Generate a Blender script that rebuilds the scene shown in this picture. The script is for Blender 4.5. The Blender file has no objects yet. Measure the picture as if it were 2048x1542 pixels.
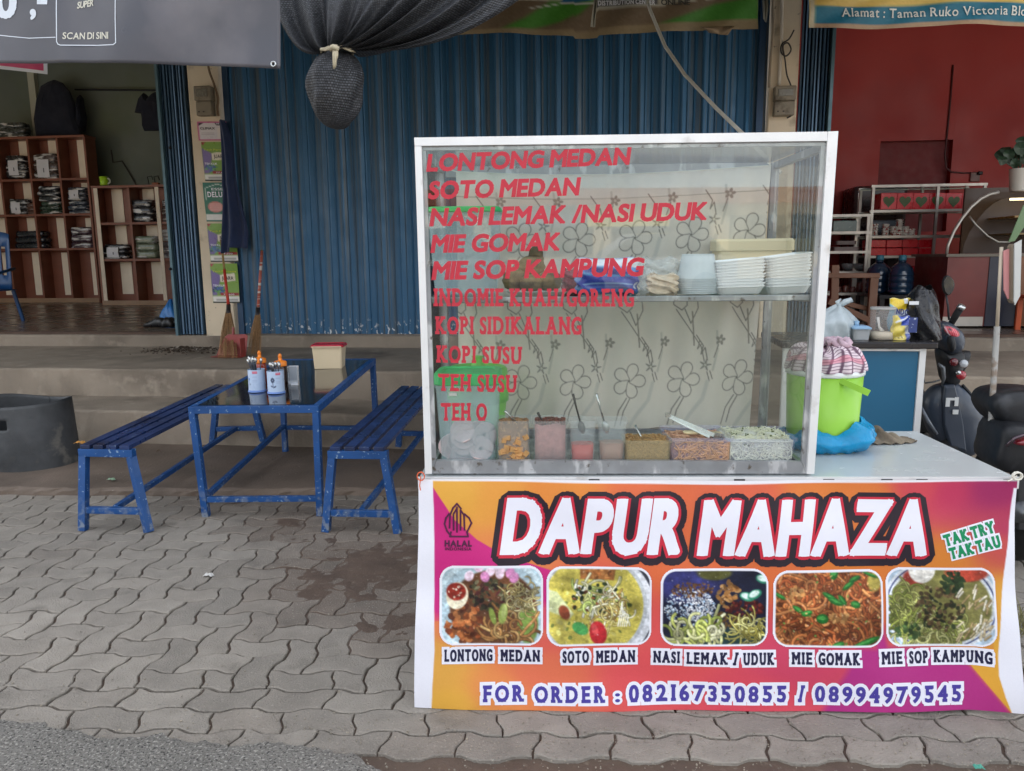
import bpy, math, random
import numpy as np
from mathutils import Vector, Matrix
random.seed(7); RNG = np.random.default_rng(7)
SC = bpy.context.scene
COL = SC.collection
# ------------------------------------------------------------------ camera, sky, sun, exposure
F = 1540.0; IW = 2048; IH = 1542
CAM = np.array([0.0, 0.0, 1.5])
YAW, PITCH, ROLL = math.radians(7.02), math.radians(9.53), math.radians(-0.533)
_f0 = np.array([-math.sin(YAW), math.cos(YAW), 0]); _r0 = np.array([math.cos(YAW), math.sin(YAW), 0]); _u0 = np.array([0, 0, 1.0])
FWD = _f0*math.cos(PITCH) - _u0*math.sin(PITCH); _up = _u0*math.cos(PITCH) + _f0*math.sin(PITCH)
RGT = _r0*math.cos(ROLL) + _up*math.sin(ROLL); UP = _up*math.cos(ROLL) - _r0*math.sin(ROLL)
cam = bpy.data.cameras.new('camera'); camo = bpy.data.objects.new('camera', cam); COL.objects.link(camo)
cam.sensor_fit = 'HORIZONTAL'; cam.sensor_width = 36; cam.lens = F/IW*36; cam.clip_start = .05; cam.clip_end = 500
camo.matrix_world = Matrix(((RGT[0], UP[0], -FWD[0], CAM[0]), (RGT[1], UP[1], -FWD[1], CAM[1]), (RGT[2], UP[2], -FWD[2], CAM[2]), (0, 0, 0, 1)))
SC.camera = camo
SUN_EL, SUN_ROT = math.radians(52), math.radians(-18)
w = bpy.data.worlds.new('World'); SC.world = w; w.use_nodes = True
nt = w.node_tree; nt.nodes.clear()
sky = nt.nodes.new('ShaderNodeTexSky'); sky.sky_type = 'NISHITA'; sky.sun_disc = False
sky.sun_elevation = SUN_EL; sky.sun_rotation = SUN_ROT; sky.dust_density = 2.0; sky.air_density = 1.0
bg = nt.nodes.new('ShaderNodeBackground'); bg.inputs[1].default_value = .12
tc = nt.nodes.new('ShaderNodeTexCoord'); nz = nt.nodes.new('ShaderNodeTexNoise'); nz.inputs['Scale'].default_value = 2.6; nz.inputs['Detail'].default_value = 7
cr = nt.nodes.new('ShaderNodeMapRange'); cr.inputs[1].default_value = .42; cr.inputs[2].default_value = .58
mx = nt.nodes.new('ShaderNodeMix'); mx.data_type = 'RGBA'; mx.inputs['B'].default_value = (9, 9.1, 9.3, 1)
wo = nt.nodes.new('ShaderNodeOutputWorld')
L = nt.links.new
L(tc.outputs['Generated'], nz.inputs['Vector']); L(nz.outputs[0], cr.inputs[0]); L(cr.outputs[0], mx.inputs['Factor'])
L(sky.outputs[0], mx.inputs['A']); L(mx.outputs['Result'], bg.inputs[0]); L(bg.outputs[0], wo.inputs[0])
sl = bpy.data.lights.new('sun', 'SUN'); sl.energy = 3.6; sl.angle = math.radians(.53); sl.color = (1, .95, .86)
so = bpy.data.objects.new('sun', sl); COL.objects.link(so)
_sd = Vector((math.sin(SUN_ROT)*math.cos(SUN_EL), math.cos(SUN_ROT)*math.cos(SUN_EL), math.sin(SUN_EL)))
so.rotation_euler = _sd.to_track_quat('Z', 'Y').to_euler(); so.location = (0, 30, 40)
vs = SC.view_settings; vs.view_transform = 'Standard'; vs.look = 'None'; vs.exposure = 1.28; vs.gamma = 1; vs.use_curve_mapping = False
SC.cycles.max_bounces = 10; SC.cycles.transparent_max_bounces = 24; SC.cycles.use_denoising = True
SC.cycles.caustics_reflective = False; SC.cycles.caustics_refractive = False

# ------------------------------------------------------------------ measuring helpers (the survey of the place: points of the plan, in metres)
def ray(px, py): return FWD + RGT*(px-IW/2)/F - UP*(py-IH/2)/F
def G(px, py, z=0.0):
    d = ray(px, py); return Vector(CAM + d*((z-1.5)/d[2]))
def Pt(px, py, Y):
    d = ray(px, py); return Vector(CAM + d*(Y/d[1]))
def depth(p): return float((np.array(p)-CAM) @ FWD)
def pw(n, p): return n*depth(p)/F
# stall frame
_a, _b = G(838, 955, .80), G(2035, 955, .80)
EX = (_b-_a); EX.z = 0; SW = EX.length; EX.normalize(); EY = Vector((-EX.y, EX.x, 0)); SO = Vector((_a.x, _a.y, 0))
SANG = math.atan2(EX.y, EX.x)
def S(x, y, z): return SO + EX*x + EY*y + Vector((0, 0, z))
def SP(px, py, y=0.0):
    d = Vector(ray(px, py)); n = EY; o = SO + EY*y
    t = (o-Vector(CAM)).dot(n)/d.dot(n); p = Vector(CAM)+d*t
    return (p-SO).dot(EX), p.z
def SZ(px, py, z):
    p = G(px, py, z)-SO; return p.dot(EX), p.dot(EY)
SFR = Matrix(((EX.x, EY.x, 0, SO.x), (EX.y, EY.y, 0, SO.y), (0, 0, 1, 0), (0, 0, 0, 1)))

# ------------------------------------------------------------------ materials
def lin(v): v = v/255.; return v/12.92 if v <= .04045 else ((v+.055)/1.055)**2.4
def C3(rgb): return (lin(rgb[0]), lin(rgb[1]), lin(rgb[2]), 1)
_mc = {}
def M(name, rgb=(128, 128, 128), rough=.6, metal=0., var=.12, scale=5., stretch=(1, 1, 1), bump=0., bscale=80., spec=.5, attr=False, coat=0., alpha=1., trans=0.,
      wear=None, wear2=None, sheen=0., bstretch=(1, 1, 1), translucent=0.):
    if name in _mc: return _mc[name]
    m = bpy.data.materials.new(name); m.use_nodes = True; _mc[name] = m
    t = m.node_tree; N = t.nodes.new; K = t.links.new; bs = t.nodes['Principled BSDF']
    tc = N('ShaderNodeTexCoord')
    def noise(sc, st, det=5):
        mp = N('ShaderNodeMapping'); mp.inputs['Scale'].default_value = st; K(tc.outputs['Object'], mp.inputs[0])
        n = N('ShaderNodeTexNoise'); n.inputs['Scale'].default_value = sc; n.inputs['Detail'].default_value = det; K(mp.outputs[0], n.inputs['Vector']); return n.outputs[0]
    if attr:
        a = N('ShaderNodeAttribute'); a.attribute_name = 'Col'; colr = a.outputs['Color']
    else:
        a = N('ShaderNodeRGB'); a.outputs[0].default_value = C3(rgb); colr = a.outputs[0]
    if var:
        n = noise(scale, stretch); mr = N('ShaderNodeMapRange'); mr.inputs[1].default_value = .25; mr.inputs[2].default_value = .75
        mr.inputs[3].default_value = 1-var; mr.inputs[4].default_value = 1+var; K(n, mr.inputs[0])
        h = N('ShaderNodeHueSaturation'); K(mr.outputs[0], h.inputs['Value']); K(colr, h.inputs['Color']); colr = h.outputs[0]
    rin = None
    for wr in (wear, wear2):
        if wr:   # (rgb, scale, lo, hi, stretch[, zlo, zhi])
            n = noise(wr[1], wr[4] if len(wr) > 4 else (1, 1, 1), 6); mr = N('ShaderNodeMapRange'); mr.inputs[1].default_value = wr[2]; mr.inputs[2].default_value = wr[3]; K(n, mr.inputs[0])
            fac = mr.outputs[0]
            if len(wr) > 5:
                sx = N('ShaderNodeSeparateXYZ'); K(tc.outputs['Object'], sx.inputs[0]); m2 = N('ShaderNodeMapRange'); m2.inputs[1].default_value = wr[5]; m2.inputs[2].default_value = wr[6]; K(sx.outputs[2], m2.inputs[0])
                mu = N('ShaderNodeMath'); mu.operation = 'MULTIPLY'; K(fac, mu.inputs[0]); K(m2.outputs[0], mu.inputs[1]); fac = mu.outputs[0]
            x = N('ShaderNodeMix'); x.data_type = 'RGBA'; K(fac, x.inputs['Factor']); K(colr, x.inputs['A']); x.inputs['B'].default_value = C3(wr[0]); colr = x.outputs['Result']
    K(colr, bs.inputs['Base Color'])
    bs.inputs['Roughness'].default_value = rough; bs.inputs['Metallic'].default_value = metal; bs.inputs['Specular IOR Level'].default_value = spec
    bs.inputs['Coat Weight'].default_value = coat; bs.inputs['Coat Roughness'].default_value = .08; bs.inputs['Alpha'].default_value = alpha
    bs.inputs['Transmission Weight'].default_value = trans; bs.inputs['Sheen Weight'].default_value = sheen
    if rough > .02:
        n = noise(scale*2.3, (1, 1, 1), 4); mr = N('ShaderNodeMapRange'); mr.inputs[1].default_value = .3; mr.inputs[2].default_value = .7
        mr.inputs[3].default_value = max(.02, rough-.1); mr.inputs[4].default_value = min(1, rough+.1); K(n, mr.inputs[0]); K(mr.outputs[0], bs.inputs['Roughness'])
    if bump:
        n = noise(bscale, bstretch, 6); b = N('ShaderNodeBump'); b.inputs['Strength'].default_value = bump; b.inputs['Distance'].default_value = .01; K(n, b.inputs['Height']); K(b.outputs[0], bs.inputs['Normal'])
    if translucent:
        out = t.nodes['Material Output']; tr = N('ShaderNodeBsdfTranslucent'); K(colr, tr.inputs[0]); ms = N('ShaderNodeMixShader'); ms.inputs[0].default_value = translucent
        K(bs.outputs[0], ms.inputs[1]); K(tr.outputs[0], ms.inputs[2]); K(ms.outputs[0], out.inputs[0])
    return m
def glass(name, tint=(245, 250, 250), rough=0., boost=1.0, ior=1.45):
    if name in _mc: return _mc[name]
    m = bpy.data.materials.new(name); m.use_nodes = True; _mc[name] = m; t = m.node_tree; t.nodes.clear(); N = t.nodes.new; K = t.links.new
    tr = N('ShaderNodeBsdfTransparent'); tr.inputs[0].default_value = C3(tint); gl = N('ShaderNodeBsdfGlossy'); gl.inputs['Roughness'].default_value = rough
    fr = N('ShaderNodeFresnel'); fr.inputs[0].default_value = ior; mu = N('ShaderNodeMath'); mu.operation = 'MULTIPLY'; mu.inputs[1].default_value = boost; mu.use_clamp = True
    ms = N('ShaderNodeMixShader'); o = N('ShaderNodeOutputMaterial'); K(fr.outputs[0], mu.inputs[0])
    ge = N('ShaderNodeNewGeometry'); sb = N('ShaderNodeMath'); sb.operation = 'MULTIPLY_ADD'; sb.inputs[1].default_value = -1; sb.inputs[2].default_value = 1; K(ge.outputs['Backfacing'], sb.inputs[0])
    m2 = N('ShaderNodeMath'); m2.operation = 'MULTIPLY'; K(mu.outputs[0], m2.inputs[0]); K(sb.outputs[0], m2.inputs[1]); K(m2.outputs[0], ms.inputs[0])   # one reflection per pane, at the face the light meets
    K(tr.outputs[0], ms.inputs[1]); K(gl.outputs[0], ms.inputs[2]); K(ms.outputs[0], o.inputs[0])
    return m

# ------------------------------------------------------------------ mesh helpers
Z = Vector((0, 0, 1))
class MB:
    def __init__(s, fr=None): s.v = []; s.f = []; s.fr = fr
    def add(s, vs, fs):
        n = len(s.v)
        s.v += [tuple(s.fr @ Vector(p)) if s.fr else tuple(p) for p in vs]; s.f += [tuple(i+n for i in f) for f in fs]; return s
    def box(s, c, d, rot=None):
        c = Vector(c); h = Vector(d)/2; vs = []
        for x in (-1, 1):
            for y in (-1, 1):
                for z in (-1, 1):
                    q = Vector((x*h.x, y*h.y, z*h.z)); vs.append(c+(rot @ q if rot else q))
        return s.add(vs, [(0, 1, 3, 2), (4, 6, 7, 5), (0, 4, 5, 1), (2, 3, 7, 6), (0, 2, 6, 4), (1, 5, 7, 3)])
    def box2(s, lo, hi): return s.box([(a+b)/2 for a, b in zip(lo, hi)], [abs(b-a) for a, b in zip(lo, hi)])
    def bar(s, a, b, w, h=None, up=Z):
        a, b = Vector(a), Vector(b); h = h or w; d = (b-a); l = d.length; d.normalize()
        if abs(d.dot(up)) > .97: up = Vector((0, 1, 0)) if abs(d.y) < .9 else Vector((1, 0, 0))
        x = d.cross(up).normalized(); y = x.cross(d)
        return s.box((a+b)/2, (w, l, h), Matrix(((x.x, d.x, y.x), (x.y, d.y, y.y), (x.z, d.z, y.z))))
    def tube(s, pts, r, n=8, cap=True, closed=False):
        pts = [Vector(p) for p in pts]; m = len(pts); rr = r if hasattr(r, '__len__') else [r]*m; vs = []; fs = []; px = None
        for i, p in enumerate(pts):
            d = (pts[(i+1) % m]-pts[i-1]) if closed else (pts[min(i+1, m-1)]-pts[max(i-1, 0)])
            d.normalize()
            if px is None: px = d.cross(Z if abs(d.z) < .9 else Vector((1, 0, 0))).normalized()
            else: px = (px-d*px.dot(d)).normalized()
            py = d.cross(px)
            for k in range(n):
                t = 2*math.pi*k/n; vs.append(p+(px*math.cos(t)+py*math.sin(t))*rr[i])
        for i in range(m if closed else m-1):
            j = (i+1) % m
            for k in range(n): fs.append((i*n+k, i*n+(k+1) % n, j*n+(k+1) % n, j*n+k))
        if cap and not closed: fs += [tuple(range(n-1, -1, -1)), tuple((m-1)*n+k for k in range(n))]
        return s.add(vs, fs)
    def loft(s, rings, cap0=True, cap1=True):
        n = len(rings[0]); vs = [p for r in rings for p in r]; fs = []
        for i in range(len(rings)-1):
            for k in range(n): fs.append((i*n+k, i*n+(k+1) % n, (i+1)*n+(k+1) % n, (i+1)*n+k))
        if cap0: fs.append(tuple(range(n-1, -1, -1)))
        if cap1: fs.append(tuple((len(rings)-1)*n+k for k in range(n)))
        return s.add(vs, fs)
    def lathe(s, prof, c, n=28, cap0=True, cap1=True):
        c = Vector(c)
        return s.loft([[c+Vector((r*math.cos(2*math.pi*k/n), r*math.sin(2*math.pi*k/n), z)) for k in range(n)] for r, z in prof], cap0, cap1)
    def grid(s, fn, nu, nv):
        vs = [fn(i/nu, j/nv) for j in range(nv+1) for i in range(nu+1)]
        return s.add(vs, [(j*(nu+1)+i, j*(nu+1)+i+1, (j+1)*(nu+1)+i+1, (j+1)*(nu+1)+i) for j in range(nv) for i in range(nu)])
    def prism(s, pts, mp, t0, t1):
        n = len(pts)
        return s.add([mp(x, y, t0) for x, y in pts]+[mp(x, y, t1) for x, y in pts], [tuple(range(n-1, -1, -1)), tuple(range(n, 2*n))]+[(i, (i+1) % n, n+(i+1) % n, n+i) for i in range(n)])
    def build(s, name, mat, parent=None, smooth=False, bevel=0., cols=None, solid=0., sub=0, wn=False):
        me = bpy.data.meshes.new(name); me.from_pydata(s.v, [], s.f); me.update()
        if mat: me.materials.append(mat)
        if smooth: me.polygons.foreach_set('use_smooth', [True]*len(me.polygons))
        if cols is not None:
            ca = me.color_attributes.new('Col', 'FLOAT_COLOR', 'POINT'); a = np.ones((len(me.vertices), 4), np.float32); a[:, :3] = cols; ca.data.foreach_set('color', a.ravel())
        o = bpy.data.objects.new(name, me); COL.objects.link(o)
        if parent:
            o.parent = parent
            if parent.type == 'EMPTY': o.matrix_parent_inverse = Matrix.Translation(-parent.location)
        if solid: md = o.modifiers.new('solid', 'SOLIDIFY'); md.thickness = solid; md.offset = 0
        if sub: md = o.modifiers.new('sub', 'SUBSURF'); md.levels = md.render_levels = sub
        if bevel: md = o.modifiers.new('bevel', 'BEVEL'); md.width = bevel; md.segments = 2; md.limit_method = 'ANGLE'; md.angle_limit = math.radians(40)
        return o
def rr(w, d, r, z, c=(0, 0), n=4):
    out = []; r = min(r, w/2-1e-4, d/2-1e-4)
    for k, (sx, sy) in enumerate(((1, 1), (-1, 1), (-1, -1), (1, -1))):
        for i in range(n+1):
            t = math.pi/2*(k+i/n); out.append(Vector((c[0]+sx*(w/2-r)+r*math.cos(t), c[1]+sy*(d/2-r)+r*math.sin(t), z)))
    return out
def tag(o, label=None, cat=None, group=None, kind=None):
    if label: o['label'] = label
    if cat: o['category'] = cat
    if group: o['group'] = group
    if kind: o['kind'] = kind
    return o
def thing(name, label, cat, loc, group=None):
    o = bpy.data.objects.new(name, None); COL.objects.link(o); o.location = Vector(loc); o.empty_display_size = .1
    return tag(o, label, cat, group)
def struct(o): o['kind'] = 'structure'; return o
def copy_thing(o, loc, rotz=None, label=None, parent=None):
    c = o.copy(); COL.objects.link(c)
    if parent is None:
        c.location = Vector(loc)
        if rotz is not None: c.rotation_euler.z = rotz
        if label: c['label'] = label
    else: c.parent = parent
    for ch in list(o.children): copy_thing(ch, None, parent=c)
    return c
# ------------------------------------------------------------------ lettering
_gc = {}
def glyph(c, off):
    k = (c, off)
    if k not in _gc:
        cu = bpy.data.curves.new('g', 'FONT'); cu.body = c; cu.size = 1/.7; cu.offset = off; cu.resolution_u = 4
        o = bpy.data.objects.new('g', cu); me = bpy.data.meshes.new_from_object(o)
        vs = np.array([v.co[:2] for v in me.vertices]).reshape(-1, 2); fs = [tuple(p.vertices) for p in me.polygons]
        ed = [tuple(e.vertices) for e in me.edges]; cnt = {}
        for f in fs:
            for a, b in zip(f, f[1:]+f[:1]): cnt[frozenset((a, b))] = cnt.get(frozenset((a, b)), 0)+1
        bd = [tuple(e) for e, n in cnt.items() if n == 1]
        bpy.data.objects.remove(o); bpy.data.curves.remove(cu); bpy.data.meshes.remove(me)
        _gc[k] = (vs, fs, bd)
    return _gc[k]
def text2d(body, off=0., gap=.12, slab=0., shear=0., space=.34, extra=0., fit=1.):
    """list of (verts, faces) one per letter, cap height 1; off = boldness, extra = outline growth, both laid round the letter's edge; fit = how far x will be stretched"""
    x = 0; out = []; g = off+extra
    for c in body:
        if c == ' ': x += space; continue
        v0, f0, bd = glyph(c, 0.)
        x0, x1 = v0[:, 0].min(), v0[:, 0].max(); v = v0.copy(); v[:, 0] -= x0; n = len(v); vs = [v]; fs = list(f0); pad = 0; gx = g/fit
        def addp(p):
            nonlocal n
            vs.append(np.array(p, float)); fs.append(tuple(range(n, n+len(p)))); n += len(p)
        rects = []
        if slab:
            th = .1
            for a, b in bd:
                pa, pb = v[a], v[b]
                for lvl, sg in ((0, 1), (1, -1)):
                    if abs(pa[1]-lvl) < .03 and abs(pb[1]-lvl) < .03 and .07 < abs(pa[0]-pb[0]) < .95:
                        xa, xb = min(pa[0], pb[0])-slab, max(pa[0], pb[0])+slab; rects.append((xa, xb, min(lvl, lvl+sg*th), max(lvl, lvl+sg*th)))
                        if xa < -1e-4 or xb > x1-x0+1e-4: pad = slab
            for xa, xb, ya, yb in rects: addp([(xa-gx, ya-g), (xb+gx, ya-g), (xb+gx, yb+g), (xa-gx, yb+g)])
        if g > 0:
            sc_ = np.array([1/fit, 1.])
            for a, b in bd:
                pa, pb = v[a]/sc_, v[b]/sc_; d = pb-pa; l = math.hypot(*d) or 1e-9; q = np.array([-d[1], d[0]])/l*g
                e = d/l*(min(g, .085)*.92 if l > .13 else 0)   # square corners on the straight strokes
                addp([(pa-e+q)*sc_, (pb+e+q)*sc_, (pb+e-q)*sc_, (pa-e-q)*sc_])
            for a in {i for e in bd for i in e}:
                addp([(v[a][0]+gx*math.cos(k*math.pi/5), v[a][1]+g*math.sin(k*math.pi/5)) for k in range(10)])
        V = np.concatenate(vs); V[:, 0] += x+pad+off/fit
        V[:, 0] += V[:, 1]*shear
        out.append((V, fs)); x += x1-x0+gap+2*pad+2*off/fit
    return out, x-gap
def split_tris(V, fs, ml):
    V = [tuple(p) for p in V]; todo = []; out = []; mid = {}
    for f in fs: todo += [(f[0], f[i], f[i+1]) for i in range(1, len(f)-1)]
    while todo:
        t = todo.pop(); e = [math.dist(V[t[k]], V[t[(k+1) % 3]]) for k in range(3)]; k = e.index(max(e))
        if e[k] <= ml: out.append(t); continue
        a, b, c = t[k], t[(k+1) % 3], t[(k+2) % 3]; key = frozenset((a, b))
        if key not in mid: V.append(((V[a][0]+V[b][0])/2, (V[a][1]+V[b][1])/2)); mid[key] = len(V)-1
        m = mid[key]; todo += [(a, m, c), (m, b, c)]
    return V, out
def lettering(name, body, mp, x0, y0, w, h, mat, parent, off=.03, gap=.12, slab=0., shear=0., extra=0., lift=0., space=.34, rot=0., ml=.35, eps=1e-5):
    """mp(x, y, t) -> world; text fitted to a box at (x0,y0) of width w and cap height h in the units of mp"""
    fit = 1.
    for _ in range(3):
        L_, tw = text2d(body, off, gap, slab, shear, space, extra, fit); sx = w/(tw+abs(shear)); fit = sx/h
    b = MB(); ca, sa = math.cos(rot), math.sin(rot)
    for i, (V, fs) in enumerate(L_):
        n0 = 0
        for k, f in enumerate(fs):
            q, t = split_tris([V[p] for p in f], [tuple(range(len(f)))], ml)
            lf = lift+eps*((k*7+i*5) % 17)
            b.add([mp(x0+x*sx*ca-y*h*sa, y0+x*sx*sa+y*h*ca, lf) for x, y in q], t)
    return b.build(name, mat, parent)
# ------------------------------------------------------------------ printed pictures (a print on cloth or paper, one colour per mesh point)
class Paint:
    def __init__(s, w, h, bg):
        s.w, s.h = w, h; s.a = np.empty((h, w, 3)); s.a[:] = bg; s.Y, s.X = np.mgrid[0:h, 0:w].astype(float)
    def mix(s, m, c): s.a += (np.array(c, float)-s.a)*m[..., None]
    def ell(s, x, y, rx, ry=None, c=(0, 0, 0), rot=0., soft=1., op=1.):
        ry = ry or rx; ca, sa = math.cos(rot), math.sin(rot); dx, dy = s.X-x, s.Y-y
        d = np.sqrt(((dx*ca+dy*sa)/rx)**2+((-dx*sa+dy*ca)/ry)**2); s.mix(np.clip((1-d)*min(rx, ry)/soft+.5, 0, 1)*op, c)
    def line(s, pts, r, c, op=1., soft=1.):
        m = np.zeros((s.h, s.w)); pts = [np.array(p, float) for p in pts]
        for a, b in zip(pts, pts[1:]):
            x0, x1 = int(max(0, min(a[0], b[0])-r-3)), int(min(s.w, max(a[0], b[0])+r+4)); y0, y1 = int(max(0, min(a[1], b[1])-r-3)), int(min(s.h, max(a[1], b[1])+r+4))
            if x1 <= x0 or y1 <= y0: continue
            X, Y = s.X[y0:y1, x0:x1], s.Y[y0:y1, x0:x1]; d = b-a; l = max(1e-6, d@d); t = np.clip(((X-a[0])*d[0]+(Y-a[1])*d[1])/l, 0, 1)
            q = np.hypot(X-a[0]-t*d[0], Y-a[1]-t*d[1]); m[y0:y1, x0:x1] = np.maximum(m[y0:y1, x0:x1], np.clip((r-q)/soft+.5, 0, 1))
        s.mix(m*op, c)
    def poly(s, pts, c, op=1., soft=1.):
        ins = np.zeros((s.h, s.w), bool); dm = np.full((s.h, s.w), 1e9); n = len(pts)
        for i in range(n):
            (x0, y0), (x1, y1) = pts[i], pts[(i+1) % n]
            cnd = ((y0 > s.Y) != (y1 > s.Y)); xi = (x1-x0)*(s.Y-y0)/((y1-y0) or 1e-9)+x0; ins ^= cnd & (s.X < xi)
            dx, dy = x1-x0, y1-y0; t = np.clip(((s.X-x0)*dx+(s.Y-y0)*dy)/max(1e-9, dx*dx+dy*dy), 0, 1); dm = np.minimum(dm, np.hypot(s.X-x0-t*dx, s.Y-y0-t*dy))
        s.mix(np.clip(np.where(ins, dm, -dm)/soft+.5, 0, 1)*op, c)
    def curl(s, x, y, r, wd, c, n=7, bend=None, hl=1.25):
        t = random.uniform(0, 6.28); k = bend if bend is not None else random.uniform(-.7, .7); p = [(x, y)]
        for i in range(n): t += k+random.uniform(-.15, .15); x += r*math.cos(t); y += r*math.sin(t); p.append((x, y))
        s.line(p, wd+.9, [v*.55 for v in c], .8); s.line(p, wd, c); s.line([(a-.3*wd, b-.4*wd) for a, b in p], wd*.35, [min(255, v*hl) for v in c], .7)
    def grain(s, amp, k=1):
        n = RNG.normal(0, amp, (s.h//k+1, s.w//k+1, 1)); s.a += np.repeat(np.repeat(n, k, 0), k, 1)[:s.h, :s.w]
    def photo(s, amp=.085):
        """uneven light, gloss and lens softness of a printed photograph"""
        tot = np.zeros((s.h, s.w))
        for k, g in ((6, 1.), (14, .8), (34, .7), (70, .6)):
            r = RNG.normal(0, 1, (k+2, k+2)); yy, xx = s.Y/s.h*k, s.X/s.w*k; i, j = yy.astype(int), xx.astype(int); u, v = xx-j, yy-i; u = u*u*(3-2*u); v = v*v*(3-2*v)
            tot += g*((r[i, j]*(1-u)+r[i, j+1]*u)*(1-v)+(r[i+1, j]*(1-u)+r[i+1, j+1]*u)*v)
        s.a *= np.exp(np.clip(amp*tot, -.9, .45))[..., None]; s.a = s.a*.84+s.a.mean(2, keepdims=True)*.16
        for _ in range(60):
            x, y = random.randrange(s.w), random.randrange(s.h); b = s.a[y, x].mean()
            if b > 60: s.ell(x, y, random.uniform(.8, 2), random.uniform(.6, 1.2), s.a[y, x]*.3+180, random.uniform(0, 3), 1, .7)
        A = np.pad(s.a, ((1, 1), (1, 1), (0, 0)), 'edge'); s.a = (A[1:-1, 1:-1]*4+A[:-2, 1:-1]+A[2:, 1:-1]+A[1:-1, :-2]+A[1:-1, 2:])/8
    def cols(s, x, y):
        """bilinear samples, linear colour; x, y arrays in pixels"""
        x = np.clip(x, 0, s.w-1.001); y = np.clip(y, 0, s.h-1.001); i, j = x.astype(int), y.astype(int); u, v = (x-i)[:, None], (y-j)[:, None]; A = np.clip(s.a, 0, 255)/255.
        c = A[j, i]*(1-u)*(1-v)+A[j, i+1]*u*(1-v)+A[j+1, i]*(1-u)*v+A[j+1, i+1]*u*v
        return np.where(c <= .04045, c/12.92, ((c+.055)/1.055)**2.4)
def printed(name, P, mp, nu, nv, mat, parent=None, keep=None, **kw):
    """a sheet of nu x nv faces carrying the picture; mp(u, v) -> world, v down"""
    b = MB(); b.grid(mp, nu, nv)
    if keep: b.f = [f for k, f in enumerate(b.f) if keep((k % nu+.5)/nu, (k//nu+.5)/nv)]
    u, v = np.meshgrid(np.linspace(0, 1, nu+1), np.linspace(0, 1, nv+1))
    return b.build(name, mat, parent, smooth=True, cols=P.cols(u.ravel()*(P.w-1), v.ravel()*(P.h-1)), **kw)
ORD = ['lowest', 'second', 'third', 'fourth', 'fifth', 'sixth', 'seventh', 'eighth', 'ninth', 'tenth', 'eleventh', 'twelfth']
# ================================================================== GROUND
from mathutils import noise as MN
def fbm(x, y, z=0., s=1., o=4): return MN.fractal(Vector((x*s, y*s, z)), 1.0, 2.0, o, noise_basis='PERLIN_ORIGINAL')
road_m = M('asphalt', (116, 113, 107), rough=.95, var=.15, scale=3, bump=1.0, bscale=95, wear=((160, 156, 148), 105, .54, .64), wear2=((66, 64, 62), 120, .56, .64), spec=.2)
b = MB(); b.grid(lambda u, v: (-60+120*u, -60+61.4*v, -.03), 12, 8); struct(b.build('ground', M('earth', (196, 176, 142), rough=1, var=.2, scale=.7, bump=.6, bscale=30)))
# street surface with its ragged edge over the paving
edge = [(-12, 2.2), (-3, 2.17)] + [tuple(G(x, y)[:2]) for x, y in ((-150, 1424), (0, 1436), (80, 1448), (140, 1458), (230, 1474), (300, 1470), (380, 1482), (470, 1490), (560, 1484), (650, 1496), (705, 1506), (745, 1524), (800, 1560), (900, 1590), (1300, 1600), (2100, 1600))] + [(12, 1.9)]
pts = []
for (x0, y0), (x1, y1) in zip(edge, edge[1:]):
    n = max(1, int(min(60, math.hypot(x1-x0, y1-y0)/.012)))
    for i in range(n):
        x, y = x0+(x1-x0)*i/n, y0+(y1-y0)*i/n; pts.append((x, y+.022*fbm(x, y, 3, 9)+.012*fbm(x, y, 7, 40)))
b = MB(); V = []; Fc = []
for x, y in pts:
    k = len(V); V += [(x, y, -.012), (x, y-.012, .005), (x, y-.05, .010), (x, -9, .010)]
    if k: Fc += [(k-4+i, k+i, k+i+1, k-3+i) for i in range(3)]
b.add(V, Fc); struct(b.build('road', road_m))
# street beyond, in the sun
b = MB(); b.box2((-60, -19, -.02), (60, -8.99, .006)); struct(b.build('road', road_m))
# interlocking wavy pavers
WB = .119
def PV(u, v): return SO+EX*u+EY*v
def wav(t, a):
    p = t % 2.0; p = p if p < 1 else 2-p     # 0..1..0
    return a*(max(-.5, min(.5, (p-.5)*2.6)))*2
vfront = (G(1300, 1519)-SO).dot(EY)
pm = M('paver', attr=True, rough=.88, var=.16, scale=9, bump=.7, bscale=150, wear=((98, 92, 84), 5, .6, .8), wear2=((156, 150, 138), 110, .60, .72))
pb = MB(); pc = []
gap, bev = .0040, .0035
def mudmask(x, y):
    d = 0
    for px, py, ru, rv, k in MUDS:
        e = ((x-px)/ru)**2+((y-py)/rv)**2; d = max(d, k*(1-e))
    return d
MUDS = [(*G(740, 1130)[:2], .62, .75, 1.0), (*G(620, 1045)[:2], .55, .45, .75), (*G(820, 1230)[:2], .3, .4, .8), (*G(520, 1010)[:2], .8, .35, .55), (*G(640, 1210)[:2], .4, .3, .45), (*G(1000, 1150)[:2], .6, .6, .9)]
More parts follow.
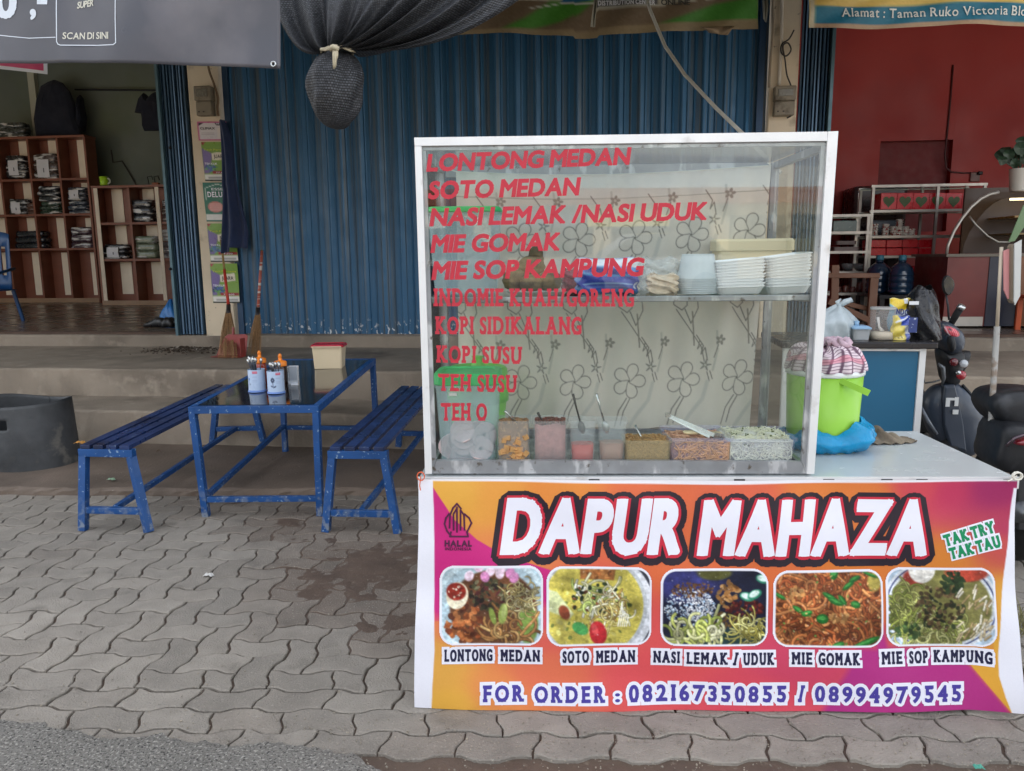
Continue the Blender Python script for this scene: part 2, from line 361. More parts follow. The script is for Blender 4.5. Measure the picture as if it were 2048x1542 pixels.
def brick(u0, v0, lu, lv):
    n = 6; base = []
    def side(a, c):
        m = max(abs(a[0]-c[0]), abs(a[1]-c[1])); k = int(round(m*n))
        return [(a[0]+(c[0]-a[0])*i/k, a[1]+(c[1]-a[1])*i/k) for i in range(k)]
    cs = [(u0, v0), (u0+lu, v0), (u0+lu, v0+lv), (u0, v0+lv)]
    for i in range(4): base += side(cs[i], cs[(i+1) % 4])
    W_ = [((u+wav(v, .10))*WB, (v+wav(u, .10))*WB) for u, v in base]
    cu, cv = sum(p[0] for p in W_)/len(W_), sum(p[1] for p in W_)/len(W_)
    p0 = PV(cu, cv+vfront)
    if not (-6.5 < p0.x < 3.6 and p0.y < 6): return
    # inset along the polygon normal
    def inset(P, d):
        out = []; m = len(P)
        for i in range(m):
            a, q, c = P[i-1], P[i], P[(i+1) % m]; e = (c[0]-a[0], c[1]-a[1]); l = math.hypot(*e) or 1
            out.append((q[0]-e[1]/l*d, q[1]+e[0]/l*d))
        return out
    g = gap*random.uniform(.7, 1.5)
    r0 = inset(W_, g); r1 = inset(W_, g+bev); h = random.uniform(-.0022, .0022); tx, ty = random.uniform(-.009, .009), random.uniform(-.009, .009)
    def zz(p): return h+(p[0]-cu)*tx+(p[1]-cv)*ty
    vs = []
    for R_, dz in ((r0, -.03), (r0, -.003), (r1, 0)):
        for p in R_:
            q = PV(p[0], p[1]+vfront); vs.append((q.x, q.y, zz(p)+dz))
    m = len(W_); fs = [(k*m+i, k*m+(i+1) % m, (k+1)*m+(i+1) % m, (k+1)*m+i) for k in (0, 1) for i in range(m)]
    vs.append((*PV(cu, cv+vfront)[:2], h)); fs += [(2*m+i, 2*m+(i+1) % m, 3*m) for i in range(m)]
    pb.add(vs, fs)
    mk = max(0, min(1, mudmask(p0.x, p0.y)*1.3+.25*fbm(p0.x, p0.y, 0, 3)))
    t = random.uniform(-.05, .05)+.07*fbm(p0.x, p0.y, 5, 1.3); c = np.array([141, 134, 124])*(1+t); c = c*(1-.6*mk)+np.array([92, 78, 67])*.6*mk
    pc.extend([[lin(x) for x in c]]*len(vs))
for r in range(3):
    o = (.15 if r % 2 else 1.15)
    for i in range(-40, 40): brick(2*i+o-(r*.0), r, 2, 1)
for i in range(-70, 40):
    for j in range(3, 42):
        k = (i-j) % 4
        if k == 0: brick(i, j, 2, 1)
        elif k == 3: brick(i, j, 1, 2) if j < 41 else None
        if j == 3 and k == 2: brick(i, j, 1, 1)
struct(pb.build('pavement', pm, cols=np.array(pc)))
# sand and dried mud between and over the pavers
def sand(u, v):
    x, y = -6.6+10.4*u, 1.5+4.4*v; m = mudmask(x, y)
    z = -.0125+.0025*fbm(x, y, 0, 14)+max(0, m)*.0142+max(.1, min(.7, m+.25))*.0095*fbm(x, y, 9, 6.5)+.0012*fbm(x, y, 2, 60)
    return (x, y, min(z, .006))
mud_m = M('mud', (90, 75, 64), rough=.62, var=.2, scale=7, bump=.35, bscale=120, wear=((120, 108, 94), 40, .6, .75))
b = MB(); b.grid(sand, 700, 330); struct(b.build('mud_ground', mud_m, smooth=True))

# grit, chips and leaf crumbs lying on the paving and the street edge
b = MB()
for k in range(3200):
    if k % 3 == 0: x, y = random.uniform(-2.2, 1.6), 1.75+abs(random.gauss(0, .45))
    elif k % 3 == 1: p = G(random.uniform(0, 2048), random.uniform(1430, 1540)); x, y = p.x, p.y+random.gauss(0, .05)
    else: x, y = random.uniform(-5, 2), random.uniform(1.8, 5.4)
    s_ = random.uniform(.0015, .0045)*(1.6 if random.random() < .08 else 1); q = Matrix.Rotation(random.uniform(0, 6), 3, 'Z') @ Matrix.Rotation(random.uniform(-1, 1), 3, 'X'); zz = .05 if y > 4.45+.09*(x+3.3) else .002
    b.box((x, y, zz+s_*.35), (s_, s_*random.uniform(.5, 1), s_*.6), q)
o = b.build('loose_grit', M('grit', (140, 132, 118), rough=.9, var=.55, scale=9), None); tag(o, 'grit and leaf crumbs scattered over the paving', 'grit', kind='stuff')
# ================================================================== FORECOURT: slab and steps
Y1, Z1, Y2, Z2, Y3, Z3 = 5.593, .317, 6.205, .561, 7.85, .687
YF = 7.93
conc = M('concrete', (146, 134, 119), rough=.85, var=.26, scale=1.6, bump=.45, bscale=55, wear=((100, 90, 79), 1.3, .52, .74), wear2=((164, 152, 136), 8, .56, .78))
concd = M('damp_concrete', (116, 102, 90), rough=.7, var=.3, scale=1.4, bump=.4, bscale=60, wear=((78, 68, 59), 1.1, .48, .68), wear2=((140, 132, 120), 70, .68, .74))
def rough_slab(name, x0, x1, y0, y1, z, h, mat, amp=.012, tilt=0.):
    b = MB(); nx, ny = int((x1-x0)/.05), 8
    prof = [(0, -h), (0, -h*.5), (0, -.02), (.006, -.006), (.02, 0), (.25, 0), (1.0, 0)]
    def fn(u, v):
        x = x0+(x1-x0)*u; a, dz = prof[int(round(v*6))]; yf = y0+tilt*(x-x0)
        y = yf+(a if a < .3 else y1-yf); k = 1 if a < .03 else 0
        return (x, y+k*amp*(fbm(x, 0, h*9, 1.7)+.4*fbm(x, dz*9, 3, 12)), z+dz+(.005*fbm(x, y, 4, 2.5) if dz == 0 else 0))
    b.grid(fn, nx, 6); return b.build(name, mat, None, smooth=False)
struct(rough_slab('forecourt_path', -8.2, 3.6, 3.98, 5.64, .05, .09, concd, .03, math.tan(SANG)))
st = rough_slab('steps', -9.5, 6.5, Y1, Y2+.02, Z1, Z1-.03, conc); tag(st, 'two worn stained concrete steps rising to the shop fronts', 'steps')
s2 = rough_slab('tread', -9.5, 6.5, Y2, Y3+.02, Z2, Z2-.05, conc); s2.parent = st

# ================================================================== THE SHOP ROW
bld = thing('shop_building', 'row of shops with folding metal shutters, cream columns and a dark red room', 'building', (-1.2, Y3, Z3))
cream = M('cream_paint', (216, 200, 174), rough=.75, var=.12, scale=2.2, bump=.15, bscale=25, wear=((150, 136, 114), 3.2, .58, .7), wear2=((92, 84, 74), 14, .66, .72))
floor_m = M('tile_floor', (108, 96, 84), rough=.28, var=.12, scale=1.2, wear=((78, 70, 62), 2.3, .55, .7))
rough_slab('floor_slab', -9.5, 6.5, Y3, Y3+.3, Z3, .14, conc, .006).parent = bld
bld.children[-1].matrix_parent_inverse = Matrix.Translation(-bld.location)
def bpart(mb, name, mat, **k): return mb.build(name, mat, bld, **k)
bpart(MB().box2((-13, Y3+.29, Z3-.15), (9.5, 16, Z3-.002)), 'floor', floor_m)
XL0, XL1 = Pt(392, 400, Y3)[0], Pt(452, 400, Y3)[0]
XR0, XR1 = Pt(1533, 300, Y3)[0], Pt(1590, 300, Y3)[0]
ctop = 4.6
for x0, x1, zw in ((XL0, XL1, 0), (XR0, XR1, 0)):
    bpart(MB().box2((x0, Y3+.005, Z3-.13), (x1, Y3+.32, ctop)), 'column', cream, bevel=.012)
wallm = M('plaster', (150, 150, 138), rough=.85, var=.1, scale=1)
redm = M('red_paint', (158, 50, 46), rough=.6, var=.07, scale=.9, wear=((124, 40, 44), .6, .5, .8))
bpart(MB().box2((-14, Y3+.3, 5.65), (10, 16.4, 12.5)), 'upper_floors', cream)
bpart(MB().box2((-14, Y3+.32, 4.62), (10, Y3+.5, 5.649)), 'lintel', cream)
bpart(MB().box2((-14, Y3-2.6, 4.35), (10, Y3+.29, 4.5)), 'canopy', M('canopy_concrete', (140, 132, 120), rough=.85))
green = M('green_plaster', (104, 112, 104), rough=.85, var=.2, scale=.8, wear=((96, 106, 86), .9, .5, .7))
XS = Pt(-150, 200, 14.6)[0]; _xp = Pt(66, 200, 14.5)[0]
bpart(MB().box2((_xp-.07, 14.5, Z3), (_xp+.07, 14.599, 5.6)), 'pilaster', M('pale_strip', (176, 176, 160), rough=.85, var=.1, scale=1))
bpart(MB().box2((-13, 14.6, Z3), (XL1, 14.8, 5.649)), 'back_wall', green)
bpart(MB().box2((XS-.2, Y3+.35, Z3), (XS, 14.599, 5.648)), 'side_wall', M('pale_plaster', (160, 160, 140), rough=.85, var=.1, scale=1))
bpart(MB().box2((XL1-.12, Y3+.33, Z3), (XL1, 14.598, 5.647)), 'side_wall', wallm)
YR = 12.2
x0, x1 = Pt(1760, 300, YR)[0], Pt(1905, 300, YR)[0]; zt, zb = Pt(1830, 281, YR)[2], Pt(1830, 380, YR)[2]-.6
mb = MB(); mb.box2((XR0, YR, Z3), (x0, YR+.2, 5.646)); mb.box2((x1, YR, Z3), (9.5, YR+.2, 5.646)); mb.box2((x0, YR+.001, zt), (x1, YR+.2, 5.645)); mb.box2((x0, YR+.001, Z3), (x1, YR+.2, zb))
bpart(mb, 'back_wall', redm)
bpart(MB().box2((x0-.02, YR+.12, zb-.02), (x1+.02, YR+.19, zt+.02)), 'niche', M('niche_red', (112, 44, 46), rough=.7))
xp = Pt(1677, 200, YR-.25)[0]
bpart(MB().box2((XR1-.1, Y3+.33, Z3), (XR1+.05, YR, 5.644)), 'side_wall', redm)
bpart(MB().box2((XR1, YR-.09, Z3), (Pt(1678, 150, YR)[0], YR-.001, 5.6)), 'pilaster', redm)
bpart(MB().box2((9.0, Y3+.33, Z3), (9.2, YR, 5.643)), 'side_wall', redm)
# closed folding shutter: vertical pleats
shm = M('blue_shutter', (50, 100, 136), rough=.45, metal=.15, var=.12, scale=3, stretch=(6, 6, .2), wear=((86, 98, 106), 4.2, .5, .68, (7, 1, .05)), wear2=((215, 218, 220), 26, .60, .62, (1, 1, .8), .88, .74))
shdark = M('dark_blue_shutter', (44, 70, 98), rough=.4, metal=.35, var=.2, scale=3, stretch=(8, 8, .3))
def pleats(x0, x1, pitch, prof, z0, z1, y):
    xs = []; n = max(1, round((x1-x0)/pitch)); p = (x1-x0)/n
    for i in range(n):
        for fx, dy in prof: xs.append((x0+(i+fx)*p, y+dy*random.uniform(.85, 1.15)))
    xs.append((x1, y)); b = MB()
    nz = 6
    b.grid(lambda u, v: (xs[int(round(u*(len(xs)-1)))][0]+.0, xs[int(round(u*(len(xs)-1)))][1], z0+(z1-z0)*v), len(xs)-1, nz)
    return b
prof = [(0, 0), (.07, -.028), (.12, -.03), (.30, -.004), (.36, -.012), (.40, -.004), (.62, .004), (.66, -.012), (.72, .004), (.92, .0)]
sx0, sx1 = XL1+.02, XR0-.01
sh = bpart(pleats(sx0, sx1, .2, prof, Z3+.012, ctop, YF), 'folding_shutter', shm); sh['label'] = 'closed blue pleated metal shutter peeling along its foot'
for px in (470, 1510):
    x = Pt(px, 400, YF)[0]; MB().box2((x-.03, YF-.05, Z3), (x+.03, YF-.031, ctop)).build('slide_bar', shdark, sh)
shfold = M('folded_blue_shutter', (84, 112, 138), rough=.4, metal=.3, var=.25, scale=3, stretch=(30, 8, .3))
# opened shutters pressed into narrow stacks
zig = [(0, -.10), (.42, -.10), (.5, .0), (.92, .0)]
a0, a1 = Pt(337, 400, YF-.1)[0], XL0-.012
o = bpart(pleats(a0, a1, .034, zig, Z3+.01, ctop, YF+.02), 'folding_shutter', shfold); o['label'] = 'folded stack of dark blue shutter leaves'
mb = MB(); mb.box2((a0-.03, YF-.12, Z3), (a0-.002, YF+.13, ctop)); eb = mb.build('lead_post', M('shutter_edge', (84, 112, 122), rough=.45, metal=.3), o)
for py in (296, 538):
    p = Pt(342, py, YF-.14); MB().lathe([(.012, 0), (.016, .006), (.016, .02), (.008, .03)], (0, 0, 0), 12).build('handle', M('black_metal', (22, 23, 26), rough=.4, metal=.5), o).matrix_world = Matrix.Translation(p) @ Matrix.Rotation(math.pi/2, 4, 'X')
a0, a1 = XR1+.012, Pt(1660, 150, YF-.1)[0]
o = bpart(pleats(a0, a1, .034, zig, Z3+.01, ctop-.3, YF+.02), 'folding_shutter', shfold); o['label'] = 'narrow folded stack of blue shutter leaves beside the red room'
MB().box2((a1+.002, YF-.12, Z3), (a1+.03, YF+.13, ctop-.3)).build('lead_post', bpy.data.materials['shutter_edge'], o)
# door track set in the floor
rail = M('rusty_track', (86, 68, 58), rough=.6, metal=.4, var=.25, scale=6)
mb = MB(); mb.box2((-9.5, Y3+.06, Z3), (XL0-.3, Y3+.085, Z3+.022)); mb.box2((-9.5, Y3+.15, Z3), (XL0-.3, Y3+.175, Z3+.022))
for i in range(14): mb.box2((-9.4+i*.42, Y3+.0855, Z3+.001), (-9.4+i*.42+.06, Y3+.1495, Z3+.018))
bpart(mb, 'door_track', rail)
mb = MB(); mb.box2((XR1+.3, Y3+.06, Z3), (6.4, Y3+.085, Z3+.022)); mb.box2((XR1+.3, Y3+.15, Z3), (6.4, Y3+.175, Z3+.022)); bpart(mb, 'door_track', rail)

# awning over the forecourt (its cloth keeps the fronts in shade)
aw = thing('awning', 'dark tarpaulin awning on a pole frame over the forecourt', 'awning', (-1, 5, 3.5))
def awf(u, v):
    x, y = -7+9.2*u, 4.1+3.5*v; return (x, y, 2.98+(y-4.1)*.36+.05*math.sin(u*40)*math.sin(v*3.1))
MB().grid(awf, 60, 14).build('cover', M('tarpaulin', (62, 64, 66), rough=.7, var=.1), aw, smooth=True)
mb = MB(); mb.bar((-7, 4.1, 2.94), (2.2, 4.1, 2.94), .04)
mb.build('rail', M('galvanised', (150, 152, 152), rough=.4, metal=.7), aw)

# parked cars on the far verge
def car(label, x, col, g):
    t = thing('parked_car', label, 'car', (x, -13, 0), 'cars parked across the street'); m_ = M('car_%d' % col[0], col, rough=.25, coat=.8, var=.02); b = MB()
    b.loft([[Vector((x+X, -13+w_*s_, z)) for s_, z in ((-1, z0), (-1, z1), (-.9, z2), (.9, z2), (1, z1), (1, z0))] for X, w_, z0, z1, z2 in ((-2.1, .7, .35, .6, .72), (-1.95, .82, .25, .7, .88), (-.9, .86, .22, .8, .98), (1.6, .86, .22, .85, 1.02), (2.0, .8, .3, .8, .95))]); b.build('body', m_, t, bevel=.05)
    b = MB(); b.loft([[Vector((x+X, -13+w_*s_, z)) for s_, z in ((-1, .97), (-.82, zt), (.82, zt), (1, .97))] for X, w_, zt in ((-.95, .8, .99), (-.3, .8, 1.45), (1.3, .8, 1.47), (1.85, .78, 1.02))]); b.build('window', M('car_glass', (26, 30, 34), rough=.08, coat=.5), t, bevel=.03)
    for dx in (-1.3, 1.25):
        for s_ in (-1, 1): b = MB(Matrix.Translation((x+dx, -13+.8*s_, .31)) @ Matrix.Rotation(math.pi/2, 4, 'X')); b.lathe([(.02, -.1), (.2, -.1), (.31, -.08), (.31, .08), (.2, .1), (.02, .1)], (0, 0, 0), 24); b.build('wheel', M('car_tyre', (26, 26, 27), rough=.8), t, smooth=True)
    for s_ in (-1, 1): MB().box((x-2.06, -13+.5*s_, .66), (.06, .3, .14)).build('headlight', M('car_lamp', (226, 228, 230), rough=.1, coat=.5), t, bevel=.02)
for a in (('dark grey parked car across the street facing the pale shop house', -1.5, (44, 46, 52), 0), ('silver parked car across the street beside the dark one', 3.6, (176, 178, 182), 0), ('dark red parked car across the street at the end of the row', -7.2, (110, 30, 34), 0)): car(*a)
# across the street, in the sun: seen only in the reflections of the glass
op = thing('opposite_shop', 'long pale shop house across the street with open dark bays', 'building', (0, -41, 0))
sunw = M('pale_wall', (206, 190, 160), rough=.85, var=.12, scale=.5)
mb = MB()
for i in range(13): mb.box2((-42+7*i, -41, 0), (-41+7*i, -40.5, 2.3))
mb.box2((-42, -41, 2.3), (43, -40.5, 3.0)); mb.build('wall', sunw, op)
MB().box2((-42, -46, 0), (43, -45.6, 2.6)).build('back_wall', M('bay_dark', (110, 100, 92), rough=.8, var=.3, scale=.6), op)
b = MB(); b.add([(-43, -40, 2.95), (44, -40, 2.95), (44, -46, 4.1), (-43, -46, 4.1)], [(0, 1, 2, 3)]); b.build('roof', M('roof_tile', (168, 96, 62), rough=.8, var=.2, scale=3), op, solid=.1)
for i, (x, c) in enumerate(((-16, (225, 225, 228)), (-10, (196, 60, 70)), (-4, (232, 232, 226)), (3.5, (90, 100, 130)), (9, (230, 214, 120)))):
    MB().box2((x-2.4, -40.48, 1.7), (x+2.4, -40.4, 2.9)).build('sign_board', M('board%d' % i, c, rough=.6), op)
# ================================================================== THE FOOD STALL
alu = M('aluminium', (226, 227, 226), rough=.38, metal=.15, var=.05, scale=8, bump=.03, bscale=200, wear=((176, 172, 166), 9, .62, .75))
alug = M('grey_aluminium', (150, 153, 156), rough=.4, metal=.5, var=.18, scale=14, wear=((196, 198, 200), 18, .55, .62, (1, 1, .4)), wear2=((96, 88, 80), 30, .63, .7))
lam = M('grey_laminate', (190, 196, 196), rough=.22, var=.05, scale=3, wear=((166, 170, 168), 3, .55, .75))
_, SDP = SZ(1860, 862, .80)
SDP = max(.6, min(.7, SDP))
stall = thing('food_stall', 'white food counter with an orange and purple banner hung across its front', 'food stall', SO)
MB(SFR).box2((0, 0, .772), (SW, SDP, .80)).build('counter_top', lam, stall, bevel=.003)
b = MB(SFR); b.box2((-.003, -.006, .765), (SW+.003, -.0005, .803)); b.build('edge_trim', alu, stall)
tapem = M('black_clip', (52, 50, 52), rough=.5)
for px in (852, 1024, 1188, 1478, 1656, 1772, 1842, 2016):
    x, _ = SP(px, 953); MB(SFR).box2((x-.017, -.009, .786), (x+.017, -.0065, .797)).build('clip', tapem, stall)
for x in (.02, SW-.05):
    for y in (.02, SDP-.05): MB(SFR).box2((x, y, 0), (x+.03, y+.03, .7715)).build('leg', alu, stall)
MB(SFR).box2((.051, .03, .18), (SW-.051, SDP-.02, .20)).build('lower_shelf', lam, stall)
MB(SFR).box2((.0, .055, .15), (.012, SDP-.055, .765)).build('side_panel', alu, stall)
# --- banner
BY = lambda x, z: -.018-.005*math.sin(x*5.3+1.1*z*4)*(1-.6*z)-.0035*math.sin(x*13+z*9)-.002*math.sin(z*26+x*3)-.03*max(0, .12-z)*math.sin(x*3)**2-.05*max(0, (x-1.80)/.1)*max(0, .75-z)*(.4+.6*math.sin(z*5))
def BP(px, py, t=0.):
    x, z = SP(px, py, -.02); return S(x, BY(x, z)-t, z)
BX0, BY0, BW, BH = 832, 958, 1206, 460
def bxl(v): return 837-8*v+3*math.sin(v*6)*.5
def bxr(v): return 2034+ (6*max(0, v-.55)/.45) - 6*math.sin(v*math.pi)
def byt(u): return 958+3*math.sin(u*3.14)*1.0+1*u
def byb(u): return 1416+5*math.sin(u*3.1)+4*u
def bmp(u, v):
    return BP(bxl(v)+(bxr(v)-bxl(v))*u, byt(u)+(byb(u)-byt(u))*v)
P = Paint(BW, BH, (224, 120, 80))
smp = [(900, 985, 232, 172, 72), (1000, 990, 231, 158, 70), (1100, 975, 229, 142, 66), (1300, 1000, 224, 110, 70), (1500, 985, 222, 104, 74), (1640, 980, 224, 128, 62), (1740, 1000, 224, 128, 62), (1850, 980, 208, 76, 86), (1900, 985, 190, 56, 92), (1990, 980, 160, 44, 96), (2015, 1060, 176, 56, 92), (2000, 1080, 200, 84, 74), (1900, 1115, 216, 132, 56), (2010, 1200, 222, 160, 60), (1350, 1120, 222, 110, 66), (1000, 1120, 224, 134, 74), (870, 1350, 224, 166, 76), (900, 1405, 230, 174, 72), (1000, 1380, 228, 140, 80), (1080, 1350, 226, 116, 84), (1300, 1350, 222, 84, 88), (1500, 1400, 220, 78, 94), (1700, 1110, 216, 122, 52), (1560, 1110, 218, 110, 60), (1200, 1200, 222, 90, 84), (1400, 1250, 220, 84, 86), (1600, 1310, 206, 70, 100), (1090, 1250, 222, 96, 86)]
num = np.zeros((BH, BW, 3)); den = np.zeros((BH, BW, 1))
for x, y, r, g, bl in smp:
    q = 1/(((P.X-(x-BX0))**2+((P.Y-(y-BY0))*1.6)**2)/900+1)**2; num += q[..., None]*np.array([r, g, bl]); den += q[..., None]
P.a = num/den
pp = lambda L_: [(x-BX0, y-BY0) for x, y in L_]
P.poly(pp([(852, 960), (905, 1040), (950, 1078), (1000, 1106), (1060, 1126), (1110, 1142), (1105, 1200), (1092, 1260), (1080, 1232), (870, 1242)]), (204, 44, 126))
P.poly(pp([(852, 1228), (875, 1238), (1092, 1215), (1092, 1262), (1000, 1300), (880, 1270)]), (226, 120, 84), soft=30)
P.poly(pp([(1766, 1246), (1772, 1246), (1782, 1290), (1905, 1296), (1946, 1328), (2020, 1425), (1640, 1425), (1700, 1330), (1720, 1290), (1755, 1292)]), (178, 52, 128), soft=14)
P.poly(pp([(1905, 1296), (1946, 1328), (2020, 1425), (2040, 1425), (2025, 1240), (1990, 1240), (1990, 1296)]), (226, 166, 62))
P.poly(pp([(820, 950), (861, 950), (862, 1000), (868, 1200), (872, 1300), (866, 1425), (820, 1425)]), (238, 238, 246))
P.poly(pp([(2031, 975), (2024, 1080), (2014, 1160), (1997, 1300), (1995, 1345), (2004, 1385), (2018, 1425), (2050, 1425), (2050, 975)]), (238, 238, 246))
P.poly(pp([(820, 950), (2050, 950), (2050, 961), (1400, 966), (820, 961)]), (240, 238, 242))
P.grain(1.5, 1)
vinyl = M('printed_vinyl', attr=True, rough=.42, var=.05, scale=3, bump=.22, bscale=7, spec=.4)
banner = thing('banner', 'orange and purple vinyl banner advertising dishes, hung along the counter front', 'banner', S(SW/2, -.02, 0))
printed('sheet', P, bmp, 720, 260, vinyl, banner)
pxm = lambda f: (lambda x, y, t: f(x, -y, t))
BM = pxm(BP)
inkw = M('white_ink', (240, 240, 250), rough=.4, var=.02); inkr = M('red_ink', (206, 44, 66), rough=.4, var=.03); inkk = M('black_ink', (44, 34, 44), rough=.4, var=.03)
navy = M('navy_ink', (34, 34, 66), rough=.4, var=.03); purp = M('violet_ink', (76, 66, 156), rough=.4, var=.03); grn = M('green_ink', (10, 140, 90), rough=.4, var=.03); plum = M('plum_ink', (84, 28, 66), rough=.4, var=.03)
for body, x0, x1, yb in (('DAPUR', 1000, 1374, 1103), ('MAHAZA', 1394, 1866, 1106)):
    for ex, mt, lf, dy, nm in ((.17, inkk, .0010, 4, 'letter_shadow'), (.055, inkr, .0020, 1, 'letter_outline'), (0, inkw, .0030, 0, 'lettering')):
        lettering(nm, body, BM, x0, -(yb+dy), x1-x0, 103, mt, banner, off=.062, gap=.03, shear=.2, extra=ex, lift=lf)
def outlined(body, x0, x1, ybase, cap, ink, tilt=0., off=.055, slab=.06, gap=.16, ex=.24, rot=0.):
    for e_, mt, lf, nm in ((ex, inkw, .0012, 'letter_outline'), (0, ink, .0022, 'lettering')):
        lettering(nm, body, BM, x0, -ybase, x1-x0, cap, mt, banner, off=off, gap=gap, slab=slab, extra=e_, lift=lf, rot=rot)
for t_ in (('LONTONG', 889, 985, 1321, 22), ('MEDAN', 1001, 1080, 1322, 22), ('SOTO', 1125, 1178, 1324, 22), ('MEDAN', 1192, 1271, 1325, 22), ('NASI', 1307, 1360, 1326, 22), ('LEMAK', 1373, 1455, 1327, 22), ('/', 1465, 1477, 1328, 23), ('UDUK', 1486, 1548, 1328, 22),
           ('MIE', 1583, 1624, 1327, 22), ('GOMAK', 1636, 1718, 1327, 22), ('MIE', 1762, 1805, 1326, 22), ('SOP', 1819, 1858, 1326, 22), ('KAMPUNG', 1869, 1982, 1325, 22)): outlined(*t_, navy)
for t_ in (('FOR', 966, 1048, 1400, 29), ('ORDER', 1069, 1210, 1402, 29), (':', 1230, 1240, 1402, 22), ('082167350855', 1258, 1574, 1403, 30), ('/', 1596, 1610, 1403, 31), ('08994979545', 1630, 1924, 1402, 30)): outlined(*t_, purp, gap=.26, slab=.06, ex=.22)
outlined('TAK TRY', 1890, 1996, 1092, 21, grn, rot=.27, slab=.03, ex=.16, off=.075, gap=.1); outlined('TAK TAU', 1901, 2006, 1118, 21, grn, rot=.25, slab=.03, ex=.16, off=.075, gap=.1)
lettering('lettering', 'HALAL', BM, 889, -1092, 55, 11, plum, banner, off=.09, lift=.002, gap=.1); lettering('lettering', 'INDONESIA', BM, 890, -1100, 53, 5.5, plum, banner, off=.06, lift=.002, gap=.2)
mb = MB()
def inkline(mb, pts, r, lift=.002):
    pts = [Vector((x, y, 0)) for x, y in pts]; 
    for i, (a, c) in enumerate(zip(pts, pts[1:])):
        d = (c-a).normalized(); n = Vector((-d.y, d.x, 0))*r; a2 = a-d*r*.7; c2 = c+d*r*.7
        mb.add([BP(q.x, q.y, lift+.00005*(i % 4)) for q in (a2+n, c2+n, c2-n, a2-n)], [(0, 1, 2, 3)])
inkline(mb, [(902, 1072), (894, 1062), (889, 1048), (892, 1036), (898, 1028)], 1.8)
inkline(mb, [(899, 1056), (900, 1030), (906, 1016), (914, 1007), (922, 1017)], 1.8); inkline(mb, [(907, 1060), (907, 1028), (913, 1018)], 1.8)
inkline(mb, [(914, 1064), (914, 1014)], 1.8); inkline(mb, [(921, 1060), (921, 1020), (928, 1030), (929, 1060)], 1.8)
inkline(mb, [(929, 1028), (938, 1036), (943, 1046), (938, 1056), (934, 1064), (936, 1073), (900, 1073), (902, 1064)], 1.8)
mb.build('emblem', plum, banner)
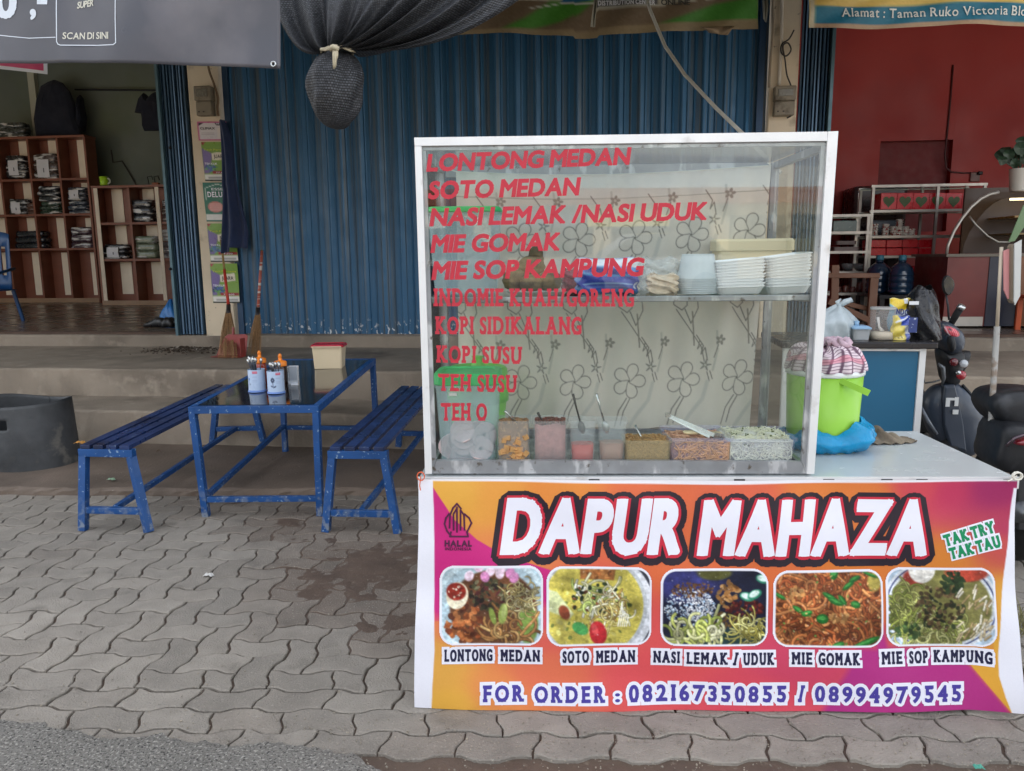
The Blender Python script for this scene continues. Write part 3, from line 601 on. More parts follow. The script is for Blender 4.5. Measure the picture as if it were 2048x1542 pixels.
# --- the five printed dishes
def sprinkle(P, x, y, rx, ry, n, sz, cs, op=.9):
    for _ in range(n):
        a = random.uniform(0, 6.28); r = math.sqrt(random.random()); c = random.choice(cs); k = random.uniform(.7, 1.2)
        P.ell(x+rx*r*math.cos(a), y+ry*r*math.sin(a), sz*random.uniform(.6, 1.3), sz*random.uniform(.4, .9), [min(255, v*k) for v in c], random.uniform(0, 3), 1, op)
def curls(P, x, y, rx, ry, n, r, wd, cs, seg=7):
    for _ in range(n):
        a = random.uniform(0, 6.28); q = math.sqrt(random.random()); c = random.choice(cs); k = random.uniform(.75, 1.12)
        P.curl(x+rx*q*math.cos(a), y+ry*q*math.sin(a), r, wd, [min(255, v*k) for v in c], seg)
def dish(i, w, h):
    if i == 0:
        P = Paint(w, h, (176, 204, 214)); P.ell(w*.5, h*.5, w*.54, h*.62, (196, 218, 224)); P.ell(w*.5, h*.52, w*.5, h*.58, (168, 194, 204), soft=2); P.ell(w*.52, h*.55, w*.42, h*.5, (110, 66, 40), soft=5)
        P.ell(w*.85, h*.72, w*.1, h*.25, (120, 150, 60), soft=4)
        sprinkle(P, w*.25, h*.72, w*.18, h*.24, 90, 7, [(182, 96, 44), (160, 76, 34), (196, 116, 58), (120, 54, 30)])
        sprinkle(P, w*.48, h*.36, w*.2, h*.2, 110, 5, [(58, 54, 38), (84, 82, 52), (40, 34, 30), (120, 116, 84), (90, 40, 40)])
        curls(P, w*.78, h*.42, w*.14, h*.2, 70, 4, .9, [(196, 178, 112), (170, 148, 84), (216, 202, 146)])
        curls(P, w*.68, h*.84, w*.2, h*.16, 26, 7, 2.3, [(178, 126, 66), (150, 100, 52), (206, 160, 92)], 8)
        for q in range(9): P.ell(w*random.uniform(.28, .78), h*random.uniform(.0, .15), 11, 9, random.choice([(226, 160, 200), (238, 190, 218), (214, 130, 184), (246, 214, 232)]), random.uniform(0, 3), 3)
        P.ell(w*.17, h*.38, w*.105, h*.17, (236, 224, 190), .2, 2); P.ell(w*.16, h*.33, w*.095, h*.11, (160, 40, 26), .2, 3); sprinkle(P, w*.16, h*.34, 15, 15, 16, 3, [(190, 60, 40), (120, 26, 20), (240, 226, 196)])
        P.ell(w*.51, h*.63, 6, 17, (146, 170, 66), -.3, 2); P.ell(w*.61, h*.6, 9, 20, (164, 186, 80), .15, 2); P.ell(w*.62, h*.57, 5, 14, (190, 206, 110), .15, 3)
    elif i == 1:
        P = Paint(w, h, (60, 62, 74)); P.ell(w*.46, h*.52, w*.56, h*.72, (218, 222, 228), soft=2); P.ell(w*.45, h*.5, w*.51, h*.66, (186, 192, 196), soft=2); P.ell(w*.44, h*.5, w*.48, h*.63, (206, 190, 74), soft=3)
        sprinkle(P, w*.4, h*.55, w*.4, h*.45, 120, 5, [(220, 206, 90), (190, 178, 52), (172, 160, 44), (60, 90, 40), (228, 218, 120)], .6)
        P.poly([(w*.32, 0), (w*.66, 0), (w*.64, h*.17), (w*.32, h*.16)], (164, 100, 46), soft=3); sprinkle(P, w*.48, h*.08, w*.14, h*.07, 30, 4, [(190, 124, 62), (140, 78, 34)])
        curls(P, w*.48, h*.38, w*.2, h*.16, 46, 5, 2, [(226, 222, 170), (196, 200, 120), (236, 236, 204), (160, 176, 88)])
        sprinkle(P, w*.48, h*.42, w*.24, h*.22, 40, 5, [(40, 62, 36), (30, 46, 30), (112, 58, 30), (150, 84, 44)])
        P.poly([(0, h*.28), (w*.1, h*.32), (w*.26, h*.6), (w*.22, h*.66), (0, h*.55)], (206, 214, 150), soft=3); P.ell(w*.17, h*.58, 10, 15, (140, 62, 36), -.5, 3)
        curls(P, w*.62, h*.55, w*.15, h*.2, 34, 6, 1.3, [(230, 208, 120), (236, 228, 180), (190, 150, 70)])
        P.ell(w*.32, h*.78, 17, 11, (74, 176, 84), .5, 2); P.ell(w*.49, h*.84, 17, 23, (196, 30, 38), -.25, 3); P.ell(w*.46, h*.8, 6, 11, (224, 70, 70), -.3, 3)
        for q in range(5): P.line([(w*.72, h*(.45+.03*q)), (w*(.7+.02*q), h*.62), (w*(.68+.02*q), h*.76)], 1.2, (240, 238, 220))
    elif i == 2:
        P = Paint(w, h, (28, 32, 56)); P.ell(w*.15, h*.2, w*.4, h*.2, (50, 52, 120), soft=20); P.ell(w*.7, h*.95, w*.4, h*.2, (26, 56, 56), soft=20); P.ell(w*.5, h*.05, w*.16, h*.1, (92, 92, 40), soft=4)
        sprinkle(P, w*.27, h*.5, w*.24, h*.25, 500, 2, [(176, 204, 226), (206, 224, 238), (150, 186, 216), (232, 238, 244)])
        sprinkle(P, w*.36, h*.48, w*.13, h*.2, 200, 2, [(238, 238, 240), (226, 232, 238)])
        sprinkle(P, w*.3, h*.27, w*.2, h*.1, 120, 2.6, [(110, 68, 32), (84, 48, 24), (140, 92, 48)])
        sprinkle(P, w*.62, h*.33, w*.1, h*.18, 40, 6, [(170, 112, 52), (140, 84, 34), (200, 146, 80)])
        sprinkle(P, w*.78, h*.52, w*.18, h*.12, 100, 4, [(96, 28, 26), (120, 40, 32), (70, 18, 20)]); sprinkle(P, w*.58, h*.66, w*.14, h*.1, 70, 3.4, [(110, 78, 34), (84, 56, 26)])
        curls(P, w*.82, h*.8, w*.14, h*.12, 60, 5, 1.2, [(180, 170, 80), (150, 140, 54), (206, 200, 120)])
        curls(P, w*.32, h*.82, w*.24, h*.13, 44, 6, 2.6, [(186, 196, 92), (214, 216, 140), (140, 156, 62), (228, 226, 170)])
        for x, y, a in ((.8, .36, .3), (.87, .33, -.5), (.95, .13, .2)): P.ell(w*x, h*y, 15, 9, (40, 140, 104), a, 2); P.ell(w*x-1, h*y-1, 11, 6, (206, 232, 220), a, 2)
    elif i == 3:
        P = Paint(w, h, (104, 50, 24)); P.ell(w*.95, 0, w*.2, h*.2, (50, 80, 160), soft=10)
        curls(P, w*.5, h*.5, w*.6, h*.62, 330, 7, 2.5, [(196, 110, 52), (176, 90, 42), (214, 132, 70), (150, 70, 32)], 8)
        sprinkle(P, w*.2, h*.3, 16, 14, 26, 5, [(206, 150, 84), (184, 124, 62)]); sprinkle(P, w*.6, h*.6, 20, 12, 26, 5, [(206, 150, 84), (184, 124, 62)]); P.ell(w*.92, h*.16, 14, 18, (190, 170, 70), 0, 5)
        for x, y, rx, ry, a in ((.5, .33, 15, 5, .5), (.56, .4, 16, 6, .4), (.62, .38, 12, 5, .9), (.44, .62, 12, 10, .1), (.68, .2, 14, 5, -.6), (.74, .12, 12, 5, -.4), (.22, .5, 12, 5, .6), (.3, .55, 11, 6, -.3), (.84, .93, 30, 6, -.35), (.58, .97, 14, 7, -.4), (.74, .44, 10, 7, .3), (.06, .33, 12, 4, .5), (.55, .05, 8, 12, .3), (.88, .07, 16, 3, .4)):
            P.ell(w*x, h*y, rx, ry, (28, 112, 40), a, 2); P.ell(w*x-1, h*y-1.5, rx*.7, ry*.4, (72, 168, 70), a, 2)
        sprinkle(P, w*.5, h*.5, w*.5, h*.5, 40, 2.4, [(226, 170, 100), (90, 150, 60)])
    else:
        P = Paint(w, h, (172, 196, 214)); P.ell(w*.5, h*.48, w*.53, h*.6, (226, 232, 238), soft=2); P.ell(w*.5, h*.48, w*.5, h*.565, (40, 52, 110), soft=2); P.ell(w*.5, h*.48, w*.488, h*.55, (220, 228, 234), soft=2); P.ell(w*.5, h*.48, w*.46, h*.51, (128, 124, 62), soft=4)
        P.ell(w*.74, h*.06, w*.2, h*.12, (196, 66, 44), 0, 4); P.ell(w*.26, h*.13, w*.1, h*.1, (176, 56, 40), 0, 5); P.ell(w*.33, h*.03, w*.12, h*.17, (236, 232, 220), 0, 3)
        curls(P, w*.18, h*.55, w*.16, h*.28, 80, 5, 1.5, [(150, 160, 66), (176, 180, 92), (112, 124, 46)]); curls(P, w*.45, h*.85, w*.3, h*.14, 60, 7, 1.6, [(170, 176, 90), (140, 150, 62), (196, 196, 120)])
        sprinkle(P, w*.5, h*.5, w*.22, h*.3, 130, 5, [(70, 54, 34), (96, 72, 44), (44, 56, 34), (120, 92, 60), (36, 44, 28)]); sprinkle(P, w*.62, h*.2, w*.1, h*.14, 40, 6, [(50, 72, 40), (34, 52, 30)]); sprinkle(P, w*.2, h*.8, w*.14, h*.1, 40, 5, [(52, 78, 40), (80, 110, 54)])
        for q in range(46):
            x, y = w*random.uniform(.68, .97), h*random.uniform(.2, .85); a = random.uniform(.6, 1.6); l = random.uniform(9, 22); c = random.choice([(226, 212, 176), (206, 184, 136), (238, 230, 206), (176, 148, 96)])
            P.line([(x, y), (x-l*math.cos(a), y+l*math.sin(a))], 2.2, [v*.6 for v in c], .7); P.line([(x, y-1), (x-l*math.cos(a), y-1+l*math.sin(a))], 1.6, c)
    P.photo(); P.grain(4); return P
for i, (x0, y0, x1, y1, nm) in enumerate(((879, 1131, 1086, 1290, 'printed rice cake stew in a pale blue bowl'), (1093, 1134, 1303, 1292, 'printed yellow soup with cabbage and red tomato'), (1321, 1137, 1536, 1292, 'printed white rice with cucumber slices on a dark plate'), (1546, 1140, 1767, 1294, 'printed brown fried noodles with green leaves'), (1773, 1136, 1990, 1294, 'printed noodle soup with shredded chicken and egg'))):
    w_, h_ = x1-x0, y1-y0; fw = 5; D = dish(i, w_, h_); r = 26
    q = Paint(w_, h_, (240, 240, 248)); ax = np.abs(q.X-w_/2)-(w_/2-fw-r); ay = np.abs(q.Y-h_/2)-(h_/2-fw-r); dd = np.hypot(np.maximum(ax, 0), np.maximum(ay, 0))-r
    m = np.clip(.5-dd, 0, 1)[..., None]; D.a = D.a*m+q.a*(1-m)
    def keep(u, v, w_=w_, h_=h_, r=r+fw):
        a, c = max(0, abs(u-.5)*w_-(w_/2-r)), max(0, abs(v-.5)*h_-(h_/2-r)); return a*a+c*c < r*r
    o = printed('dish_photo', D, lambda u, v, x0=x0, y0=y0, w_=w_, h_=h_: BP(x0+u*w_, y0+v*h_, .0015), 170, 126, vinyl, banner, keep=keep); o['label'] = nm
# ties
orange = M('orange_cord', (214, 96, 56), rough=.6); cordw = M('white_cord', (222, 218, 206), rough=.7)
mb = MB(); c = BP(843, 950, .012)
for k in range(2): mb.tube([c+EX*(.012*math.cos(t*.7+k))+Vector((0, 0, .014*math.sin(t*.7+k)))-EY*.002*k for t in range(10)], .0018, 6)
mb.tube([c, c+Vector((-.004, -.004, -.03)), c+Vector((-.001, -.006, -.045))], .0018, 6); mb.build('tie', orange, banner)
c = BP(2030, 950, .006)
mb = MB()
for k in range(3): mb.tube([c+EX*(.014*math.cos(t*.7+k))+Vector((0, 0, .012*math.sin(t*.7+k)))-EY*.003*k for t in range(10)], .003, 6)
mb.tube([c, c+Vector((-.02, -.008, -.012)), c+Vector((-.03, -.01, -.014))], .0025, 6); mb.build('tie', cordw, banner)

# ================================================================== GLASS SHOWCASE
case = thing('glass_showcase', 'glass food showcase with white aluminium edges and red menu lettering', 'display case', S(.6, .3, .80))
FY = .012; SD = .56
def SQ(px, py, y=FY):
    x, z = SP(px, py, y); return S(x, y, z)
def pxprism(mb, pts, y0, y1):
    loc = [SP(px, py, y0) for px, py in pts]; return mb.prism(loc, lambda x, z, t: S(x, t, z), y0, y1)
TL, TR, BL, BR = (828, 275), (1676, 262), (849, 948), (1625, 948)
b = MB(); pxprism(b, [(828, 275), (1655, 263), (1655, 282), (829, 292)], FY-.006, FY+.02); b.build('frame', alu, case, bevel=.001)
b = MB(); pxprism(b, [(829, 292.5), (843, 292.5), (864, 948), (850, 948)], FY-.006, FY+.02); b.build('frame', alu, case, bevel=.001)
b = MB(); pxprism(b, [(1656, 263), (1677, 262), (1629, 948), (1614, 948)], FY-.006, FY+.024); b.build('frame', alu, case, bevel=.001)
b = MB(); pxprism(b, [(843.5, 292.5), (1654.5, 282.5), (1653.5, 291), (844, 301)], FY+.0055, FY+.0185); b.build('inner_frame', alug, case)
b = MB(); pxprism(b, [(844, 301.5), (852, 301.5), (872, 920), (864.5, 947)], FY+.0055, FY+.0185); b.build('inner_frame', alug, case)
b = MB(); pxprism(b, [(1642, 292), (1654.5, 291), (1613, 947), (1603, 922)], FY+.0055, FY+.0185); b.build('inner_frame', alug, case)
b = MB(); pxprism(b, [(872.5, 921), (1602.5, 923), (1612.5, 947), (865, 947)], FY+.0055, FY+.023); b.build('inner_frame', alug, case)
xL, zT = SP(836, 285, FY); xR, zT2 = SP(1664, 272, FY); xRb, zB = SP(1622, 940, FY); xLb, _ = SP(856, 940, FY); zT = (zT+zT2)/2; zB = .802
pane = glass('window_glass', (249, 251, 249), boost=2.0)
GY = lambda z: FY+.0165-.0175*(z-.8)/1.05      # the pane leans out a little at its top
b = MB(); _q = [SP(px, py, FY+.008) for px, py in [(846, 296), (1650, 286), (1608, 940), (868, 940)]]; b.prism(_q, lambda x, z, t: S(x, GY(z)+t, z), 0, .0045); fp = b.build('front_pane', pane, case)
def side_pane(name, xa, xb):
    b = MB(); b.add([S(xb+dx, y, z0) for dx in (-.002, .002) for y, z0 in ((FY+.025, .825), (SD-.02, .825))]+[S(xa+dx, y, z0) for dx in (-.002, .002) for y, z0 in ((FY+.025, zT-.01), (SD-.02, zT-.01))], [(0, 1, 5, 4), (2, 6, 7, 3), (0, 4, 6, 2), (1, 3, 7, 5), (0, 2, 3, 1), (4, 5, 7, 6)])
    return b.build(name, pane, case)
side_pane('side_pane', xL, xLb+.002); side_pane('side_pane', xR, xRb)
b = MB(); b.bar(S(xRb, SD, .80), S(xR, SD, zT-.012), .028, .022); b.build('corner_post', alug, case)
b = MB(); b.bar(S(xLb, SD, .80), S(xL, SD, zT-.012), .028, .022); b.build('corner_post', alug, case)
for z0, z1, nm in ((zT-.05, zT-.012, 'back_rail'), (1.325, 1.345, 'back_rail'), (.801, .83, 'back_rail')):
    MB(SFR).box2((xL+.02, SD-.01, z0), (xRb-.02, SD+.012, z1)).build(nm, alug, case)
for xa, xb in ((xL, xLb), (xR, xRb)):
    MB(SFR).box2((xa-.008, FY+.026, zT-.034), (xa+.012, SD-.012, zT-.011)).build('side_rail', alug, case)
    MB(SFR).box2((xb-.01, FY+.026, .8005), (xb+.012, SD-.012, .8235)).build('side_rail', alug, case)
MB(SFR).box2((xL+.012, FY+.026, zT-.0105), (xR-.012, SD+.015, zT-.004)).build('roof_pane', glass('frosted_roof', (216, 226, 230), rough=.2, boost=1.4), case)
MB(SFR).box2((xLb+.02, FY+.024, .8005), (xRb-.012, SD-.012, .816)).build('base', alug, case)
ZS = SP(1200, 594, .04)[1]
MB(SFR).box2((xL+.03, .055, ZS-.006), (xRb-.025, SD-.06, ZS)).build('shelf', glass('shelf_glass', (206, 222, 220), boost=1.3), case)
MB(SFR).box2((xL+.02, .036, ZS-.016), (xRb-.012, .054, ZS+.002)).build('shelf_edge', alug, case, bevel=.003)
for xx in (xLb-.0, xRb-.03): MB(SFR).box2((xx, .0545, ZS-.022), (xx+.014, SD-.03, ZS-.0065)).build('shelf_bracket', alug, case)
GF = lambda px, py, t: S(*(lambda q: (q[0], GY(q[1])-t, q[1]))(SP(px, py, FY+.006)))
GM = pxm(GF)
redv = M('red_vinyl', (214, 56, 74), rough=.5, var=.06, scale=20, translucent=.25)
for body, x0, xe, y0, ye, cap, sl_ in (('LONTONG MEDAN', 853, 1264, 342, 328, 32, 0), ('SOTO MEDAN', 856, 1163, 397, 389, 33, 0), ('NASI LEMAK /NASI UDUK', 859, 1418, 451, 438, 33, 0), ('MIE GOMAK', 861, 1124, 504, 499, 33, 0), ('MIE SOP KAMPUNG', 863, 1291, 558, 550, 34, 0),
    ('INDOMIE KUAH/GORENG', 867, 1268, 611, 612, 33, 1), ('KOPI SIDIKALANG', 870, 1163, 667, 668, 33, 1), ('KOPI SUSU', 872, 1044, 724, 727, 32, 1), ('TEH SUSU', 875, 1034, 781, 784, 32, 1), ('TEH O', 881, 974, 841, 841, 33, 1)):
    rot = math.atan2(y0-ye, xe-x0)
    lettering('lettering', body, GM, x0, -y0, xe-x0, cap, redv, fp, off=.062 if not sl_ else .042, gap=.03 if not sl_ else .07, slab=.085 if sl_ else 0, shear=0 if sl_ else .17, lift=.0006, rot=rot, space=.5 if sl_ else .36)
# --- curtain hung at the back of the case
CX0, CY0, CW, CH = 900, 325, 650, 540
P = Paint(CW, CH, (230, 222, 211)); P.poly([(0, 0), (CW, 0), (CW, 52), (0, 52)], (234, 228, 219)); P.line([(0, 52), (CW, 50)], .8, (170, 166, 152))
ink = (132, 128, 122)
def flower(x, y, R_, c=ink, wd=1.1, fill=None):
    for k in range(5):
        t = -math.pi/2+k*2*math.pi/5+.32; p = []
        for q in range(13):
            a = t+(q-6)/6*.62; rr_ = R_*(.18+.82*math.cos((q-6)/6*1.45)**.45) if abs(q) < 99 else 0
            p.append((x+rr_*math.cos(a), y+rr_*math.sin(a)*1.04))
        P.line(p, wd, c, .85)
        P.line([(x+R_*.1*math.cos(t), y+R_*.1*math.sin(t)), (x+R_*.5*math.cos(t-.63), y+R_*.5*math.sin(t-.63))], wd, c, .7)
    P.ell(x, y, 2.6, 2.6, c)
def small(x, y, dark=True):
    for k in range(5):
        t = -math.pi/2+k*2*math.pi/5+.2; P.ell(x+6.5*math.cos(t), y+6.5*math.sin(t), 5, 3.2, (150, 146, 138) if dark else (214, 210, 202), t)
        if not dark: P.line([(x+3*math.cos(t-.4), y+3*math.sin(t-.4)), (x+12*math.cos(t), y+12*math.sin(t)), (x+3*math.cos(t+.4), y+3*math.sin(t+.4))], .9, ink, .9)
    P.ell(x, y, 2.5, 2.5, (210, 206, 192))
for r, yy in enumerate((465, 625-8, 768, 930)):
    for k in range(-1, 6):
        x = 1036+k*119+(0 if r % 2 == 0 else -8)-CX0; y = yy-4*k*.5-CY0
        if r % 2 == 0:
            flower(x, y, 36)
            P.line([(x-4, y+36), (x-20, y+62), (x-28, y+96)], 1.2, ink); P.line([(x+3, y+38), (x-10, y+64), (x-16, y+92)], 1.2, ink)
            P.line([(x+52, y+4), (x+44, y+40), (x+18, y+74), (x+2, y+100)], 4, (208, 204, 196), .9, 3)
            P.line([(x+24, y-92), (x+40, y-70), (x+36, y-52), (x+44, y-66), (x+50, y-40)], 1.1, ink); P.line([(x+66, y-100), (x+70, y-60), (x+62, y-20)], 2.2, (200, 196, 186), .9, 2)
            small(x-44, y-80); P.line([(x-48, y-70), (x-56, y-44)], 1.0, ink); small(x+46, y-46+16, False); P.line([(x+50, y-16), (x+56, y+2)], 1, ink); P.line([(x+56, y-18), (x+62, y-2)], 1, ink)
        else:
            P.line([(x-22, y-30), (x-20, y-6), (x-2, y+6), (x+8, y-4), (x+6, y-30)], 1.1, ink); P.line([(x+4, y+4), (x+18, y+34), (x+32, y+2), (x+28, y-22)], 1.1, ink)
            P.line([(x-14, y+4), (x+44, y+84), (x+56, y+130)], 1.0, ink); P.line([(x+20, y+10), (x+28, y+80)], 1.6, (150, 144, 134)); P.line([(x+40, y+70), (x+36, y+88), (x+44, y+78)], 1, ink)
P.grain(2)
cloth = M('curtain_cloth', attr=True, rough=.9, var=.05, scale=6, bump=.15, bscale=40, translucent=.2)
cur = thing('curtain', 'sheer beige curtain with outlined flowers strung across the back of the showcase', 'curtain', S(.6, .5, 1.3))
def cmp(u, v):
    px = (912+u*(1542-912))*(1-v)+v*(918+u*(1500-918)); top = 343+14*math.sin(math.pi*min(1, u*1.0))*(1-.3*u)-u*12; py = top+v*(856-top)
    y = .515+.012*math.sin(u*26+v*2)*(.3+.7*v)+.006*math.sin(u*61+3*v)
    x, z = SP(px, py, .515); return S(x, y, z)
printed('cloth', P, lambda u, v: cmp(u, v), 420, 300, cloth, cur)
b = MB(); a, c = cmp(0, 0), cmp(1, 0); b.tube([S(*[xL+.03, SD-.03, (a.z+.01)])]+[cmp(i/10, 0) for i in range(11)]+[S(xRb-.03, SD-.03, c.z+.01)], .0016, 6); b.build('string', cordw, cur)
# ================================================================== INSIDE THE SHOWCASE
ZF = .8162
frost = M('frosted_plastic', (214, 222, 226), rough=.3, var=.03, alpha=.15, spec=.4)
lilac = M('lilac_plastic', (206, 208, 244), rough=.25, var=.03, alpha=.16, spec=.5)
clearp = M('clear_plastic', (226, 232, 232), rough=.18, var=.02, alpha=.14, spec=.5)
bluep = M('bluish_plastic', (206, 230, 240), rough=.35, var=.03, alpha=.26)
greenl = M('green_lid', (34, 190, 104), rough=.4, var=.05)
lime = M('lime_lid', (112, 204, 84), rough=.35, var=.05, alpha=.94)
steel = M('steel', (188, 190, 190), rough=.22, metal=.9, var=.08)
def fx(px, py, y): return SP(px, py, y)
def tub_geo(px0, px1, ptop, pbase, y, z0=ZF):
    """local box of a container whose front wall stands at depth y: centre x, widths at foot and brim, height"""
    xa, zt = SP(px0, ptop, y); xb, _ = SP(px1, ptop, y); return (xa+xb)/2, xb-xa, zt-z0
def open_tub(t, cx, cy, w0, d0, w1, d1, h, mat, z0=ZF, r=.02, th=.002, rim=.005, name='body', parentis=True):
    b = MB(SFR); rg = []
    for w_, d_, z in ((w0-.01, d0-.01, 0), (w0, d0, .006), (w1, d1, h-.012), (w1, d1, h-.011), (w1+2*rim, d1+2*rim, h-.010), (w1+2*rim, d1+2*rim, h), (w1-2*th, d1-2*th, h), (w0-2*th, d0-2*th, .007), (w0-.014, d0-.014, .003)):
        rg.append(rr(w_, d_, r, z0+z, (cx, cy)))
    b.loft(rg); return b.build(name, mat, t, smooth=False)
def filling(cx, cy, w0, d0, w1, d1, z0, h, mat, name, label, cat, bumpy=.006, n=16, r=.02, grp=None):
    """food filling a tub up to height h with a bumpy top"""
    b = MB(SFR); k0 = .0045; rg = [rr(w0-2*k0, d0-2*k0, r, z0+.006, (cx, cy)), rr(w0+(w1-w0)*.5-2*k0, d0+(d1-d0)*.5-2*k0, r, z0+h*.5, (cx, cy))]
    top = rr(w1-2*k0, d1-2*k0, r, z0+h, (cx, cy)); top = [Vector((p.x, p.y, p.z+random.uniform(-1, 1)*bumpy*.6)) for p in top]; rg.append(top)
    for s_ in (.8, .6, .4, .2): rg.append([Vector((cx+(p.x-cx)*s_, cy+(p.y-cy)*s_, z0+h+bumpy*random.uniform(-.8, 1.4)+(.8-s_)*bumpy)) for p in top])
    b.loft(rg, True, True); return tag(b.build(name, mat, None, smooth=True), label, cat, grp)
def spoon(px, ptip, y, ybase, pbx, pby, label, z=None, mat=None):
    xa, za = SP(px, ptip, y); xb, zb = SP(pbx, pby, ybase)
    a, c = S(xa, y, za), S(xb, ybase, zb); b = MB(); m = a.lerp(c, .5)+Vector((0, 0, -.003))
    b.tube([a, m, c], [.0045, .0032, .003], 8); d = (c-a).normalized()
    b.tube([c, c+d*.012, c+d*.03, c+d*.045], [.003, .011, .013, .005], 10); return tag(b.build('spoon', mat or steel, None, smooth=True), label, 'spoon')
def scatter_bits(b, cx, cy, w, d, z, n, sz, fr=SFR, zj=.004):
    for _ in range(n):
        q = Matrix.Rotation(random.uniform(0, 6.28), 3, 'Z') @ Matrix.Rotation(random.uniform(-.9, .9), 3, 'X')
        s_ = sz*random.uniform(.6, 1.3); b.box((cx+random.uniform(-.5, .5)*w, cy+random.uniform(-.5, .5)*d, z+random.uniform(-.2, 1)*zj), (s_, s_*random.uniform(.6, 1), s_*.7), q)
def noodles(b, cx, cy, w, d, z, n, r, seg, L_, zj=.006):
    for _ in range(n):
        x, y = cx+random.uniform(-.5, .5)*w, cy+random.uniform(-.5, .5)*d; a = random.uniform(0, 6.28); k = random.uniform(-.6, .6); p = []; zz = z+random.uniform(0, 1)*zj
        for i in range(seg):
            p.append((min(cx+w/2, max(cx-w/2, x)), min(cy+d/2, max(cy-d/2, y)), zz+zj*.5*math.sin(i*1.3+a))); a += k+random.uniform(-.2, .2); x += L_*math.cos(a); y += L_*math.sin(a)
        b.tube(p, r, 5)
# -- two lidded prawn cracker tubs on the floor and on the shelf
def big_tub(px0, px1, plid0, plid1, pbase, y, d, z0, label, lidmat, bodymat):
    cx, w_, h = tub_geo(px0, px1, plid1, pbase, y, z0); cy = y+d/2
    t = thing('storage_tub', label, 'storage tub', S(cx, cy, z0))
    open_tub(t, cx, cy, w_*.84, d*.88, w_*.97, d*.97, h, bodymat, z0, r=.035)
    zl = SP(px0, plid0, y)[1]-z0; b = MB(SFR)
    b.loft([rr(w_*1.02, d*1.02, .035, z0+h+.001, (cx, cy)), rr(w_*1.03, d*1.03, .035, z0+h+.004, (cx, cy)), rr(w_*1.0, d*1.0, .035, z0+zl-.004, (cx, cy)), rr(w_*.95, d*.95, .035, z0+zl, (cx, cy)), rr(w_*.8, d*.8, .03, z0+zl, (cx, cy)), rr(w_*.78, d*.78, .03, z0+zl-.006, (cx, cy))])
    b.build('lid', lidmat, t, smooth=False); return t, cx, cy, w_, h
t1, cx, cy, w_, h_ = big_tub(866, 999, 748, 772, 919, .06, .19, ZF, 'frosted tub of pink prawn crackers with a deep green lid', greenl, bluep)
x, z = SP(905, 788, .058); MB(SFR).box2((x-.012, .056, z-.006), (x+.014, .0585, z+.005)).build('sticker', M('sticker', (220, 222, 220), rough=.6), t1)
crk = M('cracker', (238, 206, 208), rough=.8, var=.08, scale=20, bump=.4, bscale=60)
first = None
for i in range(13):
    x, y, z = cx+random.uniform(-.36, .36)*w_*.78, cy-.055+.03*(i % 3), ZF+.034+.02*(i//3)
    if first is None:
        b = MB(); b.grid(lambda u, v: ((.006+.036*v)*math.cos(u*6.2832), (.006+.036*v)*math.sin(u*6.2832), .012*v*v+.004*math.sin(u*18)*v), 18, 4); first = b.build('prawn_cracker', crk, None, smooth=True, solid=.004)
        tag(first, 'curled pink prawn cracker lying inside the frosted tub', 'cracker', 'prawn crackers in the frosted tub'); o = first
    else: o = first.copy(); COL.objects.link(o)
    o.location = S(x, y, z); o.rotation_euler = (1.2+random.uniform(-.5, .5), random.uniform(-.5, .5), random.uniform(-.7, .7))
big_tub(850, 1000, 413, 425, 592, .16, .24, ZS, 'large clear tub with a thin green lid on the showcase shelf', greenl, bluep)
# lime kettle-like tubs behind
def round_tub(pcx, prx, ptopk, ptopl, plow, y, label, knob=True):
    cx, zt = SP(pcx, ptopl, y); r = pw(prx, S(cx, y, zt)); zl = SP(pcx, plow, y)[1]
    t = thing('round_tub', label, 'food tub', S(cx, y, ZF)); lb = M('lime_body', (120, 200, 80), rough=.4, var=.04)
    MB(SFR).lathe([(r*.8, 0), (r*.84, .006), (r*.97, zl-ZF), (r*.95, zl-ZF+.001)], (cx, y, ZF), 40).build('body', lb, t, smooth=True)
    pr = [(r*1.0, zl-ZF-.02), (r*1.03, zl-ZF-.018), (r*1.03, zl-ZF+.012), (r*.99, zt-ZF-.008), (r*.93, zt-ZF), (r*.86, zt-ZF), (r*.84, zt-ZF-.008), (r*.3, zt-ZF-.006)]
    if knob: pr += [(r*.22, zt-ZF), (r*.17, SP(pcx, ptopk, y)[1]-ZF-.006), (r*.2, SP(pcx, ptopk, y)[1]-ZF), (.002, SP(pcx, ptopk, y)[1]-ZF+.002)]
    MB(SFR).lathe(pr, (cx, y, ZF), 40).build('lid', lime, t, smooth=True)
round_tub(955, 60, 712, 733, 790, .40, 'round lime green tub with a knobbed lid behind the cracker tub')
# -- square tubs and cups
def cont(name, label, cat, px0, px1, ptop, pbase, y, d, mat, taper=.9, r=.015):
    cx, w_, h = tub_geo(px0, px1, ptop, pbase, y); cy = y+d/2; t = thing(name, label, cat, S(cx, cy, ZF))
    open_tub(t, cx, cy, w_*taper, d*taper, w_-.008, d-.008, h, mat, r=r); return cx, cy, w_*taper, d*taper, w_-.008, d-.008, h
g = cont('food_container', 'square frosted tub of brown fried tofu cubes with a spoon', 'food tub', 990, 1062, 843, 925, .055, .105, frost, .92)
fm = M('tofu_gravy', (150, 106, 70), rough=.55, var=.35, scale=40, bump=.5, bscale=60, wear=((196, 148, 96), 55, .52, .6))
filling(*g[:6], ZF, g[6]*.93, fm, 'fried_tofu', 'brown fried tofu pieces in gravy filling the first square tub', 'food', .006)
b = MB(SFR); scatter_bits(b, g[0], g[1], g[2]*.8, g[3]*.8, ZF+g[6]*.93, 60, .011); b.v and b.build('tofu_crumb', fm, bpy.data.objects['fried_tofu'])
b = MB(SFR)
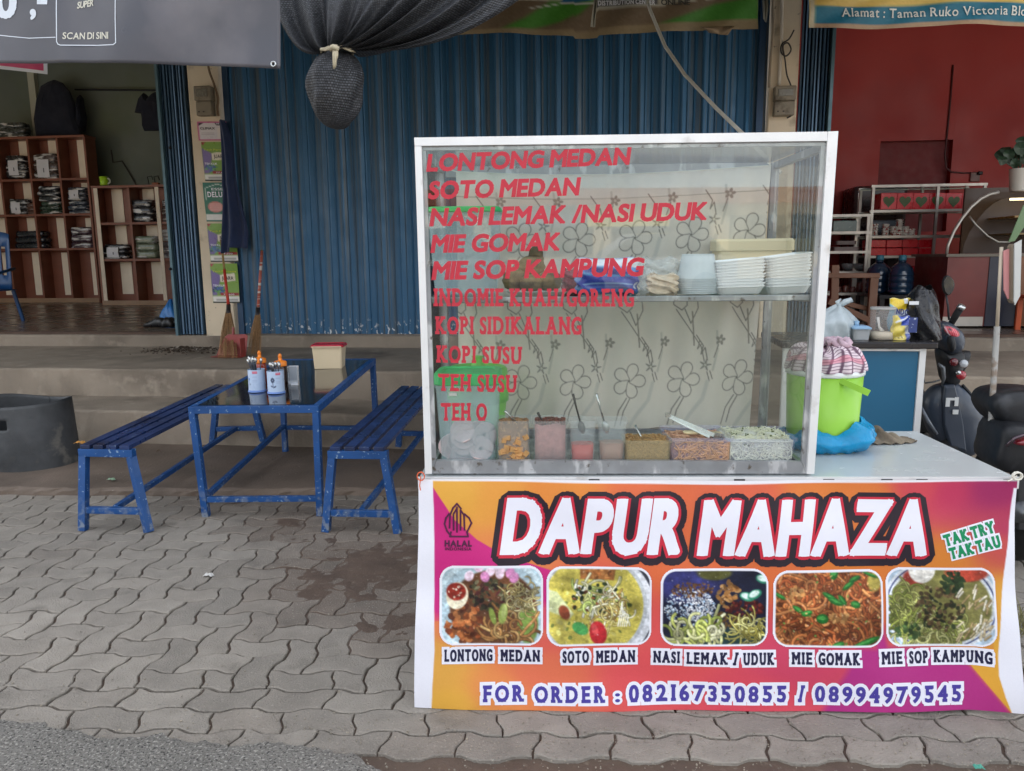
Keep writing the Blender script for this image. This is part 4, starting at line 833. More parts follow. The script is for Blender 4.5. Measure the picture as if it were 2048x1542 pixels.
for _ in range(36): scatter_bits(b, g[0]+random.uniform(-.36, .36)*g[2], g[1]-g[3]/2+.006, .004, .002, ZF+.012+random.random()**1.4*.092, 1, .019)
b.build('tofu_cube', M('tofu', (222, 164, 104), rough=.6, var=.2, scale=30), bpy.data.objects['fried_tofu'])
g = cont('food_container', 'square frosted tub of red chilli paste with a spoon', 'food tub', 1064, 1137, 843, 925, .055, .105, frost, .92)
cm = M('chilli_paste', (196, 134, 132), rough=.6, var=.2, scale=50, bump=.4, bscale=90)
filling(*g[:6], ZF, g[6]*.9, cm, 'chilli_paste', 'pale red chilli paste with dark flakes in the second square tub', 'food', .006)
b = MB(SFR); scatter_bits(b, g[0], g[1], g[2]*.86, g[3]*.84, ZF+g[6]*.92, 150, .009, zj=.008); b.build('chilli_flake', M('chilli_flake', (104, 44, 30), rough=.5, var=.4, scale=60), bpy.data.objects['chilli_paste'])
for i, (p0, p1, lab, sl_, col) in enumerate(((1138, 1195, 'tall frosted cup of bright red sauce', 'bright red sauce in the tall cup', (214, 60, 46)), (1196, 1257, 'tall frosted cup of brown peanut sauce', 'brown peanut sauce in the tall cup', (182, 130, 106)))):
    g = cont('sauce_cup', lab, 'cup', p0, p1, 843, 925, .055, .085, frost, .84, .018)
    filling(g[0], g[1], g[2], g[3], g[2]+(g[4]-g[2])*.45, g[3]+(g[5]-g[3])*.45, ZF, g[6]*(.47 if i == 0 else .5), M('sauce%d' % i, col, rough=.3, var=.06), 'sauce', sl_, 'sauce', .001)
spoon(1010, 822, .06, .10, 1036, 846, 'steel spoon handle leaning in the fried tofu tub'); spoon(1076, 826, .07, .10, 1086, 842, 'dark thin spoon handle standing in the chilli tub', mat=M('dark_steel', (70, 68, 66), rough=.35, metal=.6))
spoon(1146, 788, .07, .09, 1160, 842, 'dark spoon handle rising from the red sauce cup', mat=bpy.data.materials['dark_steel']); spoon(1193, 788, .07, .09, 1208, 842, 'shiny bent spoon in the brown sauce cup')
g = cont('food_container', 'shallow clear box of ground peanut crumbs', 'food tub', 1249, 1346, 882, 928, .05, .11, M('beige_plastic', (214, 196, 160), rough=.25, alpha=.3, var=.02), .93)
pn = M('peanut_crumb', (196, 152, 96), rough=.8, var=.35, scale=90, bump=.8, bscale=200, wear=((150, 106, 58), 160, .55, .62))
filling(*g[:6], ZF, g[6]*.94, pn, 'peanut_crumbs', 'golden ground peanut crumbs filling the shallow box', 'food', .005)
b = MB(SFR); scatter_bits(b, g[0], g[1], g[4]*.9, g[5]*.88, ZF+g[6]*.96, 220, .006); b.build('crumb', pn, bpy.data.objects['peanut_crumbs'])
spoon(1270, 850, .12, .10, 1290, 886, 'steel spoon stuck in the peanut crumbs')
# -- lilac tubs of noodles
def lilac_tub(label, px0, px1, ptop, pbase, y, d):
    return cont('noodle_tub', label, 'food tub', px0, px1, ptop, pbase, y, d, lilac, .88, .02)
g = lilac_tub('lilac tub of thick pink brown noodles with tongs on top', 1336, 1470, 877, 928, .05, .2)
nm = M('thick_noodle', (214, 166, 136), rough=.45, var=.22, scale=40); nb = M('noodle_bed', (176, 124, 98), rough=.7, var=.4, scale=60, bump=.6, bscale=80)
filling(*g[:6], ZF, g[6]*.8, nb, 'thick_noodles', 'thick pale brown noodles heaped in the lilac tub with tongs', 'food', .006)
b = MB(SFR); noodles(b, g[0], g[1], g[2]*.92, g[3]*.9, ZF+g[6]*.8, 70, .0028, 9, .012); noodles(b, g[0], g[1]-g[3]*.5+.0058, g[2]*.92, .003, ZF+.012, 0, .0028, 9, .012)
for _ in range(110):   # strands pressed against the front wall
    x, z = g[0]+random.uniform(-.46, .46)*g[2], ZF+.01+random.random()*(g[6]*.72); a = random.uniform(-.9, .9); k = random.uniform(-.4, .4); p = []
    for i in range(6): p.append((max(g[0]-g[2]*.48, min(g[0]+g[2]*.48, x)), g[1]-g[3]*.5-.0005-(z-ZF)*.07+random.uniform(0, .003), max(ZF+.008, min(ZF+g[6]*.86, z)))); a += k; x += .012*math.cos(a); z += .012*math.sin(a)
    b.tube(p, .0027, 5)
b.build('noodle', nm, bpy.data.objects['thick_noodles'])
b = MB(SFR); b.loft([rr(.05, .03, .012, ZF+g[6]*.9, (g[0]-.01, g[1]+.01)), rr(.056, .036, .014, ZF+g[6]*.95, (g[0]-.01, g[1]+.01)), rr(.05, .03, .012, ZF+g[6]*1.0, (g[0]-.01, g[1]+.01))]); b.loft([rr(.07, .035, .012, ZF+g[6]*.9, (g[0]+.05, g[1]-.01)), rr(.078, .04, .014, ZF+g[6]*.95, (g[0]+.05, g[1]-.01)), rr(.07, .035, .012, ZF+g[6]*.99, (g[0]+.05, g[1]-.01))]); b.build('noodle_cake', M('noodle_cake', (226, 206, 166), rough=.6, var=.15, scale=30), bpy.data.objects['thick_noodles'], smooth=True)
tg = thing('tongs', 'steel food tongs lying across the thick noodles', 'tongs', S(g[0], g[1], ZF+.09))
xa, za = SP(1338, 832, .19); xb, zb = SP(1420, 873, .11)
for dx, dz in ((0, 0), (.012, .006)):
    b = MB(); a, c = S(xa, .19, za), S(xb+dx, .11-dx*.5, zb+dz); b.bar(a, c, .013, .0016, up=EY); b.bar(c, c+EX*.03+Vector((0, 0, -.006)), .02, .0016, up=EY); b.build('arm', steel, tg)
b = MB(SFR); b.box2((xa-.012, .185, za-.004), (xa+.004, .2, za+.01)); b.build('hinge', steel, tg)
g = lilac_tub('lilac tub of white rice noodles flecked with herbs', 1452, 1598, 879, 928, .05, .2)
wb = M('rice_noodle_bed', (226, 224, 214), rough=.7, var=.12, scale=50, bump=.6, bscale=90, wear=((120, 124, 88), 60, .64, .68))
filling(*g[:6], ZF, g[6]*.88, wb, 'rice_noodles', 'white rice noodles with green flecks heaped in the second lilac tub', 'food', .012)
b = MB(SFR); noodles(b, g[0], g[1], g[2]*.9, g[3]*.85, ZF+g[6]*.9, 200, .0013, 9, .009, .012); b.build('noodle', M('rice_noodle', (232, 230, 206), rough=.5, var=.1, scale=30), bpy.data.objects['rice_noodles'])
b = MB(SFR)
for _ in range(150):
    x, z = g[0]+random.uniform(-.47, .47)*g[2], ZF+.01+random.random()*(g[6]*.8); a = random.uniform(0, 6.28); k = random.uniform(-.7, .7); p = []
    for i in range(6): p.append((max(g[0]-g[2]*.48, min(g[0]+g[2]*.48, x)), g[1]-g[3]*.5-.0005-(z-ZF)*.07+random.uniform(0, .003), max(ZF+.008, min(ZF+g[6]*.9, z)))); a += k; x += .009*math.cos(a); z += .009*math.sin(a)
    b.tube(p, .0016, 5)
b.build('noodle', M('rice_noodle_pale', (240, 238, 228), rough=.5, var=.12, scale=30), bpy.data.objects['rice_noodles'])
b = MB(SFR); scatter_bits(b, g[0], g[1], g[2]*.85, g[3]*.8, ZF+g[6]*.97, 60, .005, zj=.012); b.build('herb', M('herb', (92, 104, 52), rough=.6, var=.4, scale=60), bpy.data.objects['rice_noodles'])
# -- on the shelf: trays, bowls, packs
foam = M('foam', (240, 242, 244), rough=.5, var=.02, bump=.05, bscale=200)
def tray_mesh(w_, d_):
    b = MB(); b.loft([rr(w_*.8, d_*.8, .02, .0), rr(w_*.84, d_*.84, .025, .003), rr(w_*.97, d_*.97, .03, .022), rr(w_, d_, .03, .024), rr(w_, d_, .03, .027), rr(w_*.96, d_*.96, .03, .0265), rr(w_*.82, d_*.82, .024, .0055), rr(w_*.78, d_*.78, .02, .0045)])
    return b
for px0, px1, pt, pb, n, y, tilt, desc in ((1432, 1538, 508, 584, 10, .09, .09, 'beside the nested bowls'), (1534, 1632, 498, 580, 11, .12, .13, 'against the side pane')):
    xa, zb = SP(px0, pb, y); xb, zt = SP(px1, pt, y); w_ = xb-xa; dz = (zt-ZS-.035)/n; proto = None
    for k in range(n):
        lab = 'white foam tray, %s of the stack %s' % (('topmost' if k == n-1 else ORD[k]+(' from the base' if k else '')), desc)
        if proto is None: proto = tray_mesh(w_, w_*1.15).build('foam_tray', foam, None); o = proto
        else: o = proto.copy(); COL.objects.link(o)
        tag(o, lab, 'foam tray', 'foam trays stacked on the shelf')
        o.location = S((xa+xb)/2+.002*math.sin(k*2.1), y+w_*.58, ZS+.001+k*dz); o.rotation_euler = (.0, -tilt*(.3+.7*k/n), SANG+.015*math.sin(k*3.3))
bowlm = M('clear_bowl', (228, 236, 240), rough=.15, alpha=.5, var=.02)
x, zb = SP(1402, 588, .08); r = pw(41, S(x, .08, ZS)); hT = SP(1402, 506, .1)[1]-ZS; proto = None
for k in range(9):
    if proto is None:
        b = MB(); hh = hT-.05; b.lathe([(r*.78, hh), (r*.8, hh-.002), (r*.98, .012), (r*1.05, .006), (r*1.05, .003), (r*.96, .004), (r*.775, hh-.006), (.001, hh-.006)], (0, 0, 0), 36, False, False); proto = b.build('plastic_bowl', bowlm, None, smooth=True); o = proto
    else: o = proto.copy(); COL.objects.link(o)
    tag(o, 'clear plastic bowl turned over, %s of the nested pile' % ('topmost' if k == 8 else ORD[k]+(' from the base' if k else '')), 'bowl', 'clear bowls nested upside down'); o.location = S(x, .08+r, ZS+.001+k*.0058)
xa, zt = SP(1434, 478, .38); xb, _ = SP(1592, 478, .38); t = thing('food_box', 'cream plastic box with a flat lid behind the foam trays', 'box', S((xa+xb)/2, .42, ZS))
cr_m = M('cream_plastic', (230, 214, 180), rough=.4, var=.03); zl = SP(1434, 502, .38)[1]; D_ = .12
MB(SFR).loft([rr((xb-xa)*.86, D_*.9, .015, ZS+.001, ((xa+xb)/2, .38+D_/2)), rr((xb-xa)*.95, D_*.95, .015, zl-.001, ((xa+xb)/2, .38+D_/2))]).build('body', cr_m, t)
MB(SFR).loft([rr((xb-xa), D_, .015, zl, ((xa+xb)/2, .38+D_/2)), rr((xb-xa), D_, .015, zt-.008, ((xa+xb)/2, .38+D_/2)), rr((xb-xa)*.95, D_*.95, .012, zt, ((xa+xb)/2, .38+D_/2))]).build('lid', cr_m, t)
# leaf-wrapped rice cakes on a tray
leaf = M('dry_leaf', (104, 92, 62), rough=.6, var=.35, scale=18, stretch=(1, 1, 4), bump=.5, bscale=30, wear=((70, 58, 42), 20, .5, .65))
def px_shelf(px0, px1, y): return SP(px0, 585, y)[0], SP(px1, 585, y)[0]
xa, xb = px_shelf(1012, 1142, .10); wht = M('white_plate', (226, 228, 228), rough=.3)
b = MB(SFR); b.loft([rr((xb-xa)*.8, .16, .03, ZS+.001, ((xa+xb)/2, .19)), rr((xb-xa), .2, .04, ZS+.014, ((xa+xb)/2, .19)), rr((xb-xa)*.97, .19, .04, ZS+.014, ((xa+xb)/2, .19)), rr((xb-xa)*.78, .15, .03, ZS+.004, ((xa+xb)/2, .19))]); tag(b.build('tray', M('clear_tray', (200, 206, 200), rough=.2, alpha=.5), None), 'shallow clear tray under the leaf wrapped rice cakes', 'tray')
for i, (px, py, rx, ry, y, dsc) in enumerate(((1030, 560, 24, 21, .15, 'at the outer end of the tray'), (1062, 566, 22, 17, .13, 'low at the front of the heap'), (1098, 562, 24, 20, .15, 'round one beside the blue pack'), (1062, 534, 26, 22, .2, 'in the middle of the heap'), (1048, 545, 20, 22, .22, 'dark one behind the heap'), (1072, 518, 15, 17, .22, 'topmost with a twisted pointed tip'))):
    x, z = SP(px, py, y); c = S(x, y, z); r = pw(rx, c); q = pw(ry, c); b = MB(); ph = random.uniform(0, 6)
    def lf(u, v, c=c, r=r, q=q, ph=ph, tip=(i == 5)):
        a = u*6.2832; t = v*math.pi; k = 1+.1*math.sin(5*a+ph)+.06*math.sin(9*t+a*2); R_ = math.sin(t)**(.7)*k
        return c+EX*(r*R_*math.cos(a))+EY*(r*.8*R_*math.sin(a))+Vector((0, 0, q*(-math.cos(t))*(1.5 if tip and v > .5 else 1)))
    b.grid(lf, 20, 12); tag(b.build('rice_cake', leaf, None, smooth=True), 'leaf wrapped rice cake %s' % dsc, 'rice cake', 'leaf wrapped rice cakes on the shelf')
# blue and white snack pack, clear bags
def pillow(name, label, cat, px0, px1, p0, p1, y, d, P=None, mat=None, grp=None, puff=.5, wr=.004):
    xa, zt = SP(px0, p0, y); xb, zb = SP(px1, p1, y); b = MB()
    def fn(u, v):
        a = u*6.2832; x = math.cos(a); yv = math.sin(a); cx = (xa+xb)/2; hw = (xb-xa)/2; sx = math.copysign(abs(x)**.55, x); e = (1-(2*v-1)**4)**.5
        return S(cx+hw*sx*(.93+.07*e)+wr*math.sin(v*23+u*9), y+d/2+d/2*math.copysign(abs(yv)**puff, yv)*e+wr*math.sin(v*17+u*31), zb+(zt-zb)*v+wr*.7*math.sin(u*25+v*5))
    if P is not None: return tag(printed(name, P, lambda u, v: fn(1.0*(u-.5)+.0-.25+0, 1-v), 64, 30, mat), label, cat, grp)
    b.grid(fn, 64, 30); return tag(b.build(name, mat, None, smooth=True), label, cat, grp)
P = Paint(256, 80, (52, 72, 176)); P.poly([(0, 0), (256, 0), (256, 22), (200, 28), (128, 18), (60, 30), (0, 24)], (226, 232, 242), soft=3)
for k in range(7): P.line([(66+k*4, 34), (74+k*4, 78)], 1, (130, 170, 220))
P.ell(128, 28, 34, 12, (70, 150, 214), 0, 2); P.ell(128, 28, 24, 7, (40, 60, 160), 0, 2); P.line([(104, 56), (156, 56)], 1.4, (150, 190, 230)); P.line([(104, 62), (150, 62)], 1, (150, 190, 230)); P.ell(166, 58, 5, 7, (230, 236, 244)); P.ell(166, 58, 2, 3, (52, 72, 176)); P.poly([(0, 68), (256, 68), (256, 80), (0, 80)], (60, 130, 200), soft=2)
foilp = M('printed_foil', attr=True, rough=.25, var=.05, scale=30, bump=.35, bscale=30, coat=.3)
pillow('snack_pack', 'blue and white plastic pack lying on the showcase shelf', 'pack', 1152, 1280, 516, 590, .10, .1, P, foilp, puff=.8)
pillow('red_bag', 'dark red plastic bag beside the leaf parcels', 'bag', 1124, 1160, 538, 590, .2, .08, None, M('red_film', (150, 40, 60), rough=.3, var=.2, scale=20, bump=.4, bscale=30))
clearbag = M('clear_film', (222, 228, 228), rough=.12, alpha=.32, var=.1, scale=30, bump=.8, bscale=28, spec=.8)
pillow('clear_bag', 'crumpled clear plastic bag between the blue pack and the bowls', 'bag', 1282, 1362, 516, 590, .13, .14, None, clearbag, wr=.01)
pillow('clear_bag', 'small clear bag of pale snacks at the foot of the crumpled bag', 'bag', 1298, 1356, 548, 590, .08, .045, None, M('snack_film', (226, 208, 184), rough=.2, var=.25, scale=40, bump=.7, bscale=40, alpha=.8), wr=.006)
MB(SFR).box2((SP(1606, 440, SD-.05)[0], SD-.06, SP(1606, 452, SD-.05)[1]), (SP(1655, 440, SD-.05)[0], SD-.03, SP(1606, 420, SD-.05)[1])) if 0 else None

# ================================================================== ON THE COUNTER BESIDE THE CASE
zc = .8005
x, y = SZ(1640, 880, zc); y = .42; x = SP(1642, 870, y)[0]; R0 = pw(66, S(x, y, 1)); R1 = pw(73, S(x, y, 1)); zr = SP(1642, 735, y)[1]
jug = thing('cooler_bucket', 'lime green cooler bucket with a handle and a checked cloth over its top', 'bucket', S(x, y, zc))
lg = M('lime_plastic', (150, 206, 66), rough=.38, var=.05, scale=8)
pr = [(R0*.97, 0), (R0, .006), (R1*.985, zr-zc-.022)]
MB(SFR).lathe(pr, (x, y, zc), 48).build('body', lg, jug, smooth=True)
b = MB(SFR)
for k in range(40):
    a = 2*math.pi*k/40
    b.bar((x+R0*.9985*math.cos(a), y+R0*1.0*math.sin(a), zc+.02), (x+R1*.9845*math.cos(a), y+R1*.9845*math.sin(a), zr-.03), .002, .0015)
pass
MB(SFR).lathe([(R1*.985, zr-zc-.021), (R1*1.02, zr-zc-.018), (R1*1.02, zr-zc-.002), (R1*.97, zr-zc)], (x, y, zc), 48).build('rim', M('white_plastic', (226, 230, 228), rough=.35, var=.03), jug, smooth=True)
hx, hz = SP(1672, 757, y-R1*.86); h0 = S(hx, y-R1*.9, hz); hx2, hz2 = SP(1730, 783, y-R1*1.05); h1 = S(hx2, y-R1*1.15, hz2)
b = MB(); n = 12; lf_, rt_ = [], []
for i in range(n+1):
    t = i/n; p = h0.lerp(h1, t)-EY*.02*math.sin(t*math.pi/2); lf_.append(p)
for p, q in zip(lf_, lf_[1:]): b.bar(p, q+(q-p)*.05, .010, .021, up=Z)
b.lathe([(.001, -.004), (.014, -.004), (.014, .006), (.001, .006)], (0, 0, 0), 16) if 0 else None
b.build('handle', lg, jug)
MB().box(h0+EX*.002+Vector((0, 0, .014)), (.016, .012, .02)).build('latch', bpy.data.materials['white_plastic'], jug)
# checked cloth tied over the bucket top
P = Paint(240, 160, (222, 204, 210))
for k in range(0, 240, 12): P.line([(k, 0), (k, 160)], 1.5, (96, 70, 88), .9)
for k in range(0, 160, 12): P.line([(0, k), (240, k)], 1.3, (96, 70, 88), .9)
P.poly([(0, 96), (240, 96), (240, 118), (0, 118)], (206, 96, 116), .45)
zk = SP(1642, 690, y)[1]
def gc(u, v):
    a = u*6.2832+.3*v; R_ = R1*(1.03-.95*v**2.2) + .012*math.sin(a*7+v*4)*v + .006*math.sin(a*13); z = zr-.004+(zk-zr)*math.sin(min(1, v*1.15)*math.pi/2)+.012*math.sin(a*5+2)*v*(1-v)*3+.008*math.sin(a*11+v*9)*v
    return S(x+R_*math.cos(a), y+R_*math.sin(a), z)
chk = M('checked_cloth', attr=True, rough=.85, var=.05, scale=20, bump=.25, bscale=60)
o = printed('checked_cloth', P, lambda u, v: gc(u, 1-v), 260, 100, chk); tag(o, 'pink checked cloth bunched over the green bucket lid', 'cloth')
kn = MB(); 
for k in range(5):
    a = k*1.3; cx_ = x+.03+.028*math.cos(a); cy_ = y-.02+.028*math.sin(a); kn.tube([S(cx_+.018*math.cos(t*1.05+k), cy_+.012*math.sin(t*1.05), zk+.002+.012*math.sin(t*2.1+k)+.01) for t in range(7)], .011, 8, closed=True)
kn.build('knot', chk, o, smooth=True, cols=np.array([[.62, .45, .52]]*len(kn.v))*RNG.uniform(.75, 1.05, (len(kn.v), 1)))
# blue bag around the bucket foot
bl = M('blue_film', (20, 152, 206), rough=.3, var=.14, scale=12, bump=.5, bscale=22, translucent=.2)
def bag(u, v):
    a = u*6.2832; fr_ = .5-.5*math.cos(a+.9); hh = .05+.045*max(0, math.cos(a-.1))+.03*max(0, math.cos(a+1.6)); R_ = R0*1.02+(.012+.032*math.sin(v*math.pi)**.8)*(1+.35*math.sin(a*6+1))+.02*max(0, math.cos(a+.35))*math.sin(v*3.1)
    return S(x+R_*math.cos(a)+.004*math.sin(v*20+a*9), y+R_*math.sin(a), zc+.001+hh*v*(1.0+.15*math.sin(a*5))+.003*math.sin(a*17+v*6))
b = MB(); b.grid(bag, 140, 22); tag(b.build('blue_plastic_bag', bl, None, smooth=True), 'bright blue plastic bag crumpled around the foot of the green bucket', 'plastic bag')
# grey rag
rg = M('grey_rag', (128, 116, 100), rough=.95, var=.2, scale=20, bump=.5, bscale=70, wear=((98, 86, 72), 12, .5, .65))
xa, ya = SZ(1786, 889, zc)
def ragf(u, v):
    a, c = (u-.5), (v-.5); X = xa+a*.185-.01*c; Y_ = ya+.05+c*.12*(1-.5*max(0, a)*2); h = .03*math.exp(-((a+.28)/.2)**2-(c/.4)**2)+.024*math.exp(-((a-.02)/.18)**2-(c/.35)**2)
    h *= 1+.5*math.sin(u*17+v*4)+.25*math.sin(v*19+u*7); h *= (1-min(1, (2*abs(c))**3))*(1-min(1, (2*abs(a))**6))
    return S(X, Y_, zc+.003+max(0, h)+.0035*(1+math.sin(u*27+v*21)))
b = MB(); b.grid(ragf, 60, 40); tag(b.build('rag', rg, None, smooth=True, solid=.004), 'crumpled grey brown rag on the pale counter top', 'rag')
# ================================================================== TABLE AND BENCHES
bluep_m = M('blue_paint', (20, 72, 130), rough=.42, var=.2, scale=7, bump=.15, bscale=60, wear=((128, 152, 178), 52, .635, .66), wear2=((122, 130, 140), 26, .5, .6, (1, 1, 1), .2, .0))
slat_m = M('dark_blue_slat', (40, 58, 100), rough=.34, var=.2, scale=5, wear=((92, 108, 132), 26, .66, .7), wear2=((30, 34, 52), 4, .5, .7))
gtop = M('black_table_glass', (24, 22, 24), rough=.06, var=.1, scale=2, spec=.9, coat=.6)
tb = thing('table', 'blue painted steel table with a glossy black top and chipped legs', 'table', G(520, 990))
fl, fr_ = Pt(385, 812, 4.12), Pt(632, 810, 4.19); YB = 5.50
bl_, br_ = Pt(561, 718, YB), Pt(745, 717, YB)
f = [Vector(fl), Vector(fr_), Vector(br_), Vector(bl_)]
dn = Vector((0, 0, -.022))
def inset4(f, k): c = sum(f, Vector())/4; return [p+(c-p).normalized()*k for p in f]
b = MB(); q = inset4(f, .035); b.loft([[p+Vector((0, 0, -.012)) for p in q], [p+Vector((0, 0, -.003)) for p in q]]); b.build('table_top', gtop, tb)
for i in range(4):
    a, c = f[i], f[(i+1) % 4]; d = (c-a).normalized(); MB().bar(a-d*.019+dn, c+d*.019*(1 if i % 2 else 1)+dn, .038 if i % 2 else .0379, .042 if i % 2 else .0416).build('apron_rail', bluep_m, tb, bevel=.002)
ft = [G(413, 1033), G(641, 1031), None, G(571, 903, .05)]
ft[2] = Vector((br_[0]+.02, br_[1]-.03, .052))
for i in range(4): MB().bar(f[i]+Vector((0, 0, -.044)), ft[i], .0385 if i < 2 else .036, .0385).build('leg', bluep_m, tb, bevel=.002)
def on(i, t): return (f[i]+Vector((0, 0, -.044))).lerp(ft[i], t)
k1 = .83
for i, j, t in ((0, 1, k1), (3, 2, .72)): 
    a, c = on(i, t), on(j, t); d = (c-a).normalized()*.02; MB().bar(a+d, c-d, .03, .032).build('stretcher', bluep_m, tb, bevel=.002)
a, c = on(0, .82), on(3, .70); d = (c-a).normalized()*.022; MB().bar(a+d, c-d, .031, .031).build('stretcher', bluep_m, tb, bevel=.002)
def bench(label, tl, tr, bl, br, ffl, ffr, fbl, fbr, yst):
    t = thing('bench', label, 'bench', (Vector(ffl)+Vector(fbr))/2, 'slatted blue benches along the table')
    tl, tr, bl, br = map(Vector, (tl, tr, bl, br)); n = 4
    for k in range(n):
        u = (k+.5)/n; a, c = tl.lerp(tr, u), bl.lerp(br, u); MB().bar(a+Vector((0, -.02, 0)), c, (tr-tl).length/n*.72, .022).build('slat', slat_m, t, bevel=.002)
    for a, c, fa, fc in ((tl, tr, ffl, ffr), (bl, br, fbl, fbr)):
        fa, fc = Vector(fa), Vector(fc); dz = Vector((0, 0, -.034)); d = (c-a).normalized()
        MB().bar(a+dz-d*.004, c+dz+d*.004, .042, .044).build('cross_bar', bluep_m, t, bevel=.002)
        la = (a+dz+Vector((0, 0, -.0225))+d*.016, fa); lc = (c+dz+Vector((0, 0, -.0225))-d*.016, fc)
        for p, q in (la, lc): MB().bar(p, q, .042, .042).build('leg', bluep_m, t, bevel=.002)
        p, q = la[0].lerp(la[1], yst), lc[0].lerp(lc[1], yst); e = (q-p).normalized()*.021; MB().bar(p+e, q-e, .032, .036).build('stretcher', bluep_m, t, bevel=.002)
    m0 = ((tl+dz).lerp(Vector(ffl), yst)+(tr+dz).lerp(Vector(ffr), yst))/2; m1 = ((bl+dz).lerp(Vector(fbl), yst)+(br+dz).lerp(Vector(fbr), yst))/2
    d = (m1-m0).normalized()*.02; MB().bar(m0+d, m1-d, .03, .03).build('long_stretcher', bluep_m, t, bevel=.002); return t
Yb = 5.50
bench('blue slatted bench reaching past the dark rubber bin', Pt(161, 892, 3.88), Pt(266, 894, 3.88), Pt(430, 771, Yb), Pt(505, 773, Yb), G(167, 1061), G(298, 1064), Pt(425, 886, Yb), Pt(527, 882, Yb), .72)
bench('blue slatted bench between the table and the food stall', Pt(658, 896, 3.97), Pt(774, 897, 3.97), Pt(801, 774, Yb), Pt(880, 776, Yb), G(652, 1063), G(796, 1066), Pt(797, 893, Yb+.0), Pt(898, 895, Yb+.0), .74)
# --- things on the table
def ontop(px, py):
    d = Vector(ray(px, py)); n = (f[1]-f[0]).cross(f[3]-f[0]).normalized(); t = (f[0]-Vector(CAM)).dot(n)/d.dot(n); return Vector(CAM)+d*t+Vector((0, 0, -.002))
wc = M('white_enamel', attr=True, rough=.3, var=.03)
bandm = M('blue_band', (120, 152, 214), rough=.35, var=.05)
for i, (px, py, lab) in enumerate(((515, 782, 'white and blue cutlery cup crowded with spoons, with a faint blue flower'), (553, 785, 'white and blue cutlery cup printed with a dark flower'))):
    c = ontop(px, py); r = pw(16.5, c); hgt = pw(45, c); t = thing('cutlery_cup', lab, 'cutlery holder', c)
    P = Paint(260, 90, (186, 206, 232)); X0 = 196 if i else 176
    P.poly([(X0+16, 6), (X0+40, 6), (X0+40, 15), (X0+16, 15)], (206, 70, 96)); P.line([(X0+19, 10), (X0+37, 10)], 1, (240, 220, 226))
    if i == 0: P.ell(X0-6, 40, 6, 6, (92, 130, 196)); P.line([(X0-6, 46), (X0-4, 76)], 1, (110, 130, 170)); P.ell(X0, 62, 6, 3, (130, 150, 180), -.6)
    else:
        for k in range(8): P.ell(X0+6*math.cos(k*.785), 38+7*math.sin(k*.785), 5, 3.4, (62, 74, 104), k*.785)
        P.ell(X0, 38, 3, 3, (150, 164, 190)); P.line([(X0, 48), (X0+3, 72)], 1.2, (62, 74, 104)); P.ell(X0+10, 66, 7, 3, (62, 74, 104), -.5); P.ell(X0-5, 64, 6, 3, (80, 92, 124), .6)
    for k in range(5): P.line([(X0+16, 30+k*7), (X0+38, 30+k*7)], .6, (150, 168, 200))
    printed('cup', P, lambda u, v, c=c, r=r, hgt=hgt: c+Vector((r*math.cos(u*6.2832), r*math.sin(u*6.2832), .012+(1-v)*(hgt-.012))), 96, 30, wc, t)
    MB().lathe([(r*1.06, 0), (r*1.1, .003), (r*1.06, .0075), (r*.96, .0078)], c, 32).build('foot', bandm, t, smooth=True)
    MB().lathe([(r*1.03, .0079), (r*1.06, .010), (r*1.0, .013), (r*.9, .0131)], c, 32).build('foot_band', bandm, t, smooth=True)
    for k in range(14 if i == 0 else 9):
        a = random.uniform(0, 6.28); q = random.uniform(.1, .75)*r; l = random.uniform(.05, .085) if i == 0 else random.uniform(.018, .034); ln = .55 if i == 0 else .35
        p0 = c+Vector((q*math.cos(a)*.4, q*math.sin(a)*.4, hgt*.4)); p1 = c+Vector((q*math.cos(a)*1.2-ln*.022, q*math.sin(a), hgt+l*.55)); d = (p1-p0).normalized(); b = MB()
        b.tube([p0, p1, p1+d*.008, p1+d*.02, p1+d*.034, p1+d*.04], [.0028, .0028, .007, .0105, .0075, .001], 7)
        tag(b.build('spoon', steel, None, smooth=True), 'steel spoon standing in the cup %s' % ('with the faint blue flower' if i == 0 else 'with the dark flower'), 'spoon', 'spoons in the cup %d' % (i+1))
orc = M('orange_cap', (244, 138, 44), rough=.35, var=.04)
for px, py, lab, col in ((522, 762, 'sauce bottle with an orange nozzle behind the crowded spoons', (150, 52, 36)), (563, 768, 'dark soy sauce bottle with an orange nozzle cap', (52, 32, 26))):
    c = ontop(px, py); r = pw(12.5, c); hh = pw(38, c); t = thing('sauce_bottle', lab, 'bottle', c)
    MB().lathe([(r*.96, 0), (r, .004), (r, hh*.8), (r*.9, hh*.94), (r*.8, hh)], c, 24).build('body', M('sauce_'+str(px), col, rough=.2, var=.1, coat=.3), t, smooth=True)
    MB().lathe([(r*.98, hh*.98), (r*1.0, hh*1.0), (r*1.0, hh*1.2), (r*.8, hh*1.25), (r*.3, hh*1.28), (r*.26, hh*1.46), (r*.32, hh*1.48), (r*.18, hh*1.62), (.0005, hh*1.63)], c, 24).build('cap', orc, t, smooth=True)
c = ontop(588, 768); wd = pw(18, c); hh = pw(36, c); t = thing('napkin_box', 'small clear plastic box standing open beside the cutlery cups', 'box', c); R3 = Matrix.Rotation(.18, 3, 'Z')
b = MB()
for o_, s_ in (((0, 0, .003), (wd, wd*.8, .005)), ((-wd/2, 0, hh/2), (.002, wd*.8, hh)), ((wd/2, 0, hh/2), (.002, wd*.8, hh)), ((0, wd*.4, hh/2), (wd, .002, hh)), ((0, -wd*.4, hh*.12), (wd, .002, hh*.24))): b.box(c+R3 @ Vector(o_), s_, R3)
b.build('body', M('acrylic', (214, 220, 226), rough=.1, alpha=.4, var=.04, spec=.8), t)
